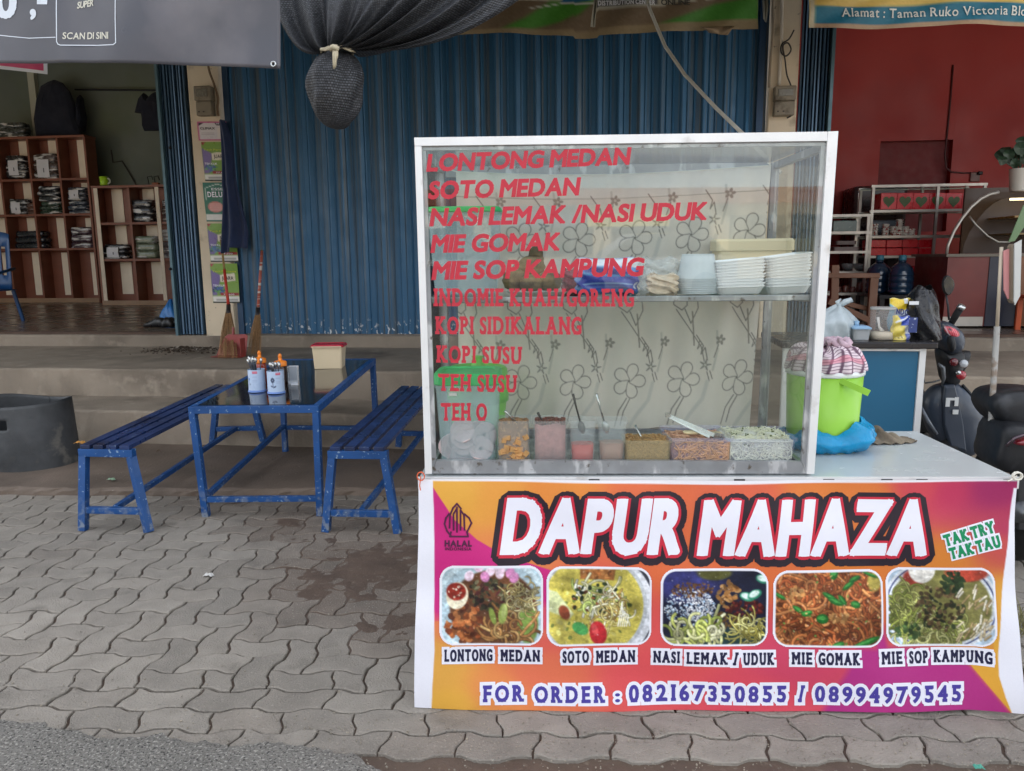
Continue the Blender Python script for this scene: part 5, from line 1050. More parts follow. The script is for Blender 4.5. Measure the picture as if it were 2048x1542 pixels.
b = MB(); [b.box(c+R3 @ Vector((wd*k, 0, hh*1.0)), (.004, wd*.82, .004), R3) for k in (-.5, .5)]; b.box(c+R3 @ Vector((0, wd*.41, hh)), (wd, .004, .004), R3); b.box(c+R3 @ Vector((wd*.2, -wd*.5, .004)), (wd*.8, wd*.3, .006), R3); b.build('edge', M('acrylic_edge', (226, 230, 236), rough=.15, var=.04), t)
c = ontop(660, 735); wd = pw(60, c); hh = pw(43, c); t = thing('food_tub', 'cream rectangular tub with a dark red lid on the table', 'tub', c); a_ = .13
rot = Matrix.Translation(c) @ Matrix.Rotation(a_, 4, 'Z')
MB(rot).loft([rr(wd*.86, wd*.6, .012, 0), rr(wd*.9, wd*.64, .014, .004), rr(wd*.99, wd*.72, .016, hh), rr(wd*.9, wd*.64, .014, hh)]).build('body', M('cream_tub', (222, 204, 170), rough=.4, var=.04), t)
MB(rot).loft([rr(wd*1.0, wd*.73, .016, hh+.0005), rr(wd*1.08, wd*.8, .02, hh+.002), rr(wd*1.08, wd*.8, .02, hh+.012), rr(wd*1.02, wd*.75, .02, hh+.02), rr(wd*.95, wd*.68, .018, hh+.021), rr(wd*.92, wd*.65, .018, hh+.017)]).build('lid', M('red_lid', (176, 28, 50), rough=.35, var=.05), t)
MB(rot).box((-.02*wd*0+wd*.0, -wd*.41, hh+.006), (wd*.98, .005, .009)).build('lip', M('tub_rim', (214, 190, 160), rough=.4), t)

# ================================================================== FORECOURT CLUTTER
c = G(58, 948); c2 = G(140, 905)
rb = M('worn_rubber', (66, 68, 70), rough=.6, var=.28, scale=7, bump=.25, bscale=40, wear=((122, 118, 110), 6, .6, .72), wear2=((40, 42, 44), 3, .5, .7))
cx, cy = Pt(58, 880, 5.0)[0], 5.0; r1 = pw(80, (cx, cy, .2)); r0 = r1*.97; zt = Pt(60, 800, cy)[2]; zb = .0
t = thing('rubber_bin', 'round bin cut from black rubber with a slot handle in its wall', 'bin', (cx, cy, 0))
b = MB(); n = 64
def binw(u, v):
    a = u*6.2832+math.pi/2; k = r0*1.06+(r1*.96-r0*1.06)*v; return (cx+k*(1.12 if True else 1)*math.cos(a), cy+k*.92*math.sin(a), zb+(zt-zb)*v+.016*math.cos(a*2+.4)*v+.006*math.sin(a*3)*v)
hole = lambda u, v: not (.47 < u < .53 and .70 < v < .82)
b.grid(binw, 96, 22); b.f = [f_ for k, f_ in enumerate(b.f) if hole((k % 96+.5)/96, (k//96+.5)/22)]; b.build('wall', rb, t, smooth=True, solid=.012)
b = MB(); b.lathe([(r0*1.1, .012), (.001, .014)], (cx, cy, 0), 40, False, False); b.build('bottom', rb, t)
# litter
trash = M('paper_scrap', (206, 204, 198), rough=.8, var=.1)
for (px, py, z, s_, lab, m_, cat) in ((95, 963, .0, .05, 'torn white paper scrap at the foot of the rubber bin', trash, 'litter'), (417, 1152, .004, .028, 'crumpled white paper ball on the wavy pavers', trash, 'litter'), (222, 960, .06, .03, 'pale green sweet wrapper on the concrete slab', M('green_wrap', (150, 180, 150), rough=.4, var=.2), 'litter'), (160, 887, .32, .04, 'broken orange plastic piece beside the bench end', M('orange_bit', (206, 148, 70), rough=.5, var=.2), 'litter'), (445, 765, .33, .07, 'bent grey twig lying on the step above the bench', M('twig', (150, 140, 126), rough=.9), 'twig'), (1958, 1537, .006, .018, 'small teal plastic shard at the paving edge', M('teal', (70, 150, 130), rough=.4), 'litter'), (318, 905, .055, .04, 'dry brown stick on the concrete slab by the bench', M('stick', (86, 72, 56), rough=.9), 'twig')):
    c = G(px, py, z); b = MB()
    if cat == 'twig': b.tube([c+Vector((-s_*.5, 0, .008)), c+Vector((-.1*s_, .01, .02)), c+Vector((s_*.5, -.01, .006))], [.003, .005, .002], 6)
    else: b.grid(lambda u, v, c=c, s_=s_: c+Vector(((u-.5)*s_*1.6, (v-.5)*s_, .004+s_*.35*abs(math.sin(u*7+v*5))*(1-abs(2*u-1))+s_*.2*v*math.sin(u*11))), 8, 8)
    tag(b.build('twig' if cat == 'twig' else 'litter', m_, None, solid=.001 if cat != 'twig' else 0), lab, cat)
b = MB()
for k in range(46):
    c = Vector(G(2040+random.uniform(-8, 14), 1262+random.uniform(-30, 20), 0)); c.z = .0; a = random.uniform(0, 6.28); l = random.uniform(.04, .13); d = Vector((math.cos(a)*.5, math.sin(a)*.4, 1)).normalized()
    b.tube([c, c+d*l*.6, c+d*l+Vector((math.cos(a)*.03, math.sin(a)*.03, -.01))], [.0016, .0013, .0005], 4)
tag(b.build('grass_tuft', M('dry_grass', (132, 128, 84), rough=.9, var=.4, scale=30), None), 'dry grass tuft growing beside the banner edge', 'grass')
# swept pile
b = MB(); c = G(372, 702, Z2+.01)
for k in range(420):
    x, y = random.gauss(0, .16), random.gauss(0, .13); h = .045*math.exp(-(x/.2)**2-(y/.16)**2)*random.random(); q = Matrix.Rotation(random.uniform(0, 6), 3, 'Z') @ Matrix.Rotation(random.uniform(-.8, .8), 3, 'X'); s_ = random.uniform(.008, .03)
    b.box(c+Vector((x*1.4, y, .006+h)), (s_, s_*.5, s_*.16), q)
o = b.build('swept_litter', M('leaf_litter', (70, 58, 46), rough=.9, var=.6, scale=30, wear=((196, 188, 176), 16, .62, .66)), None); tag(o, 'heap of swept leaves and scraps on the upper step', 'litter', kind='stuff')
# red dustpan
c = G(462, 712, Z2+.008); t = thing('dustpan', 'red plastic dustpan standing against the column foot', 'dustpan', c); rp = M('red_plastic', (150, 58, 52), rough=.45, var=.12, scale=6, wear=((110, 60, 52), 7, .55, .7))
W_ = pw(62, c)/2; pts_ = [(-W_, 0), (W_, 0), (W_, .19), (W_*.86, .205), (-W_*.3, .205), (-W_*.55, .18), (-W_*.8, .1)]
b = MB(); b.prism(pts_, lambda x, z, tt: c+Vector((x, tt+z*.35+.0, z)), 0, .005); b.build('back', rp, t)
b = MB(); b.box(c+Vector((W_, -.05, .09)), (.005, .1, .18)); b.box(c+Vector((0, -.05, .004)), (2*W_, .12, .005)); b.build('pan', rp, t)
b = MB(); b.tube([c+Vector((0, .07, .2)), c+Vector((0, .085, .27))], .012, 8); b.build('handle', rp, t)
# brooms
stick = M('broom_stick', (150, 122, 70), rough=.6, var=.25, scale=12); straw = M('palm_rib', (178, 140, 98), rough=.8, var=.35, scale=50, stretch=(1, 1, .2)); redt = M('red_tape', (190, 60, 46), rough=.45, var=.2, scale=14)
def broom(label, top, mid, tip, spread, wrapcol, red_from, yT, yM, yB, nrib, zb=Z2):
    T, Md, B = Pt(*top, yT), Pt(*mid, yM), Pt(*tip, yB); T, Md, B = Vector(T), Vector(Md), Vector(B); t = thing('palm_broom', label, 'broom', B)
    MB().tube([T, T.lerp(Md, .5), Md], [.011, .012, .013], 10).build('handle', stick, t, smooth=True)
    a = T.lerp(Md, red_from); MB().tube([a, Md], [.0145, .0155], 10).build('wrap', wrapcol, t, smooth=True)
    MB().tube([Md+(B-Md)*-.02, Md+(B-Md)*.16], [.022, .024], 12).build('binding', M('black_band', (40, 36, 36), rough=.5), t, smooth=True)
    b = MB(); side = Vector((1, 0, 0)); fw = Vector((0, -1, 0))
    for k in range(nrib):
        a = random.uniform(0, 6.28); q = math.sqrt(random.random()); o = side*math.cos(a)*q+fw*math.sin(a)*q*.6; e = B+o*spread+Vector((0, 0, random.uniform(0, .04)))
        if e.z < zb+.01: e.z = zb+.01
        b.tube([Md+o*.016, Md.lerp(e, .5)+o*.022, e], [.0020, .0017, .0010], 4)
    b.build('bristles', straw, t)
broom('palm rib broom with a red bound handle leaning on the poster column', (442, 480), (457, 612), (456, 718), .10, redt, .45, 7.80, 7.62, G(456, 718, Z2).y, 95)
broom('thinner palm rib broom with a red banded stick leaning on the blue shutter', (524, 500), (516, 618), (509, 710), .075, M('banded_stick', (176, 92, 76), rough=.5, var=.3, scale=5, wear=((216, 206, 196), 30, .52, .56, (.1, .1, 1))), .02, 7.86, 7.72, G(509, 712, Z2).y, 80)
# coiled jacket on the column
jk = M('navy_cloth', (30, 44, 76), rough=.9, var=.2, scale=4, bump=.2, bscale=60, sheen=.2)
def jack(u, v):
    xl = 446+5*math.sin(v*3)-(0 if v > .5 else 2); xr = 452+46*min(1, v*1.15)**.8+3*math.sin(v*9); py = 242+v*(497-242)+10*(1-u)*v*(1 if u < .35 else -.3)
    p = Vector(Pt(xl+(xr-xl)*u, py, 7.80)); return p+Vector((0, -.03-.022*math.sin(u*13+v*2)*(.3+v)-.05*math.sin(u*math.pi), 0))
b = MB(); b.grid(jack, 40, 50); tag(b.build('jacket', jk, None, smooth=True, solid=.012), 'navy blue jacket hanging from a nail at the edge of the poster column', 'jacket')
# price posters on the column
paper = M('poster_print', attr=True, rough=.35, var=.04)
def poster(label, x0, y0, x1, y1, kind, Yp, sh=0):
    w_, h_ = 120, max(20, int(120*(y1-y0)/(x1-x0)))
    P = Paint(w_, h_, (214, 214, 206))
    if kind == 'pink':
        P = Paint(w_, h_, (206, 110, 150)); P.poly([(6, 6), (114, 6), (114, h_-6), (6, h_-6)], (216, 212, 214)); P.poly([(6, 6), (26, 6), (6, 18)], (60, 44, 54)); P.poly([(72, 6), (114, 6), (114, 16), (78, 16)], (60, 44, 54)); P.poly([(80, 26), (110, 26), (110, h_-10), (80, h_-10)], (226, 220, 214)); [P.line([(14, h_*.6+k*6), (66, h_*.6+k*6)], .8, (150, 140, 146)) for k in range(2)]
    elif kind == 'green':
        P = Paint(w_, h_, (122, 160, 62)); P.poly([(0, h_*.15), (45, h_*.3), (20, h_*.8), (0, h_*.8)], (120, 104, 160), soft=8); P.poly([(40, h_*.28), (104, h_*.24), (106, h_*.44), (40, h_*.46)], (226, 218, 196)); sprinkle(P, 30, h_*.66, 28, h_*.08, 40, 6, [(80, 120, 170), (90, 150, 90), (60, 90, 150)]); P.poly([(36, h_*.74), (118, h_*.74), (118, h_*.81), (36, h_*.81)], (150, 44, 40)); P.poly([(0, h_*.82), (120, h_*.82), (120, h_*.96), (0, h_*.96)], (224, 222, 214)); [P.line([(16, h_*.86+k*5), (112, h_*.86+k*5)], .8, (130, 130, 126)) for k in range(3)]; P.poly([(0, h_*.965), (120, h_*.965), (120, h_), (0, h_)], (40, 40, 38)); P.poly([(0, 0), (18, 0), (5, h_*.1)], (160, 50, 60))
    else:
        P = Paint(w_, h_, (30, 108, 88)); P.line([(10, h_*.44), (10, h_*.14), (60, h_*.04), (114, h_*.14), (114, h_*.44)], 1.6, (200, 214, 204)); P.ell(44, h_*.62, 32, h_*.14, (206, 128, 120), 0, 3); [P.line([(20, h_*(.55+.05*k)), (68, h_*(.55+.05*k))], 1, (230, 190, 180)) for k in range(4)]; sprinkle(P, 95, h_*.6, 18, h_*.1, 20, 6, [(210, 190, 140), (190, 120, 90)]); P.poly([(0, h_*.8), (120, h_*.8), (120, h_*.95), (0, h_*.95)], (222, 220, 212))
    P.grain(3); w0 = [Vector(Pt(x0+sh*0, y0, Yp)), Vector(Pt(x1, y0, Yp)), Vector(Pt(x0+sh, y1, Yp)), Vector(Pt(x1+sh, y1, Yp))]
    def mp(u, v, t=0.): p = w0[0].lerp(w0[1], u).lerp(w0[2].lerp(w0[3], u), v); return p+Vector((0, -.004*math.sin(v*5+u*3)-t, 0))
    t = thing('price_poster', label, 'poster', (w0[2]+w0[3])/2); o = printed('sheet', P, mp, 40, 40, paper, t, solid=0)
    PM = lambda x, y, tt: mp(x, -y, tt)
    yel = M('yellow_ink', (206, 216, 60), rough=.5); dk = M('dark_ink', (50, 44, 44), rough=.5); wk = inkw
    if kind == 'green':
        for bd, xx, yy, ww, hh, mt, rt in (('Tech Pertama', .08, .22, .86, .045, yel, 0), ('JUARA', .4, .41, .42, .09, dk, .05), ('TEH KLIK', .06, .58, .44, .05, wk, 0), ('77.600', .42, .80, .4, .035, wk, 0)): lettering('lettering', bd, PM, xx, -yy, ww, hh, mt, t, off=.02, lift=.003, ml=9)
    elif kind == 'pink':
        for bd, xx, yy, ww, hh, mt in (('CLIMAX', .1, .42, .5, .12, dk), ('20.000', .66, .15, .28, .07, wk)): lettering('lettering', bd, PM, xx, -yy, ww, hh, mt, t, off=.03, lift=.003, ml=9)
    else: lettering('lettering', 'DELUXE', PM, .14, -.37, .8, .13, wk, t, off=.03, lift=.003, slab=.04, ml=9); lettering('lettering', 'ESSE', PM, .3, -.2, .4, .06, wk, t, off=.01, lift=.003, ml=9)
Yc = Y3-.004
poster('pink bordered white price poster, topmost on the column', 394, 243, 452, 281, 'pink', Yc-.004, 3)
poster('green and purple price poster under the pink bordered one', 402, 284, 458, 362, 'green', Yc-.001, 8)
poster('dark green price poster with a pale pink circle', 405, 365, 462, 443, 'deep', Yc, 8)
poster('green and purple price poster half hidden by the jacket hem', 414, 447, 470, 524, 'green', Yc-.001, 7)
poster('lowest green and purple price poster, behind the red bound broom', 420, 527, 474, 606, 'green', Yc, 6)
# electricity meters with cables
mtm = M('meter_grey', (128, 118, 100), rough=.5, var=.15, scale=9, wear=((90, 80, 64), 10, .55, .68)); dk_ = M('cable_black', (52, 46, 42), rough=.6)
def meter(label, x0, x1, y0, ym, y1, glassy):
    a, c = Vector(Pt(x0, y0, Y3)), Vector(Pt(x1, y1, Y3)); zm = Pt(x0, ym, Y3)[2]; t = thing('electric_meter', label, 'electric meter', ((a.x+c.x)/2, Y3, c.z))
    MB().box2((a.x, Y3-.10, zm+.002), (c.x, Y3+.004, a.z)).build('housing', mtm, t, bevel=.012)
    MB().box2((a.x+.006, Y3-.085, c.z), (c.x-.006, Y3+.004, zm)).build('terminal_cover', mtm, t, bevel=.008)
    MB().box2((a.x+.03, Y3-.108, zm+.04), (c.x-.03, Y3-.101, a.z-.03)).build('window', M('meter_window', (176, 170, 154) if glassy else (120, 116, 104), rough=.25, var=.2, scale=20), t, bevel=.004)
    for k in range(2): MB().box2((a.x+.03+.05*k, Y3-.089, c.z+.03), (a.x+.045+.05*k, Y3-.0855, c.z+.042)).build('screw', dk_, t)
meter('brown grey electric meter on the cream column above the posters', 396, 433, 176, 206, 233, False)
meter('pale electric meter with a clear window below the white conduits', 1546, 1586, 176, 206, 233, True)
def cable(label, pts, r, m_, Yc_=None, cat='cable', name='cable'):
    b = MB(); P_ = [Vector(Pt(x, y, (Yc_ if Yc_ else Y3)-.012)) for x, y in pts]; fine = []
    for i in range(len(P_)-1):
        p0, p1, p2, p3 = P_[max(0, i-1)], P_[i], P_[i+1], P_[min(len(P_)-1, i+2)]
        for k in range(6):
            s = k/6; fine.append(.5*((2*p1)+(p2-p0)*s+(2*p0-5*p1+4*p2-p3)*s*s+(3*p1-p0-3*p2+p3)*s**3))
    fine.append(P_[-1]); b.tube(fine, r, 8); return tag(b.build(name, m_, None, smooth=True), label, cat)
cable('brown cable bending down beside the meter above the posters', [(412, 100), (418, 140), (428, 168), (436, 196), (435, 215), (437, 232)], .012, M('brown_cable', (120, 96, 70), rough=.6), Y3-.02)
wcon = M('white_conduit', (206, 196, 180), rough=.5, var=.08)
cable('thin white conduit running down the column beside the red room', [(1564, -40), (1563, 80), (1561, 120), (1558, 170)], .016, wcon, Y3-.01, 'conduit', 'conduit')
cable('dusty grey pipe along the column edge by the blue shutter', [(1545, -40), (1546, 60), (1541, 120), (1538, 175)], .012, M('old_pipe', (150, 136, 116), rough=.6, var=.15), Y3-.01, 'conduit', 'conduit')
cable('coiled brown cable hanging over the pale meter', [(1588, 60), (1578, 78), (1564, 88), (1562, 104), (1572, 112), (1582, 100), (1576, 86), (1566, 92), (1570, 120), (1574, 150), (1582, 172), (1587, 200), (1584, 228), (1574, 236)], .007, dk_, Y3-.03)
# ================================================================== THE CLOTHES SHOP ROOM
woodm = M('brown_board', (128, 76, 56), rough=.5, var=.14, scale=2, stretch=(1, 1, 4)); stripe = M('cream_stripe', (236, 222, 198), rough=.5, var=.06); edge_m = M('cream_edge', (214, 200, 178), rough=.45)
YS = 13.9
def shelf_unit(label, y, x0p, x1p, levels, divs, stripes, dpt, ptop, pbot, base_edge):
    A = Vector(Pt(x0p, ptop, y)); zt = A.z; zb = Z3; x0 = Pt(x0p, 500, y)[0]; x1 = Pt(x1p, (ptop+pbot)/2, y)[0]
    t = thing('display_shelf', label, 'shelving', ((x0+x1)/2, y+dpt/2, zb))
    MB().box2((x0, y+dpt, zb), (x1, y+dpt+.03, zt)).build('back_panel', woodm, t)
    for xx in [x0, x1]+[Pt(d, 450, y)[0] for d in divs]:
        MB().box2((xx-.02, y+.002, zb), (xx+.02, y+dpt-.001, zt-.03)).build('side_panel', woodm, t)
    MB().box2((x0-.02, y-.01, zt-.028), (x1+.02, y+dpt+.03, zt+.012)).build('top', woodm, t)
    for l in levels:
        z = Pt(x0p+40, l, y)[2]; MB().box2((x0+.021, y+.001, z-.02), (x1-.021, y+dpt-.001, z+.02)).build('shelf', woodm, t)
    MB().box2((x0, y-.012, zb+.004), (x1, y+.0, zb+.09)).build('plinth', M('plinth', (150, 120, 92), rough=.5), t)
    for a, c, l0, l1 in stripes:
        p, q = Pt(a, l0, y+dpt-.012), Pt(c, l1, y+dpt-.012); MB().box2((p[0], y+dpt-.012, q[2]), (q[0], y+dpt-.0005, p[2])).build('stripe', stripe, t)
    if base_edge:
        for d in base_edge:
            xx = Pt(d, 480, y)[0]; MB().box2((xx-.035, y-.014, zb+.09), (xx+.035, y-.0005, zt-.03)).build('edge_strip', edge_m, t)
    return t
D1 = .3
S1 = [(x, x+26, 279, 590) for x in (-24, 36, 95, 153)]
shelf_unit('tall brown and cream striped shelving stacked with bagged clothes', YS, -70, 183, (362, 432, 500), (13-60, 12, 72, 130), [(x+k, x+k+26, a, c) for x in (-24, 36, 95, 153) for k, a, c in ((0, 280, 360), (9, 366, 430), (17, 436, 498), (27, 505, 590))], D1, 278, 597, None)
shelf_unit('lower brown and cream striped shelving with a green mug on top', YS-.9, 196, 372, (447, 520), (262, ), [(x+k, x+k+28, a, c) for x in (222, 284) for k, a, c in ((0, 378, 445), (8, 451, 517), (18, 524, 588))], .3, 373, 600, (201, 322))
def bundle(label, px, pb, w_, h_, col, y, tagged=False, glint_streak=True, name='clothes_bundle'):
    c = Vector(Pt(px, pb, y)); W_ = pw(w_*1.22, c); H_ = pw(h_*1.05, c); D_ = .24
    t = thing(name, label, 'clothes', c, 'folded clothes on the shelves')
    m_ = M('cloth_%d_%d_%d' % col, col, rough=.28, var=.25, scale=8, stretch=(1, 1, 5), bump=.5, bscale=14, coat=.5, wear=((206, 206, 204), 7, .545, .60, (.6, 1, 3.6)) if glint_streak else None)  # pale streaks paint the plastic wrap's highlights into the cloth colour
    n = 3; b = MB()
    for k in range(n):
        z0, z1 = c.z+H_*k/n+.003, c.z+H_*(k+1)/n-.003; j = random.uniform(-.01, .01); w2 = W_*(1-.08*(k == n-1)); cc = (c.x+j, c.y+D_/2+.02)
        b.loft([rr(w2*.92, D_*.92, .07, z0, cc), rr(w2, D_, .08, z0+.03, cc), rr(w2, D_, .08, z1-.03, cc), rr(w2*.92, D_*.92, .07, z1, cc)])
    b.build('folded_cloth', m_, t, smooth=True)
    if tagged:
        b = MB(); b.grid(lambda u, v: c+Vector(((u-.5)*W_*.46-.02, .013-.012*math.sin(v*3.1), H_*(.12+.66*v))), 4, 4); b.build('paper_tag', M('paper_tag', (214, 214, 218), rough=.6, var=.04), t, solid=.002)
        MB().box2((c.x-.012, c.y-.004, c.z+H_*.3), (c.x+.004, c.y+.001, c.z+H_*.46)).build('print_mark', M('mark', (90, 90, 96), rough=.6), t)
yb_ = YS+.04
for a in (('black bagged clothes with a white tag, upper row by the blue chair', 30, 356, 38, 42, (46, 44, 46), yb_, True), ('grey brown bagged clothes with a white tag on the upper row', 90, 361, 46, 50, (78, 66, 62), yb_, True),
          ('white tagged dark clothes bundle on the second row', 34, 430, 36, 30, (56, 54, 56), yb_, True), ('flat brown cloth lying beside the tagged bundle of the second row', 60, 430, 18, 22, (96, 70, 60), yb_, False, False), ('dark bundle on top of a green one on the second row', 94, 402, 40, 28, (44, 48, 52), yb_), ('dark green bundle on the second row', 98, 429, 40, 24, (46, 66, 54), yb_),
          ('white tagged bundle resting on a blue grey one', 150, 400, 36, 24, (70, 72, 80), yb_, True), ('blue grey bundle under the white tagged one', 154, 429, 38, 26, (52, 62, 76), yb_), ('low black cloth stack by the blue plastic chair', 58, 498, 56, 34, (26, 30, 38), yb_, False, False), ('pink and navy striped folded stack on the third row', 161, 499, 40, 42, (72, 56, 66), yb_),
          ('black and white plaid bundle on the lower shelving', 280, 444, 40, 42, (48, 50, 54), YS-.86), ('pinkish plaid bundle cut off by the folded shutter', 338, 444, 30, 42, (92, 76, 74), YS-.86), ('white tagged black bundle on the lower shelving', 228, 518, 44, 28, (40, 40, 44), YS-.86, True),
          ('colourful blue green and yellow folded stack on the lower shelving', 288, 517, 44, 42, (116, 126, 104), YS-.86), ('white rolled cloth above a striped stack by the shutter', 338, 482, 32, 22, (206, 206, 206), YS-.86, False, False), ('black and white striped stack by the shutter edge', 338, 517, 30, 32, (110, 104, 108), YS-.86),
          ('grey green bag of clothes on top of the tall shelving', 22, 277, 50, 30, (62, 66, 62), yb_)): bundle(*a)
c = Vector(Pt(209, 371, YS-.75)); r = pw(8, c); h = pw(17, c); c.z = Pt(209, 371, YS-.75)[2]
t = thing('mug', 'bright green mug standing on the lower shelving', 'mug', c); gm = M('green_mug', (166, 214, 46), rough=.35, var=.03)
MB().lathe([(r*.85, 0), (r*.95, .01), (r, h), (r*.9, h), (r*.82, .02), (.002, .02)], c, 24).build('body', gm, t, smooth=True)
MB().tube([c+Vector((r*.9+r*.7*math.sin(a*math.pi/6), 0, h*.5+h*.3*math.cos(a*math.pi/6))) for a in range(7)], .014, 8).build('handle', M('mug_handle', (206, 210, 190), rough=.4), t, smooth=True)
c = Vector(Pt(306, 372, YS-.75)); t = thing('wire_stand', 'small dark wire stand with an orange foot on the lower shelving', 'stand', c); dm = bpy.data.materials['black_metal']
b = MB()
for dx in (-.07, .05): b.tube([c+Vector((dx, 0, .01)), c+Vector((dx-.02, 0, .16)), c+Vector((dx+.06, 0, .17)), c+Vector((dx+.08, 0, .1))], .008, 6)
b.build('wire', dm, t); MB().box(c+Vector((.06, 0, .03)), (.12, .08, .05)).build('foot', M('orange_foot', (150, 84, 50), rough=.5, var=.2), t, bevel=.008)
# clothes hung on the wall, rod
YW = 14.45
rodp = [Vector(Pt(x, 179+2*(x-150)/200, YW)) for x in (150, 345)]
t = tag(MB().tube(rodp, .018, 8).build('clothes_rod', dm, None), 'thin dark clothes rod across the back wall of the clothes room', 'rod')
dkc = M('black_cloth', (26, 30, 44), rough=.95, var=.2, scale=3, bump=.3, bscale=12)
def hung(label, outline, y, name='hanging_coat', dpt=.16):
    pts_ = [Vector(Pt(px, py, y)) for px, py in outline]; c = sum(pts_, Vector())/len(pts_); b = MB()
    rings = []
    for s_, dy in ((.86, .07), (1.0, 0.0), (.97, -.06), (.8, -.12), (.5, -.15)): rings.append([c+(p-c)*s_+Vector((.01*math.sin(p.z*9+dy*40), dy*dpt/.16+.014*math.sin(p.x*14), 0)) for p in pts_])
    b.loft(rings); return tag(b.build(name, dkc, None, smooth=False), label, 'clothing')
hung('long dark coat hanging on the wall above the tall shelving', [(76, 276), (72, 240), (76, 200), (84, 172), (100, 164), (112, 160), (126, 166), (140, 182), (150, 205), (156, 240), (168, 275)], 14.2)
hung('dark sleeve of clothing hanging beside the long coat', [(158, 262), (160, 215), (163, 190), (168, 215), (171, 240), (168, 265)], 14.3, 'hanging_sleeve')
hung('dark short sleeved shirt hanging from the clothes rod', [(272, 226), (280, 196), (290, 186), (300, 198), (312, 184), (322, 196), (336, 205), (336, 262), (290, 262), (286, 228)], 14.25, 'hanging_shirt')
# cable on the wall
P_ = [Vector(Pt(x, y, 14.57)) for x, y in ((222, 300), (226, 325), (244, 322), (258, 345), (272, 370))]
tag(MB().tube(P_, .012, 6).build('cable', dk_, None), 'black cable drooping over the green back wall', 'cable')
# blue plastic chair cut by the frame
chm = M('blue_chair_plastic', (24, 66, 112), rough=.35, var=.06); yc = 9.4
c = Vector(Pt(-24, 625, yc)); c.z = Z3; t = thing('plastic_chair', 'blue plastic armchair just inside the clothes room', 'chair', c)
zt = Pt(0, 462, yc)[2]-Z3; zs = .43; hw = .26
b = MB(); b.grid(lambda u, v: c+Vector(((u-.5)*2*hw, .22+.05*v-.06*(2*u-1)**2, zs+(zt-zs)*v-.04*(abs(2*u-1)**3)*v)), 12, 8); b.f = [f_ for k, f_ in enumerate(b.f) if not (k % 12 in (2, 3, 5, 6, 8, 9) and 1 < k//12 < 6)]; b.build('backrest', chm, t, smooth=True, solid=.012)
b = MB(); b.grid(lambda u, v: c+Vector(((u-.5)*2*hw, -.24+.48*v, zs-.015*math.sin(u*3.14))), 8, 8); b.build('seat', chm, t, smooth=True, solid=.014)
for sx in (-1, 1):
    for sy in (-1, 1): MB().bar(c+Vector((sx*hw*.92, sy*.2, zs-.01)), c+Vector((sx*hw*1.12, sy*.26, 0)), .045, .03).build('leg', chm, t, bevel=.006)
    b = MB(); b.tube([c+Vector((sx*hw*1.0, .24, zs+.28)), c+Vector((sx*hw*1.1, 0, zs+.24)), c+Vector((sx*hw*1.12, -.2, zs+.2)), c+Vector((sx*hw*1.08, -.25, zs))], .02, 8); b.build('arm', chm, t, smooth=True)
# blue bag and black shoes by the shutter
c = Vector(Pt(338, 632, 9.2)); c.z = Z3
def crump(c, rx, ry, h, u, v, s=0, k=.14):
    a = u*6.2832; R_ = math.sin(min(1, v*1.02)*math.pi/2+.0)*1.0 if False else (1-v**2.2*.75); R_ *= 1+k*math.sin(a*5+s)+k*.6*math.sin(a*9+v*7+s)
    return c+Vector((rx*R_*math.cos(a), ry*R_*math.sin(a), .002+h*v*(1+.12*math.sin(a*3+s))))
b = MB(); b.grid(lambda u, v: crump(c+Vector((0, .1, .0)), pw(24, c), .14, pw(44, c), u, v, 1), 40, 14); tag(b.build('blue_plastic_bag', M('dull_blue_film', (40, 116, 186), rough=.35, var=.2, scale=8, bump=.6, bscale=16), None, smooth=True), 'blue plastic bag standing behind the black shoes', 'plastic bag')
shoe = M('black_shoe', (30, 30, 32), rough=.35, var=.2, scale=10, wear=((150, 150, 150), 16, .66, .7))
def mk_shoe(c, ang):
    b = MB(Matrix.Translation(c) @ Matrix.Rotation(ang, 4, 'Z')); rings = []
    for x, w_, h in ((-.15, .05, .07), (-.12, .08, .12), (-.03, .085, .13), (.04, .09, .085), (.11, .095, .06), (.16, .07, .045), (.185, .02, .02)):
        rings.append([(x, w_*.5*math.cos(a*math.pi/5), max(0, h*.5+h*.5*math.sin(a*math.pi/5))) for a in range(10)])
    b.loft(rings); return b.build('shoe', shoe, None, smooth=True)
for px, py, an, lab in ((310, 640, 2.9, 'black shoe lying flat in front of the blue bag, toe to the street'), (330, 634, 2.6, 'black shoe leaning behind the other one'), (350, 640, .5, 'black shoe closest to the folded shutter')):
    c = Vector(Pt(px, py, 8.75)); c.z = Z3+.001; tag(mk_shoe(c, an), lab, 'shoe', 'black shoes by the shutter')

# ================================================================== OVERHEAD CLOTHS
bk = M('black_vinyl', (74, 74, 81), rough=.36, var=.14, scale=2.5, bump=.3, bscale=4, wear=((116, 112, 116), 1.6, .5, .72))
YBn = 3.1
def vb(u, v):
    px = -260+u*(558-260*-1-0)*1.0 if False else -260+u*818; pyb = 128-6*max(0, (60-px)/300)+(8*max(0, (px-330)/228)) ; py = -170+v*(pyb+170); px += -2*(1-v)*0+(4*(v-1) if u > .98 else 0)
    p = Vector(Pt(px, py, YBn)); return p+Vector((0, -.012*math.sin(u*9+v*3)-.02*math.exp(-((px-110-(py-60)*.4)/40)**2)-.008*math.sin(u*23), 0))
ban = thing('black_banner', 'dark grey hanging banner with pale lettering and a white rounded frame', 'banner', Pt(150, 0, YBn))
b = MB(); b.grid(vb, 120, 40); b.build('sheet', bk, ban, smooth=True, solid=.001)
def VBp(px, py, t=0.):
    p = Vector(Pt(px, py, YBn)); return p+Vector((0, -.012*math.sin((px+260)/818*9+.0+(py+170)/298*3)-.02*math.exp(-((px-110-(py-60)*.4)/40)**2)-.008*math.sin((px+260)/818*23)-t-.0015, 0))
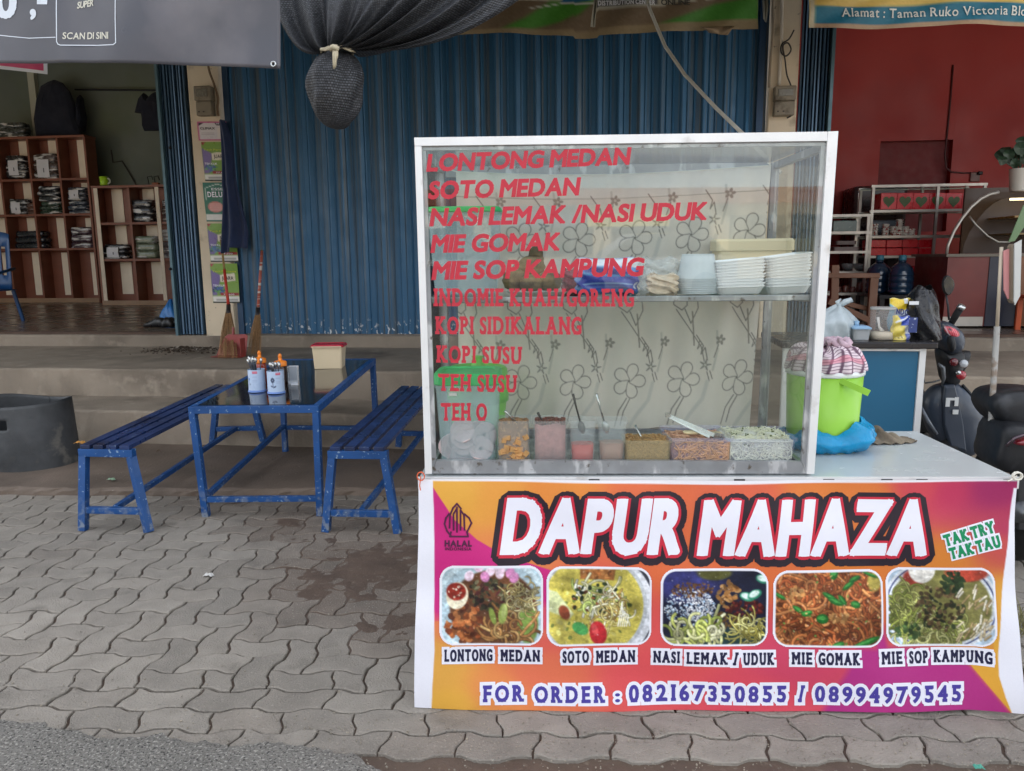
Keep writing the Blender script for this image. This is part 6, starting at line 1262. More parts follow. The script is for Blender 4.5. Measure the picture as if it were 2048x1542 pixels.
VM = pxm(VBp); pal = M('pale_ink', (206, 214, 224), rough=.45, var=.03); cre = M('cream_ink', (206, 204, 190), rough=.45, var=.03)
lettering('lettering', 'SCAN DI SINI', VM, 131, -80, 92, 13.5, cre, ban, off=.02, gap=.1, lift=.001, ml=9)
lettering('lettering', 'SUPER', VM, 154, -17, 38, 13, cre, ban, off=.03, gap=.03, shear=.25, lift=.001, rot=.12, ml=9)
lettering('lettering', '0', VM, -12, -33, 46, 60, pal, ban, off=.06, lift=.001, ml=.4); lettering('lettering', ',', VM, 62, -30, 14, 46, pal, ban, off=.06, lift=.001, ml=9); lettering('lettering', '-', VM, 78, -18, 20, 40, pal, ban, off=.06, lift=.001, ml=9)
def vline(mb, pts, r):
    P_ = [Vector((x, y, 0)) for x, y in pts]
    for i, (a, c) in enumerate(zip(P_, P_[1:])):
        d = (c-a).normalized(); n = Vector((-d.y, d.x, 0))*r; a2, c2 = a-d*r*.6, c+d*r*.6; mb.add([VBp(q.x, q.y, .0008+.00004*(i % 3)) for q in (a2+n, c2+n, c2-n, a2-n)], [(0, 1, 2, 3)])
b = MB(); vline(b, [(112, -20), (116, 30), (120, 86), (123, 91), (128, 93), (200, 93), (233, 92), (238, 88), (237, 40), (236, -20)], .9); vline(b, [(-10, 69), (20, 73), (60, 77), (117, 77)], .8); b.build('printed_line', pal, ban)
c = VBp(545, 127, .002); ey = MB(); ey.fr = Matrix.Translation(c) @ Matrix.Rotation(math.pi/2, 4, 'X'); r = pw(6.2, c); ey.lathe([(r, 0), (r*.95, .003), (r*.75, .004), (r*.5, .003), (r*.48, 0)], (0, 0, 0), 24, False, False); ey.build('eyelet', steel, ban, smooth=True)
MB(ey.fr).lathe([(r*.47, .0006), (.0004, .0006)], (0, 0, 0), 16, False, False).build('eyelet_hole', M('hole_black', (8, 8, 10), rough=.9), ban)
pk = thing('pink_banner', 'pink banner with a white border showing below the dark one', 'banner', Pt(40, 120, 3.3)); pkm = M('pink_vinyl', (214, 74, 116), rough=.4, var=.05); whv = M('white_vinyl', (226, 226, 230), rough=.4, var=.03)
def quadsheet(pts, y, mat, name, par, dy=0.):
    b = MB(); q = [Vector(Pt(px, py, y))+Vector((0, dy, 0)) for px, py in pts]; b.grid(lambda u, v: q[0].lerp(q[1], u).lerp(q[3].lerp(q[2], u), v)+Vector((0, -.008*math.sin(u*7+v*2), 0)), 16, 10); return b.build(name, mat, par, smooth=True, solid=.001)
quadsheet([(-240, -60), (97, -40), (96, 149), (-240, 112)], 3.3, whv, 'border', pk); quadsheet([(-240, -60), (90, -40), (89, 142), (-240, 104)], 3.3, pkm, 'printed_field', pk, -.0025)
# shade net gathered and tied
netm = M('shade_net', (46, 49, 54), rough=.55, var=.25, scale=30, spec=.5)
def net_material():
    t = netm.node_tree; N = t.nodes.new; K = t.links.new; bs = t.nodes['Principled BSDF']; at = N('ShaderNodeUVMap'); br = N('ShaderNodeTexBrick'); br.inputs['Scale'].default_value = 1.0; br.offset = .5
    br.inputs['Brick Width'].default_value = .017; br.inputs['Row Height'].default_value = .011; br.inputs['Mortar Size'].default_value = .0026; br.inputs['Mortar Smooth'].default_value = .6; br.inputs['Bias'].default_value = 0
    br.inputs['Color1'].default_value = (.085, .092, .105, 1); br.inputs['Color2'].default_value = (.03, .033, .04, 1); br.inputs['Mortar'].default_value = (.004, .004, .005, 1); K(at.outputs[0], br.inputs['Vector']); K(br.outputs[0], bs.inputs['Base Color'])
    bp = N('ShaderNodeBump'); bp.inputs['Strength'].default_value = .9; bp.inputs['Distance'].default_value = .004; iv = N('ShaderNodeMath'); iv.operation = 'SUBTRACT'; iv.inputs[0].default_value = 1; K(br.outputs['Fac'], iv.inputs[1]); K(iv.outputs[0], bp.inputs['Height']); K(bp.outputs[0], bs.inputs['Normal'])
net_material()
def uvgrid(name, fn, nu, nv, mat, par, su, sv):
    b = MB(); b.grid(fn, nu, nv); o = b.build(name, mat, par, smooth=True); me = o.data; uv = me.uv_layers.new(name='UVMap'); n = nu+1
    for l in me.loops: i = l.vertex_index; uv.data[l.index].uv = ((i % n)/nu*su, (i//n)/nv*sv)
    return o
YN = 3.75; knot = Vector(Pt(682, 108, YN)); net = thing('shade_net', 'black shade net gathered and tied into a hanging bundle under the awning', 'shade net', knot)
def drape(u, v):
    # from the tied neck (v=0) out to the awning rail (v=1)
    top_x = 520+u*(1130-520); top_y = -60+(-30*math.sin(u*3.14)); nk_x = 652+u*66
    tt = v; sag = 46*math.sin(math.pi*tt)*((1-u)**2*1.05+u**2*.85); px = nk_x+(top_x-nk_x)*(tt**.92); py = 108+(top_y-108)*tt**(1.15)+sag
    if u > .5: py += (u-.5)*2*(-18*tt)
    dy = (-.05*math.sin(u*math.pi)-.05*math.sin(u*46+2*math.sin(u*9))*(1-.6*tt)-.03*math.sin(u*83+1)*(1-tt)-.06*math.sin(tt*3.14)*math.sin(u*3.14))
    return Vector(Pt(px, py, YN))+Vector((0, dy+.02*tt, .012*math.sin(u*37)*tt*(1-tt)))
uvgrid('drape', drape, 200, 60, netm, net, 1.9, .8)
cb = Vector(Pt(667, 182, YN)); rx = pw(57, cb); rz = pw(74, cb)
def bundle_f(u, v):
    a = u*6.2832; t = v*math.pi; k = math.sin(t)**.8; top = max(0, 1-v*4)
    R_ = rx*max(k, .32*top**.5)*(1+.07*math.sin(a*9+v*3)*(1-v)+.05*math.sin(a*3+1)*k+.05*math.sin(a*2+v*6)+.05*math.sin(a*6+v*11)*k+.03*math.sin(v*21+a*3)*k-.22*v**3); z = rz*math.cos(t)
    return cb+Vector((R_*math.cos(a)+.03*max(0, math.cos(t))**2+.02*v**3+.01*math.sin(v*5), R_*.8*math.sin(a)-.01, z-.012*math.cos(a)*k))
uvgrid('tied_bundle', bundle_f, 90, 50, netm, net, 1.1, .5)
b = MB(); rp_ = M('cream_rope', (196, 186, 160), rough=.85, var=.15, scale=60, bump=.4, bscale=200)
for k in range(2): b.tube([knot+Vector((pw(34, knot)*math.cos(a*.524), -.02+.07*math.sin(a*.524)-.02, .006*k+.006*math.sin(a*2.1+k))) for a in range(12)], .006, 7, closed=True)
kx = Vector(Pt(686, 112, YN))+Vector((0, -.12, 0))
b.tube([kx, kx+Vector((.004, -.01, -.03)), kx+Vector((.0, -.005, -.07)), kx+Vector((-.006, 0, -.085))], [.009, .011, .009, .004], 7); b.tube([kx+Vector((.012, 0, .0)), kx+Vector((.014, -.01, -.03)), kx+Vector((.006, -.004, -.055))], [.008, .007, .004], 7); b.tube([kx+Vector((-.02, 0, .002)), kx+Vector((0, -.012, .008)), kx+Vector((.022, 0, .0))], .012, 8)
b.build('tie_rope', rp_, net, smooth=True)
# green shop banner over the shutter
gbn = thing('green_banner', 'sagging green and brown shop banner above the blue shutter', 'banner', Pt(1200, 30, 7.2))
P = Paint(636, 144, (118, 100, 78)); gq = lambda L_: [(x-880, y+70) for x, y in L_]
P.poly(gq([(880, -70), (1516, -70), (1516, -2), (1080, 2), (880, 14)]), (206, 200, 186)); P.poly(gq([(1100, 2), (1192, -2), (1160, 24), (1120, 44), (1060, 62), (1000, 66), (1050, 40)]), (74, 140, 46), soft=8); P.poly(gq([(1310, 58), (1360, 42), (1430, 14), (1516, 2), (1516, 60)]), (72, 136, 50), soft=8); P.poly(gq([(1130, -10), (1180, -14), (1182, 0), (1120, 4)]), (40, 104, 150), soft=2)
P.line(gq([(1060, 20), (1120, 6), (1190, 4)]), 1.4, (206, 206, 196)); P.line(gq([(1410, 4), (1460, 2), (1512, 4)]), 1.4, (206, 206, 196)); P.poly(gq([(1192, -30), (1316, -30), (1316, 14), (1192, 15)]), (92, 92, 94)); P.poly(gq([(1316, -30), (1392, -30), (1392, 10), (1316, 14)]), (186, 178, 160)); P.poly(gq([(1190, 14), (1330, 14), (1330, 19), (1190, 20)]), (180, 176, 160)); P.poly(gq([(880, 66), (1516, 50), (1516, 90), (880, 90)]), (150, 132, 100), soft=4); P.grain(4)
YG = 7.2; cl_ = M('printed_cloth', attr=True, rough=.55, var=.08, scale=4, bump=.25, bscale=10)
def gbp(px, py, t=0.): return Vector(Pt(px, py, YG))+Vector((0, -.03*math.sin(px*.021)-.012*math.sin(px*.06+py*.05)-t, 0))
def gb(u, v):
    px = 880+u*(1516-880); bot = 74-14*u-4*math.sin(u*9)+(5 if .42 < u < .5 else 0); return gbp(px, -70+v*(bot+70))
printed('sheet', P, gb, 160, 40, cl_, gbn)
GMp = pxm(gbp); lettering('lettering', 'DISTRIBUTION CENTER', GMp, 1196, -11, 114, 9, whv, gbn, off=.05, gap=.12, lift=.006, ml=9); lettering('lettering', 'ONLINE', GMp, 1322, -10, 58, 10.5, M('dark_letter', (70, 70, 66), rough=.5), gbn, off=.03, gap=.12, lift=.006, ml=9)
def flap(label, pts, y, mat):
    q = [Vector(Pt(px, py, y)) for px, py in pts]; b = MB(); b.grid(lambda u, v: q[0].lerp(q[1], u).lerp(q[3].lerp(q[2], u), v)+Vector((0, -.03*math.sin(v*3)*(1+math.sin(u*8)), 0)), 10, 10); return tag(b.build('torn_strip', mat, None, smooth=True, solid=.002), label, 'cloth strip')
flap('torn pale strip of plastic hanging from the green banner', [(1190, -10), (1196, -10), (1190, 55), (1181, 54)], 7.1, M('pale_plastic', (180, 176, 160), rough=.5, var=.1))
flap('loose brown flap below the end of the green banner', [(1400, 54), (1470, 52), (1455, 71), (1418, 66)], 7.15, M('brown_flap', (150, 128, 100), rough=.6, var=.2, scale=8)); flap('crumpled pale plastic hanging at the column top', [(1521, -20), (1534, -20), (1532, 46), (1526, 38)], 7.3, bpy.data.materials['pale_plastic'])
# slanting white wire
P_ = [Vector(Pt(*a)) for a in ((1286, -30, 6.6), (1300, 20, 6.5), (1330, 92, 6.3), (1370, 150, 6.0), (1430, 214, 5.6), (1490, 272, 5.2), (1560, 345, 4.9))]
tag(MB().tube(P_, .013, 8).build('white_cord', M('white_cable', (206, 202, 190), rough=.5, var=.05), None, smooth=True), 'white cord slanting down from the green banner behind the showcase', 'cord')
# yellow and blue address banner
YA = 6.9; abn = thing('address_banner', 'yellow and teal banner with a shop address above the red room', 'banner', Pt(1850, 20, YA))
P = Paint(300, 100, (206, 176, 104)); P.poly([(0, 0), (300, 0), (300, 72), (0, 75)], (212, 178, 92)); P.poly([(6, 75), (300, 71), (300, 93), (6, 94.5)], (20, 104, 128)); P.poly([(0, 94.5), (300, 93), (300, 100), (0, 100)], (170, 140, 110)); P.poly([(0, 0), (6, 0), (6, 100), (0, 100)], (196, 184, 156)); P.grain(3)
def abp(px, py, t=0.): return Vector(Pt(px, py, YA))+Vector((0, -.025*math.sin(px*.02)-.01*math.sin(px*.05+py*.1)-t, 0))
printed('sheet', P, lambda u, v: abp(1617+u*560, -118+v*(174-6*u+3*math.sin(u*9))), 140, 50, cl_, abn)
lettering('lettering', 'Alamat : Taman Ruko Victoria Blo', pxm(abp), 1682, -35, 372, 17.5, M('pale_letter', (214, 214, 206), rough=.5), abn, off=.015, gap=.13, slab=.035, lift=.008, rot=.012, ml=9, space=.4)
# ================================================================== THE RED ROOM: shelves, case, bottles
def al(n): return bpy.data.materials[n]
sil = M('silver_frame', (176, 172, 164), rough=.4, metal=.5, var=.08)
YK = 10.6
def fr_shelf(label, x0p, x1p, ptop, levels, posts, y, dpt, cat='display shelf', legs=True):
    x0, x1 = Pt(x0p, 480, y)[0], Pt(x1p, 480, y)[0]; zt = Pt(x0p, ptop, y)[2]; t = thing('display_rack', label, cat, ((x0+x1)/2, y+dpt/2, Z3))
    for p in posts:
        x = Pt(p, 480, y)[0]
        for yy in (y, y+dpt): MB().box2((x-.016, yy-.016, Z3), (x+.016, yy+.016, zt)).build('post', sil, t)
    for l in [ptop]+list(levels):
        z = Pt(x0p, l, y)[2]
        for yy in (y, y+dpt): MB().box2((x0-.016, yy-.0165, z-.016), (x1+.016, yy+.0155, z+.016)).build('rail', sil, t)
        MB().box2((x0, y+.0225, z-.008), (x1, y+dpt-.0225, z+.004)).build('shelf', al('shelf_glass'), t)
    return t, x0, x1
fr_shelf('silver framed glass shelving holding bright red boxes in the red room', 1738, 1962, 373, (423, 474, 514, 582), (1740, 1868, 1960), YK, .5)
fr_shelf('small silver rack of jars beside the red box shelving', 1640, 1740, 432, (466, 505, 546, 588), (1642, 1734), 10.2, .45)
redb = M('red_box', (208, 30, 42), rough=.3, var=.1, scale=4); grh = M('green_heart', (74, 96, 52), rough=.5, var=.2)
def heart(mb, c, s):
    pts_ = [(16*math.sin(t)**3, 13*math.cos(t)-5*math.cos(2*t)-2*math.cos(3*t)-math.cos(4*t)) for t in [k*6.2832/28 for k in range(28)]]
    mb.prism([(x*s/16, z*s/14) for x, z in pts_], lambda x, z, t: c+Vector((x, -t, z)), .0, .004)
def rbox(label, x0p, x1p, p0, p1, y, hrt=True):
    a, c = Vector(Pt(x0p, p0, y)), Vector(Pt(x1p, p1, y)); t = thing('red_box', label, 'box', ((a.x+c.x)/2, y+.17, c.z), 'red boxes on the silver shelving')
    MB().box2((a.x+.004, y, c.z+.002), (c.x-.004, y+.34, a.z)).build('carton', redb, t, bevel=.006)
    if hrt: b = MB(); heart(b, Vector(((a.x+c.x)/2, y-.0005, (a.z+c.z)/2)), pw(11, a)); b.build('heart_window', grh, t)
top = ['first', 'second', 'third', 'fourth', 'fifth', 'sixth']
for k in range(6): rbox('red box with a green heart, %s along the top shelf from the small rack' % top[k], 1762+k*32.5, 1793+k*32.5, 386, 419, YK+.06)
for r in range(2):
    for k in range(4): rbox('plain red box in the %s row of the third shelf, %s from the small rack' % (('upper', 'lower')[r], top[k]), 1741+k*32, 1772+k*32, 480+r*16.5, 495+r*16, YK+.06, False)
for k in range(4): rbox('red box with a green heart on the bottom shelf, %s from the water bottles' % top[k], 1826+k*31, 1856+k*31, 532, 578, YK+.06)
cupm = M('cup_rim', (206, 202, 192), rough=.4, var=.15, scale=40, wear=((150, 60, 56), 30, .55, .6))
for i, (px, n) in enumerate(((1748, 5), (1770, 5), (1786, 4), (1797, 7), (1810, 4), (1822, 3))):
    c = Vector(Pt(px, 472, YK+.1)); r = pw(7, c); b = MB(); pr = [(r*.8, 0)]
    for k in range(n): pr += [(r*.82, .001+k*.03), (r, .01+k*.03), (r, .018+k*.03), (r*.82, .027+k*.03)]
    b.lathe(pr, c+Vector((0, 0, .007)), 16); tag(b.build('cup_stack', cupm, None), 'stack of white rimmed cups, %s from the small rack on the second shelf' % top[i], 'cups', 'cup stacks on the second shelf')
b = MB(); a, c = Vector(Pt(1742, 440, YK+.3)), Vector(Pt(1796, 470, YK+.3)); b.box2((a.x, a.y, c.z+.01), (c.x, a.y+.15, a.z)); tag(b.build('grey_case', M('grey_case', (96, 106, 116), rough=.4, var=.2), None, bevel=.03), 'grey plastic case behind the cup stacks', 'case')
jarm = M('jar_brown', (110, 74, 66), rough=.25, var=.3, scale=12, coat=.4)
for i, (px, pb, w_, h) in enumerate(((1676, 586, 11, 12), (1690, 586, 11, 14), (1704, 586, 11, 12), (1718, 586, 11, 20))):
    c = Vector(Pt(px, pb, 10.3)); r = pw(w_*.55, c); hh = pw(h, c); tag(MB().lathe([(r, 0), (r*1.05, hh*.2), (r, hh*.8), (r*.8, hh*.9), (r*.82, hh)], c+Vector((0, 0, .006)), 16).build('jar', jarm, None, smooth=True), 'small reddish brown jar, %s along the bottom of the small rack' % top[i], 'jar', 'brown jars in the small rack')
for i, px in enumerate((1694, 1718)):
    c = Vector(Pt(px, 543, 10.35)); r = pw(12, c); tag(MB().lathe([(r*.4, .008), (r*.9, .05), (r, .1), (r*.94, .1), (r*.8, .05), (.002, .02)], c, 20, True, False).build('glass_bowl', M('dark_glass', (120, 124, 126), rough=.15, alpha=.6), None, smooth=True), 'dark glass bowl on the small rack, %s' % ('near its middle' if i == 0 else 'beside its post'), 'bowl')
for i, (px, pb, w_, h) in enumerate(((1690, 504, 50, 10), (1690, 490, 40, 8))):
    c = Vector(Pt(px, pb, 10.3)); tag(MB().loft([rr(pw(w_, c), .3, .03, c.z+.005, (c.x, c.y+.1)), rr(pw(w_, c)*1.02, .31, .03, c.z+pw(h, c), (c.x, c.y+.1))]).build('tin', M('grey_tin', (110, 100, 100), rough=.35, metal=.4, var=.2), None), ('wide grey tin lying on the small rack', 'narrower grey tin stacked on the wide one')[i], 'tin')
c = Vector(Pt(1690, 452, 10.3)); tag(MB().box(c+Vector((0, .1, 0)), (pw(46, c), .2, pw(22, c))).build('glass_box', M('teal_glass', (106, 130, 128), rough=.2, var=.15, alpha=.8), None, bevel=.01), 'greenish glass box on top of the small rack', 'box')
# oven behind
a, c = Vector(Pt(1708, 372, 11.6)), Vector(Pt(1740, 425, 11.6)); t = thing('tall_cabinet', 'dark cabinet with a rounded silver edge behind the silver shelving', 'cabinet', (c.x, 11.7, Z3)); MB().box2((a.x, 11.6, Z3), (c.x+.5, 12.15, a.z)).build('body', M('dark_cabinet', (52, 44, 46), rough=.3, var=.1), t, bevel=.06); MB().box2((a.x+.06, 11.588, c.z-.5), (a.x+.085, 11.5999, a.z-.1)).build('silver_strip', sil, t)
# water bottles
wb_ = M('dark_blue_bottle', (28, 52, 76), rough=.15, var=.08, coat=.5)
for i, (px, y) in enumerate(((1757, 9.75), (1802, 9.45))):
    c = Vector(Pt(px, 560, y)); r = pw(23.5, c); zt = Pt(px, 516, y)[2]; zsh = Pt(px, 545, y)[2]; z0 = Z3+.34
    t = thing('water_bottle', ('large dark blue water bottle beside the small silver rack', 'large dark blue water bottle in front of the red heart boxes')[i], 'water bottle', (c.x, y, z0), 'large water bottles on the stool')
    pr = [(r*.9, 0), (r, .02)]; k = 0; z = .04
    while z < zsh-z0-.05: pr += [(r, z), (r*.95, z+.01), (r*.95, z+.02), (r, z+.03)]; z += .075
    pr += [(r, zsh-z0-.02), (r*.86, zsh-z0+.05), (r*.5, zsh-z0+.1), (r*.26, zsh-z0+.125), (r*.25, zt-z0-.05), (r*.31, zt-z0-.048), (r*.31, zt-z0-.03), (r*.25, zt-z0-.028)]
    MB().lathe(pr, (c.x, y, z0), 32).build('body', wb_, t, smooth=True); MB().lathe([(r*.3, zt-z0-.027), (r*.33, zt-z0-.02), (r*.3, zt-z0+.03), (r*.2, zt-z0+.036)], (c.x, y, z0), 20).build('cap', M('teal_cap', (50, 116, 136), rough=.4), t, smooth=True)
a = Pt(1735, 600, 9.6)[0]; c_ = Pt(1835, 600, 9.4)[0]; t = thing('low_stool', 'low dark stand carrying the two water bottles', 'stand', ((a+c_)/2, 9.6, Z3)); MB().box2((a, 9.2, Z3+.30), (c_, 10.0, Z3+.338)).build('top', dm, t)
for sx in (a+.04, c_-.04):
    for sy in (9.25, 9.95): MB().box2((sx-.025, sy-.025, Z3), (sx+.025, sy+.025, Z3+.2995)).build('leg', dm, t)
# wooden bench frame
wd_ = M('brown_wood', (116, 78, 56), rough=.55, var=.2, scale=4, stretch=(1, 1, .3), bump=.1); yw = 8.75
t = thing('wooden_frame', 'brown wooden stand frame at the edge of the red room', 'wooden stand', Pt(1700, 650, yw))
def wbar(p, q, w_, y0=yw, nm='beam'): MB().bar(Vector(Pt(*p, y0)), Vector(Pt(*q, y0)), w_, w_*.7).build(nm, wd_, t, bevel=.006)
wbar((1640, 551), (1758, 551), .075); wbar((1670, 530), (1668, 605), .08); wbar((1748, 552), (1740, 662), .085); wbar((1660, 600), (1738, 618), .07, yw+.1); wbar((1655, 602), (1736, 640), .09, yw-.12); wbar((1668, 606), (1664, 664), .08)
# curved glass cake case with plant
YC = 8.9; t = thing('cake_case', 'curved glass cake case on a dark wooden base in the red room', 'display case', Pt(2000, 600, YC))
prof_ = [(1893, 508), (1896, 490), (1908, 462), (1925, 435), (1943, 413), (1962, 397), (1980, 388), (1998, 384), (2200, 380)]
L0 = [Vector(Pt(px, py, YC)) for px, py in prof_]; sh_ = Vector((.55, .9, 0))
gl_ = glass('case_glass', (226, 216, 204), boost=2.0)
MB().box2((L0[0].x+.5, YC+.86, L0[0].z+.002), (Pt(2260, 500, YC)[0], YC+.9, L0[0].z+.75)).build('back_panel', M('case_amber', (66, 46, 34), rough=.4, var=.3, scale=1.5), t)
b = MB(); n = len(L0); b.add(L0+[p+sh_ for p in L0], [(i, i+1, n+i+1, n+i) for i in range(n-1)]); b.build('curved_pane', gl_, t, smooth=True)
b = MB(); b.tube(L0[:8], .017, 8); b.build('rim', sil, t, smooth=True); b = MB(); b.tube([p+sh_ for p in L0[:8]], .017, 8); b.build('rim', sil, t, smooth=True)
for q in (((1938, 432), (1952, 450), (1975, 472), (1996, 484), (2020, 484)),): MB().tube([Vector(Pt(x, y, YC+.3)) for x, y in q], .011, 6).build('rim', sil, t, smooth=True)
zb_ = L0[0].z; xr = Pt(2260, 500, YC)[0]
b = MB(); bx = L0[0].x+.02; b.box2((bx, YC+.0, Z3+.02), (bx+.42, YC+.9, zb_-.03)); b.build('base', M('case_red', (110, 40, 36), rough=.4, var=.15), t)
MB().box2((bx+.421, YC-.01, Z3+.02), (bx+.72, YC+.9, zb_-.031)).build('base_panel', M('case_navy', (30, 36, 54), rough=.4, var=.1), t); MB().box2((bx+.7205, YC-.02, Z3+.02), (xr, YC+.9, zb_-.032)).build('base_panel', M('case_wood', (120, 76, 46), rough=.45, var=.15), t)
MB().box2((bx-.03, YC-.03, zb_-.03), (xr, YC+.95, zb_)).build('ledge', M('case_ledge', (104, 96, 84), rough=.35), t)
MB().box2((bx-.01, YC-.016, Z3+.02), (bx+.4, YC-.0001, Z3+.12)).build('skirting', sil, t)
for k, (py, m_) in enumerate(((436, (150, 116, 60)), (470, (120, 100, 56)))):
    z = Pt(2030, py, YC+.4)[2]; MB().box2((bx+.75, YC+.25, z), (xr, YC+.85, z+.02)).build('shelf', M('case_shelf%d' % k, m_, rough=.3), t)
z = Pt(2030, 400, YC+.5)[2]; tb_ = MB(); tb_.box2((Pt(2022, 400, YC+.5)[0], YC+.5, z), (xr, YC+.53, z+.02)); lm = bpy.data.materials.new('case_lamp'); lm.use_nodes = True; lm.node_tree.nodes['Principled BSDF'].inputs['Emission Color'].default_value = (1, .8, .45, 1); lm.node_tree.nodes['Principled BSDF'].inputs['Emission Strength'].default_value = 2.2; tb_.build('lamp_tube', lm, t)
c = Vector(Pt(2036, 383, YC+.15)); r = pw(19, c); hh = pw(44, c); t = thing('potted_plant', 'leafy plant in a white pot on top of the cake case', 'plant', c)
MB().lathe([(r*.75, 0), (r*.8, .01), (r, hh*.98), (r*1.03, hh), (r*.9, hh), (r*.85, hh*.85), (.002, hh*.85)], c, 28).build('pot', M('pot_white', (206, 202, 192), rough=.4), t, smooth=True)
lf = M('leaf_green', (34, 56, 36), rough=.45, var=.3, scale=8); b = MB(); sb = MB()
for k, (px, py, s_) in enumerate(((2006, 310, 15), (2012, 300, 10), (2022, 318, 11), (2032, 306, 14), (2041, 296, 14), (2046, 282, 12), (2030, 326, 10), (2004, 320, 11), (2018, 308, 11), (2052, 300, 16), (2056, 318, 14))):
    p = Vector(Pt(px, py, YC+.15+random.uniform(-.12, .12))); R_ = pw(s_, p); nrm = Vector((random.uniform(-.5, .5), -1, random.uniform(-.2, .7))).normalized(); x_ = nrm.cross(Z).normalized(); y_ = nrm.cross(x_)
    pts_ = [p+(x_*math.cos(a)*(1+.15*math.cos(3*a))+y_*math.sin(a)*.9)*R_+nrm*.02*math.cos(2*a) for a in [q*6.2832/14 for q in range(14)]]; b.add([p]+pts_, [(0, 1+i, 1+(i+1) % 14) for i in range(14)])
    sb.tube([c+Vector((random.uniform(-.02, .02), 0, hh*.8)), (c+p)/2+Vector((0, 0, .1)), p], .006, 5)
b.build('foliage', lf, t); sb.build('stem', lf, t)
# socket, cable
c = Vector(Pt(1950, 354, YR-.02)); t = thing('wall_socket', 'double wall socket with a black plug on the red wall', 'socket', c); MB().box(c, (.13, .03, .13)).build('plate', M('socket', (120, 92, 88), rough=.5), t, bevel=.01); MB().box(c+Vector((.05, -.035, .05)), (.06, .05, .05)).build('plug', dm, t, bevel=.01)
P_ = [Vector(Pt(x, y, YR-.012)) for x, y in ((1906, 130), (1900, 210), (1894, 270), (1890, 310), (1892, 335), (1902, 344), (1925, 346), (1952, 346))]
tag(MB().tube(P_, .013, 6).build('cable', M('wine_cable', (70, 30, 32), rough=.5), None, smooth=True), 'dark cable drooping down the red wall to the socket', 'cable')
P_ = [Vector(Pt(x, y, YR-.01)) for x, y in ((1672, 20), (1664, 150), (1652, 300))]
tag(MB().tube(P_, .015, 6).build('pipe', M('red_pipe', (150, 60, 52), rough=.5), None), 'thin red painted pipe along the red wall edge', 'pipe')
c = Vector(Pt(2070, 600, 8.4)); c.z = Z3; t = thing('orange_stool', 'orange plastic stool at the edge of the red room', 'stool', c); zt = Pt(2044, 592, 8.4)[2]; om = M('orange_plastic', (196, 84, 40), rough=.4)
MB().box2((c.x-.03, 8.4, zt-.03), (c.x+.32, 8.72, zt)).build('seat', om, t, bevel=.01)
for dx in (0, .26):
    for dy in (.02, .28): MB().box2((c.x+dx-.02, 8.4+dy-.0, Z3), (c.x+dx+.03, 8.43+dy, zt-.031)).build('leg', om, t)

# ================================================================== PREP CART behind the counter
YP = 4.05
def PP(px, py, y=YP): return Vector(Pt(px, py, y))
cart = thing('prep_cart', 'black topped kitchen cart with blue panels behind the food stall', 'cart', (PP(1750, 690).x, YP+.25, 0))
xa, xb = PP(1560, 690).x, PP(1872, 690).x; zt = PP(1700, 683).z; zl = PP(1700, 696).z; Dp = .5
blk = M('black_laminate', (40, 38, 40), rough=.25, var=.12, scale=5, wear=((96, 92, 90), 8, .64, .7)); tealp = M('teal_panel', (22, 96, 130), rough=.35, var=.08, scale=2)
MB().box2((xa, YP-.03, zl), (xb, YP+Dp, zt)).build('top', blk, cart, bevel=.006)
x2 = PP(1842, 770).x
MB().box2((xa+.04, YP+.01, .14), (x2-.02, YP+.022, zl-.004)).build('front_panel', tealp, cart)
for x, y in ((x2-.018, YP-.002), (xa+.02, YP), (x2-.018, YP+Dp-.04), (xa+.02, YP+Dp-.04)): MB().box2((x, y, 0), (x+.03, y+.03, zl-.003)).build('leg', alu, cart)
MB().box2((xa+.02, YP-.004, zl-.014), (x2+.01, YP+.0095, zl-.0025)).build('trim', alu, cart)
def zc_(px, py, y): return Vector((Pt(px, py, y)[0], y, zt+.001))
# white carrier bag
c = zc_(1662, 682, YP+.16); RX, HZ = pw(44, c), pw(66, c)
def cbag(u, v):
    a = u*6.2832; R_ = (1-.12*(1-v)**3)*(1 if v < .45 else 1-.93*((v-.45)/.55)**1.6); R_ *= 1+.07*math.sin(a*5+v*4)+.05*math.sin(a*11+v*9)
    return c+Vector((RX*R_*math.cos(a)+.03*v*v, .12*R_*math.sin(a), HZ*v*(1+.05*math.sin(a*3))))
b = MB(); b.grid(cbag, 48, 22); t = thing('carrier_bag', 'pale grey knotted plastic carrier bag on the black cart top', 'plastic bag', c); wf = M('white_film', (196, 208, 212), rough=.3, var=.08, bump=.6, bscale=18, translucent=.2)
b.build('body', wf, t, smooth=True); b = MB(); k = c+Vector((.03, 0, HZ*.97)); b.tube([k, k+Vector((.025, -.01, .02)), k+Vector((.055, 0, .03)), k+Vector((.07, .01, .02))], [.012, .016, .014, .004], 8); b.tube([k, k+Vector((-.01, 0, .02)), k+Vector((.01, .01, .035))], [.01, .012, .004], 8); b.build('knot', wf, t, smooth=True)
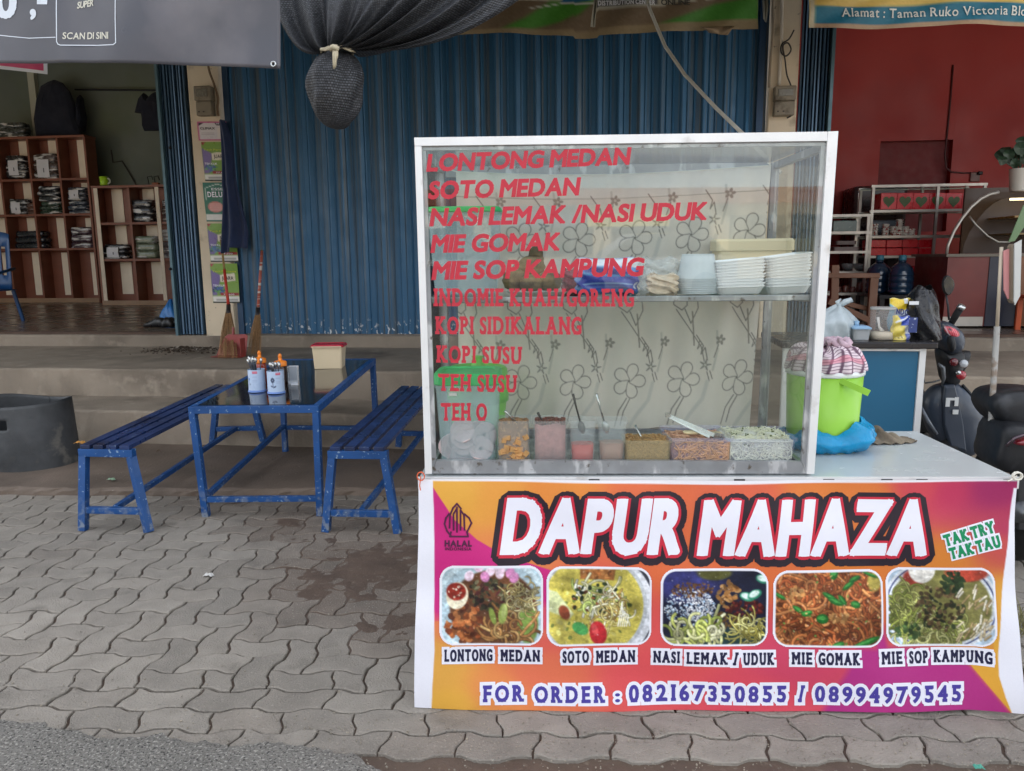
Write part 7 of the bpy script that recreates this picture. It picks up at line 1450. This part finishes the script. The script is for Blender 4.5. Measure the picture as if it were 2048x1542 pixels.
# lidded box with a blue lid
c = zc_(1716, 682, YP+.1); t = thing('lidded_box', 'clear box with a blue knobbed lid between the carrier bag and the jar', 'box', c); w_ = pw(36, c); hh = pw(22, c)
MB(Matrix.Translation(c)).loft([rr(w_*.8, .1, .01, 0), rr(w_*.95, .12, .012, hh)]).build('body', M('clear_box', (190, 196, 198), rough=.2, alpha=.6), t); MB(Matrix.Translation(c)).loft([rr(w_*1.0, .13, .012, hh+.0005), rr(w_*1.0, .13, .012, hh+.008), rr(w_*.7, .1, .012, hh+.016)]).build('lid', M('pale_blue_lid', (140, 176, 206), rough=.35), t); MB().lathe([(.014, hh+.016), (.011, hh+.022), (.013, hh+.036), (.005, hh+.04)], c+Vector((-.012, 0, 0)), 16).build('knob', al('pale_blue_lid'), t, smooth=True)
MB(Matrix.Translation(c+Vector((.01, -.0, .002)))).box((0, -.035, .024), (w_*.6, .008, .044)).build('paper', al('paper_tag'), t)
# jar
c = zc_(1762, 682, YP+.1); r, hh = pw(23, c), pw(64, c); t = thing('clear_jar', 'tall clear jar half full of white powder with a spoon inside', 'jar', c)
MB().lathe([(r, 0), (r*1.0, hh*.93), (r*.97, hh*.94)], c, 32, True, False).build('body', M('jar_clear', (206, 200, 194), rough=.1, alpha=.22, spec=.8), t, smooth=True)
MB().lathe([(r*1.02, hh*.93), (r*1.04, hh*.94), (r*1.04, hh), (r*.98, hh*1.01)], c, 32).build('lid', M('jar_lid', (176, 176, 172), rough=.3, alpha=.75), t, smooth=True)
tag(MB().lathe([(r*.97, .003), (r*.97, hh*.23), (r*.4, hh*.25)], c, 28).build('powder', M('powder', (222, 212, 190), rough=.8), None, smooth=True), 'white powder filling the foot of the clear jar', 'powder')
tag(MB().tube([c+Vector((-r*.45, -.01, hh*.7)), c+Vector((-r*.3, -.01, hh*.4)), c+Vector((.0, -.01, hh*.26))], [.008, .005, .012], 8).build('spoon', M('white_spoon', (222, 220, 214), rough=.4), None, smooth=True), 'white plastic spoon leaning in the clear jar', 'spoon')
for k in range(0): pass
# refill packs
def pack(label, x0, x1, p0, p1, y, draw, grp=None):
    P = Paint(64, 110, (226, 230, 234)); draw(P); c0, c1 = Pt(x0, p0, y), Pt(x1, p1, y); z1 = c0[2]; z0 = zt+.001; xa_, xb_ = c0[0], c1[0]
    def mp(u, v):
        a = (u-.5); th = .03*(1-v*.4)*math.cos(a*math.pi)*(math.sin(min(1, (1-v)*1.4)*math.pi/2) if False else 1-.85*(1-v)**3)
        return Vector((xa_+(xb_-xa_)*(u*(.92+.08*v)+.04*(1-v))+.004*math.sin(v*9), y-th+.006*math.sin(v*14+u*6), z0+(z1-z0)*(1-v)+.004*math.sin(u*9)*(1-v)))
    return tag(printed('refill_pack', P, mp, 24, 40, foilp, solid=.004), label, 'refill pack', grp)
def d1(P):
    P.a[:] = (206, 218, 226); P.poly([(0, 0), (64, 0), (64, 26), (30, 34), (0, 16)], (222, 190, 40), soft=3); P.poly([(0, 14), (14, 30), (16, 110), (0, 110)], (96, 176, 206), soft=4); P.poly([(18, 66), (64, 60), (64, 110), (18, 110)], (40, 62, 160), soft=3); P.line([(26, 52), (56, 48)], 5, (36, 56, 130))
def d2(P):
    P.a[:] = (214, 196, 96); P.poly([(20, 0), (64, 0), (64, 46), (30, 40)], (46, 76, 180), soft=4); P.line([(10, 30), (30, 14), (50, 6)], 3, (226, 230, 236)); P.poly([(44, 46), (64, 46), (64, 110), (50, 110)], (200, 206, 222), soft=2); P.poly([(44, 80), (62, 80), (62, 108), (46, 108)], (60, 80, 170), .8); P.ell(24, 74, 18, 22, (226, 206, 96), 0, 5); sprinkle(P, 24, 92, 16, 8, 12, 3, [(150, 120, 40), (226, 220, 160)])
o = pack('white blue and yellow refill pouch standing behind the shorter pouch', 1778, 1816, 597, 681, YP+.16, d1)
lettering('lettering', 'NDC', lambda x, y, tt: Vector(Pt(x, -y, YP+.125))+Vector((0, -tt, 0)), 1792, -628, 24, 11, M('navy_letter', (36, 50, 120), rough=.4), o, off=.05, lift=.001, rot=-.1, ml=9)
MB().lathe([(.011, 0), (.012, .02), (.008, .026)], Vector(Pt(1811, 607, YP+.15)), 12).build('cap', M('cap_white', (226, 228, 230), rough=.4), o)
pack('shorter yellow and blue refill pouch at the front of the cart top', 1784, 1817, 632, 682, YP+.07, d2)
# black bag
c = zc_(1840, 682, YP+.2); RX, HZ = pw(36, c), pw(100, c)
def bbag(u, v):
    a = u*6.2832; R_ = (1.0-.15*v) if v < .6 else (.91-.55*((v-.6)/.4)**1.5); R_ *= 1+.06*math.sin(a*4+v*6)+.04*math.sin(a*9+v*13)+.06*math.sin(v*8)*math.cos(a+1)
    return c+Vector((RX*R_*math.cos(a)-.02*math.sin(v*3.1), .14*R_*math.sin(a), HZ*v*(1+.05*math.sin(a*2+1))))
b = MB(); b.grid(bbag, 56, 30); t = thing('black_bag', 'crumpled black plastic bag standing at the end of the cart top', 'plastic bag', c); b.build('body', M('black_film', (26, 26, 28), rough=.22, var=.2, scale=10, bump=.9, bscale=22), t, smooth=True)
q = Vector(Pt(1826, 650, YP+.03)); MB().box(q, (pw(16, q), .004, pw(30, q))).build('label', M('label_blue', (44, 62, 120), rough=.4, var=.2, scale=40, wear=((190, 200, 210), 50, .6, .64)), t); q = Vector(Pt(1828, 606, YP+.05)); MB().box(q, (pw(18, q), .004, pw(7, q))).build('white_stripe', al('cap_white'), t)
# ================================================================== SCOOTERS AND POST
YM = 4.55
blkp = M('black_plastic', (20, 22, 26), rough=.5, var=.15, scale=9, bump=.06, bscale=120, coat=.0, wear=((62, 64, 68), 5, .6, .75)); navyp = M('dark_fairing', (46, 56, 70), rough=.42, var=.12, scale=4, coat=.3, wear=((84, 86, 88), 4, .58, .76)); blkr = M('tyre_rubber', (24, 24, 25), rough=.85, var=.1)
def Q(px, py, y=YM): return Vector(Pt(px, py, y))
sc_ = thing('scooter', 'black scooter with a red graphic and one mirror parked behind the stall', 'scooter', (Q(1900, 900).x, YM+.1, 0))
def shell(outline, y, dpt, mat, name, par, bulge=.08, sm=True):
    pts_ = [Q(px, py, y) for px, py in outline]; c = sum(pts_, Vector())/len(pts_); b = MB(); rings = []
    for s_, dy in ((.9, dpt), (1.0, dpt*.5), (1.0, dpt*.1), (.96, -bulge*.35), (.8, -bulge*.75), (.5, -bulge), (.15, -bulge*1.06)): rings.append([c+(p-c)*s_+Vector((0, dy, 0)) for p in pts_])
    b.loft(rings); return b.build(name, mat, par, smooth=sm, sub=1)
b = MB(); cp = [Q(px, py, YM-.012) for px, py in [(1888, 770), (1908, 768), (1916, 800), (1926, 850), (1932, 905), (1900, 896), (1886, 850), (1884, 800)]]; n = len(cp); cc_ = sum(cp, Vector())/n
b.loft([[p+Vector((0, .03, 0)) for p in cp], [p+Vector((0, -.006, 0)) for p in cp], [cc_+(p-cc_)*.9+Vector((0, -.016, 0)) for p in cp]]); b.build('inner_panel', navyp, sc_, bevel=.004)
leg = shell([(1870, 770), (1905, 762), (1925, 768), (1948, 795), (1972, 832), (1966, 862), (1956, 905), (1945, 918), (1905, 912), (1862, 880), (1846, 832), (1843, 800), (1858, 780)], YM+.05, .08, navyp, 'leg_shield', sc_, .06)
b = MB(); b.tube([Q(1925, 770, YM+.03), Q(1950, 798, YM+.03), Q(1973, 834, YM+.04), Q(1966, 866, YM+.04)], .008, 8); b.build('edge_trim', blkp, sc_, smooth=True)
b = MB(); b.tube([Q(1842, 812, YM-.03), Q(1856, 842, YM-.05), Q(1874, 868, YM-.05)], [.006, .011, .008], 8); b.build('edge_trim', M('grey_trim', (104, 110, 118), rough=.3, coat=.4), sc_, smooth=True)
st_ = MB(); q = Q(1906, 806, YM-.040); q2 = Q(1911, 824, YM-.040)
st_.box(q+Vector((-.028, 0, .004)), (.022, .004, .05)); st_.box(q+Vector((.018, 0, .008)), (.02, .004, .05)); st_.box(q+Vector((-.004, 0, .022)), (.03, .0038, .014)); st_.box(q2, (.03, .004, .026)); st_.build('sticker', M('white_sticker', (206, 208, 206), rough=.5, var=.08), sc_)
shell([(1872, 690), (1886, 700), (1925, 695), (1930, 712), (1922, 745), (1920, 775), (1886, 775), (1884, 740)], YM+.02, .09, blkp, 'steering_column', sc_, .06)
head = shell([(1866, 655), (1874, 644), (1890, 640), (1908, 648), (1926, 664), (1929, 682), (1926, 700), (1915, 706), (1896, 712), (1880, 692), (1868, 674)], YM-.02, .1, navyp, 'handlebar_cover', sc_, .07)
P = Paint(60, 40, (44, 46, 52)); P.ell(30, 18, 26, 15, (150, 30, 44)); P.ell(30, 18, 26, 15, (196, 40, 56), .2, 2, .6); [P.line([(10+k*8, 8), (16+k*8, 28)], 2, (226, 120, 130)) for k in range(5)]; P.line([(6, 10), (14, 28), (26, 36)], 1.6, (206, 206, 206)); P.ell(22, 12, 6, 4, (60, 20, 26))
o = printed('graphic', P, lambda u, v: Q(1874+u*34+v*4, 645+v*24+u*10, YM-.02)+Vector((0, -.066-.014*math.sin(u*3.14)*math.sin(v*3.14), 0)), 20, 14, foilp, sc_)
shell([(1894, 672), (1906, 668), (1914, 690), (1906, 708), (1896, 700)], YM-.1, .02, blkp, 'front_cover', sc_, .025)
b = MB(); b.tube([Q(1902, 648, YM+.05), Q(1912, 630, YM+.03), Q(1921, 616, YM+.01)], [.016, .019, .019], 12); b.build('grip', blkr, sc_, smooth=True); b = MB(); b.tube([Q(1920, 617, YM+.01), Q(1925, 611, YM+.0)], [.021, .021], 12); b.build('bar_end', steel, sc_, smooth=True)
b = MB(); b.tube([Q(1870, 650, YM+.02), Q(1862, 672, YM-.06), Q(1858, 690, YM-.1)], [.014, .012, .008], 8); b.build('lever', blkp, sc_, smooth=True)
b = MB(); b.tube([Q(1898, 640, YM), Q(1896, 612, YM), Q(1892, 590, YM)], .006, 8); b.build('mirror_stem', blkp, sc_, smooth=True)
mpts = [(1886, 560), (1892, 550), (1900, 550), (1909, 562), (1910, 572), (1905, 586), (1896, 594), (1889, 586), (1886, 574)]
shell(mpts, YM, .03, blkp, 'mirror', sc_, .012); q = [Q(px, py, YM-.02) for px, py in mpts]; c = sum(q, Vector())/len(q); b = MB(); b.add([c+(p-c)*.82+Vector((0, -.004, 0)) for p in q], [tuple(range(len(q)))]); b.build('mirror_glass', M('mirror', (66, 70, 76), rough=.12, metal=.8, var=.1), sc_)
for (px, py, r, m_, nm) in ((1926, 727, 8, M('lens', (180, 184, 188), rough=.12, coat=.6), 'indicator'), (1906, 724, 8, M('dark_red_lens', (90, 20, 28), rough=.15, coat=.5), 'lamp'), (1921, 750, 9, M('red_lens', (150, 34, 44), rough=.15, coat=.6), 'lamp'), (1915, 745, 5, steel, 'bolt')):
    c = Q(px, py, YM-.07); rr0 = pw(r, c); b = MB(Matrix.Translation(c) @ Matrix.Rotation(math.pi/2, 4, 'X')); b.lathe([(rr0, 0), (rr0*1.05, .012), (rr0*.8, .02), (.001, .024)], (0, 0, 0), 20); b.build(nm, m_, sc_, smooth=True)
b = MB(); b.tube([Q(1876, 727, YM-.05), Q(1886, 735, YM-.06), Q(1888, 755, YM-.05), Q(1884, 770, YM-.03)], [.008, .012, .01, .006], 8); b.build('key_hook', M('grey_hook', (110, 114, 118), rough=.3, metal=.5), sc_, smooth=True)
b = MB(); b.tube([Q(1850, 766, YM+.03), Q(1866, 764, YM+.01), Q(1880, 760, YM)], .005, 6); b.build('cable', M('steel_cable', (120, 122, 124), rough=.3, metal=.5), sc_)
shell([(1900, 704), (1938, 700), (1944, 702), (1930, 742), (1918, 752), (1905, 740)], YM+.2, .05, blkp, 'rear_body', sc_, .04)
wx = Q(1900, 900).x
for yy in (YM+.2, YM+1.3):
    b = MB(Matrix.Translation((wx, yy, .27)) @ Matrix.Rotation(math.pi/2, 4, 'Y')); b.lathe([(.17, -.05), (.23, -.055), (.27, -.025), (.27, .025), (.23, .055), (.17, .05)], (0, 0, 0), 40, False, False); o = b.build('wheel', blkr, sc_, smooth=True); MB(b.fr).lathe([(.172, -.04), (.03, -.02), (.03, .02), (.172, .04)], (0, 0, 0), 20, True, True).build('rim', steel, o)
b = MB(); b.loft([[Vector((wx+w_*math.cos(a), y, z+h*math.sin(a))) for a in [k*math.pi/6 for k in range(12)]] for y, w_, z, h in ((YM+.25, .12, .33, .06), (YM+.5, .15, .36, .08), (YM+.8, .17, .52, .16), (YM+1.2, .15, .62, .14), (YM+1.55, .06, .68, .06))]); b.build('body', blkp, sc_, smooth=True)
b = MB(); b.loft([[Vector((wx+w_*math.cos(a), y, z+h*math.sin(a))) for a in [k*math.pi/6 for k in range(12)]] for y, w_, z, h in ((YM+.62, .08, .68, .04), (YM+.8, .14, .70, .06), (YM+1.2, .14, .76, .06), (YM+1.45, .08, .78, .04))]); b.build('seat', blkr, sc_, smooth=True)
b = MB(); b.tube([Vector((wx, YM+.2, .27)), Vector((wx, YM+.12, .6)), Vector((wx, YM+.08, .9))], .03, 8); b.build('fork', blkp, sc_)
# second motorbike, cut by the frame edge
Y2m = 3.62; m2 = thing('motorbike', 'black motorbike tail with a red lamp at the end of the counter', 'motorbike', (Pt(2080, 1000, Y2m)[0], Y2m, 0))
def Q2(px, py, y=Y2m): return Vector(Pt(px, py, y))
def shell2(outline, y, dpt, mat, name, bulge):
    global YM
    pts_ = [Q2(px, py, y) for px, py in outline]; c = sum(pts_, Vector())/len(pts_); b = MB(); rings = []
    for s_, dy in ((.9, dpt), (1.0, dpt*.5), (1.0, dpt*.1), (.97, -bulge*.4), (.8, -bulge*.8), (.45, -bulge), (.12, -bulge*1.0)): rings.append([c+(p-c)*s_+Vector((0, dy, 0)) for p in pts_])
    b.loft(rings); return b.build(name, mat, m2, smooth=True, sub=1)
shell2([(1985, 795), (2000, 784), (2040, 778), (2140, 780), (2140, 860), (2060, 866), (2012, 862), (1992, 838), (1978, 815)], Y2m+.12, .3, blkp, 'seat', .045)
shell2([(1998, 842), (2060, 852), (2150, 850), (2150, 945), (2060, 952), (1990, 948), (1984, 915), (2000, 882)], Y2m+.02, .3, blkp, 'tail_fairing', .05)
shell2([(2024, 886), (2036, 878), (2060, 872), (2110, 870), (2110, 888), (2060, 890), (2034, 892)], Y2m-.09, .03, M('tail_lamp', (120, 26, 36), rough=.15, coat=.7, var=.1), 'tail_lamp', .03)
b = MB(); b.tube([Q2(2012, 892, Y2m-.1), Q2(2030, 876, Y2m-.1), Q2(2060, 866, Y2m-.11), Q2(2110, 862, Y2m-.1)], .008, 8); b.build('chrome_trim', M('dark_chrome', (90, 78, 84), rough=.2, metal=.7), m2, smooth=True)
x2_ = Pt(2085, 1000, Y2m)[0]
b = MB(Matrix.Translation((x2_, Y2m+.3, .3)) @ Matrix.Rotation(math.pi/2, 4, 'Y')); b.lathe([(.2, -.06), (.26, -.065), (.3, -.03), (.3, .03), (.26, .065), (.2, .06)], (0, 0, 0), 40, False, False); b.build('wheel', blkr, m2, smooth=True)
b = MB(); b.loft([rr(.2, .03, .01, .25, (x2_, Y2m+.0)), rr(.24, .05, .02, .62, (x2_, Y2m+.06))]); b.build('mudguard', blkp, m2); b = MB(); b.tube([Vector((x2_-.1, Y2m+.35, .28)), Vector((x2_-.12, Y2m+.1, .3)), Vector((x2_-.12, Y2m-.1, .36))], [.03, .045, .05], 12); b.build('exhaust', M('dull_steel', (90, 92, 94), rough=.35, metal=.7), m2, smooth=True)
b = MB(); b.bar(Vector((x2_, Y2m+.3, .3)), Q2(2080, 900), .06); b.build('frame', blkp, m2)
# sign post
yp = 3.78; pm_ = M('grey_post', (150, 148, 142), rough=.5, var=.12, scale=10, wear=((120, 104, 88), 12, .6, .68)); post = thing('sign_post', 'thin grey post carrying a folded pink and white sign at its top', 'post', Q(1968, 1010, yp)); 
tp, mdp = Q(2003, 494, yp), Q(1994, 655, yp); d = (mdp-Q(2002, 498, yp)).normalized(); ft_ = Vector((Q(1962, 1090, yp).x, yp, 0)); md2 = Q(1994, 655, yp); bt = Q(1978, 905, yp); ext = bt+(bt-md2).normalized()*((bt.z-0)/max(.1, (md2-bt).normalized().z))
MB().tube([tp, mdp], pw(3.4, tp), 10).build('upper_pole', M('cream_pole', (190, 176, 156), rough=.5, var=.1), post, smooth=True); MB().tube([md2+Vector((0, 0, .005)), bt, ext], pw(5.5, bt), 10).build('lower_pole', pm_, post, smooth=True)
b = MB()
def sgn(pts, y0, y1, m_, nm): b = MB(); q = [Q(px, py, yp) for px, py in pts]; n = len(q); b.add([p+Vector((0, y0, 0)) for p in q]+[p+Vector((0, y1, 0)) for p in q], [tuple(range(n)), tuple(range(2*n-1, n-1, -1))]+[(i, n+i, n+(i+1) % n, (i+1) % n) for i in range(n)]); return b.build(nm, m_, post)
sgn([(2003, 502), (2016, 497), (2018, 590), (2012, 598), (2004, 580)], -.02, -.012, M('pink_sign', (206, 140, 140), rough=.5, var=.1), 'pink_board'); sgn([(2018, 488), (2032, 480), (2029, 590), (2019, 609), (2017, 600)], -.05, -.042, M('white_sign', (196, 198, 194), rough=.45, var=.08), 'white_board'); sgn([(2014, 494), (2018, 488), (2018, 606), (2014, 600)], -.04, -.0, M('sign_edge', (130, 116, 98), rough=.7, var=.2), 'board_edge'); sgn([(2020, 484), (2050, 410), (2060, 410), (2060, 440), (2032, 482)], .01, .016, M('green_strip', (96, 120, 84), rough=.5), 'green_strip')
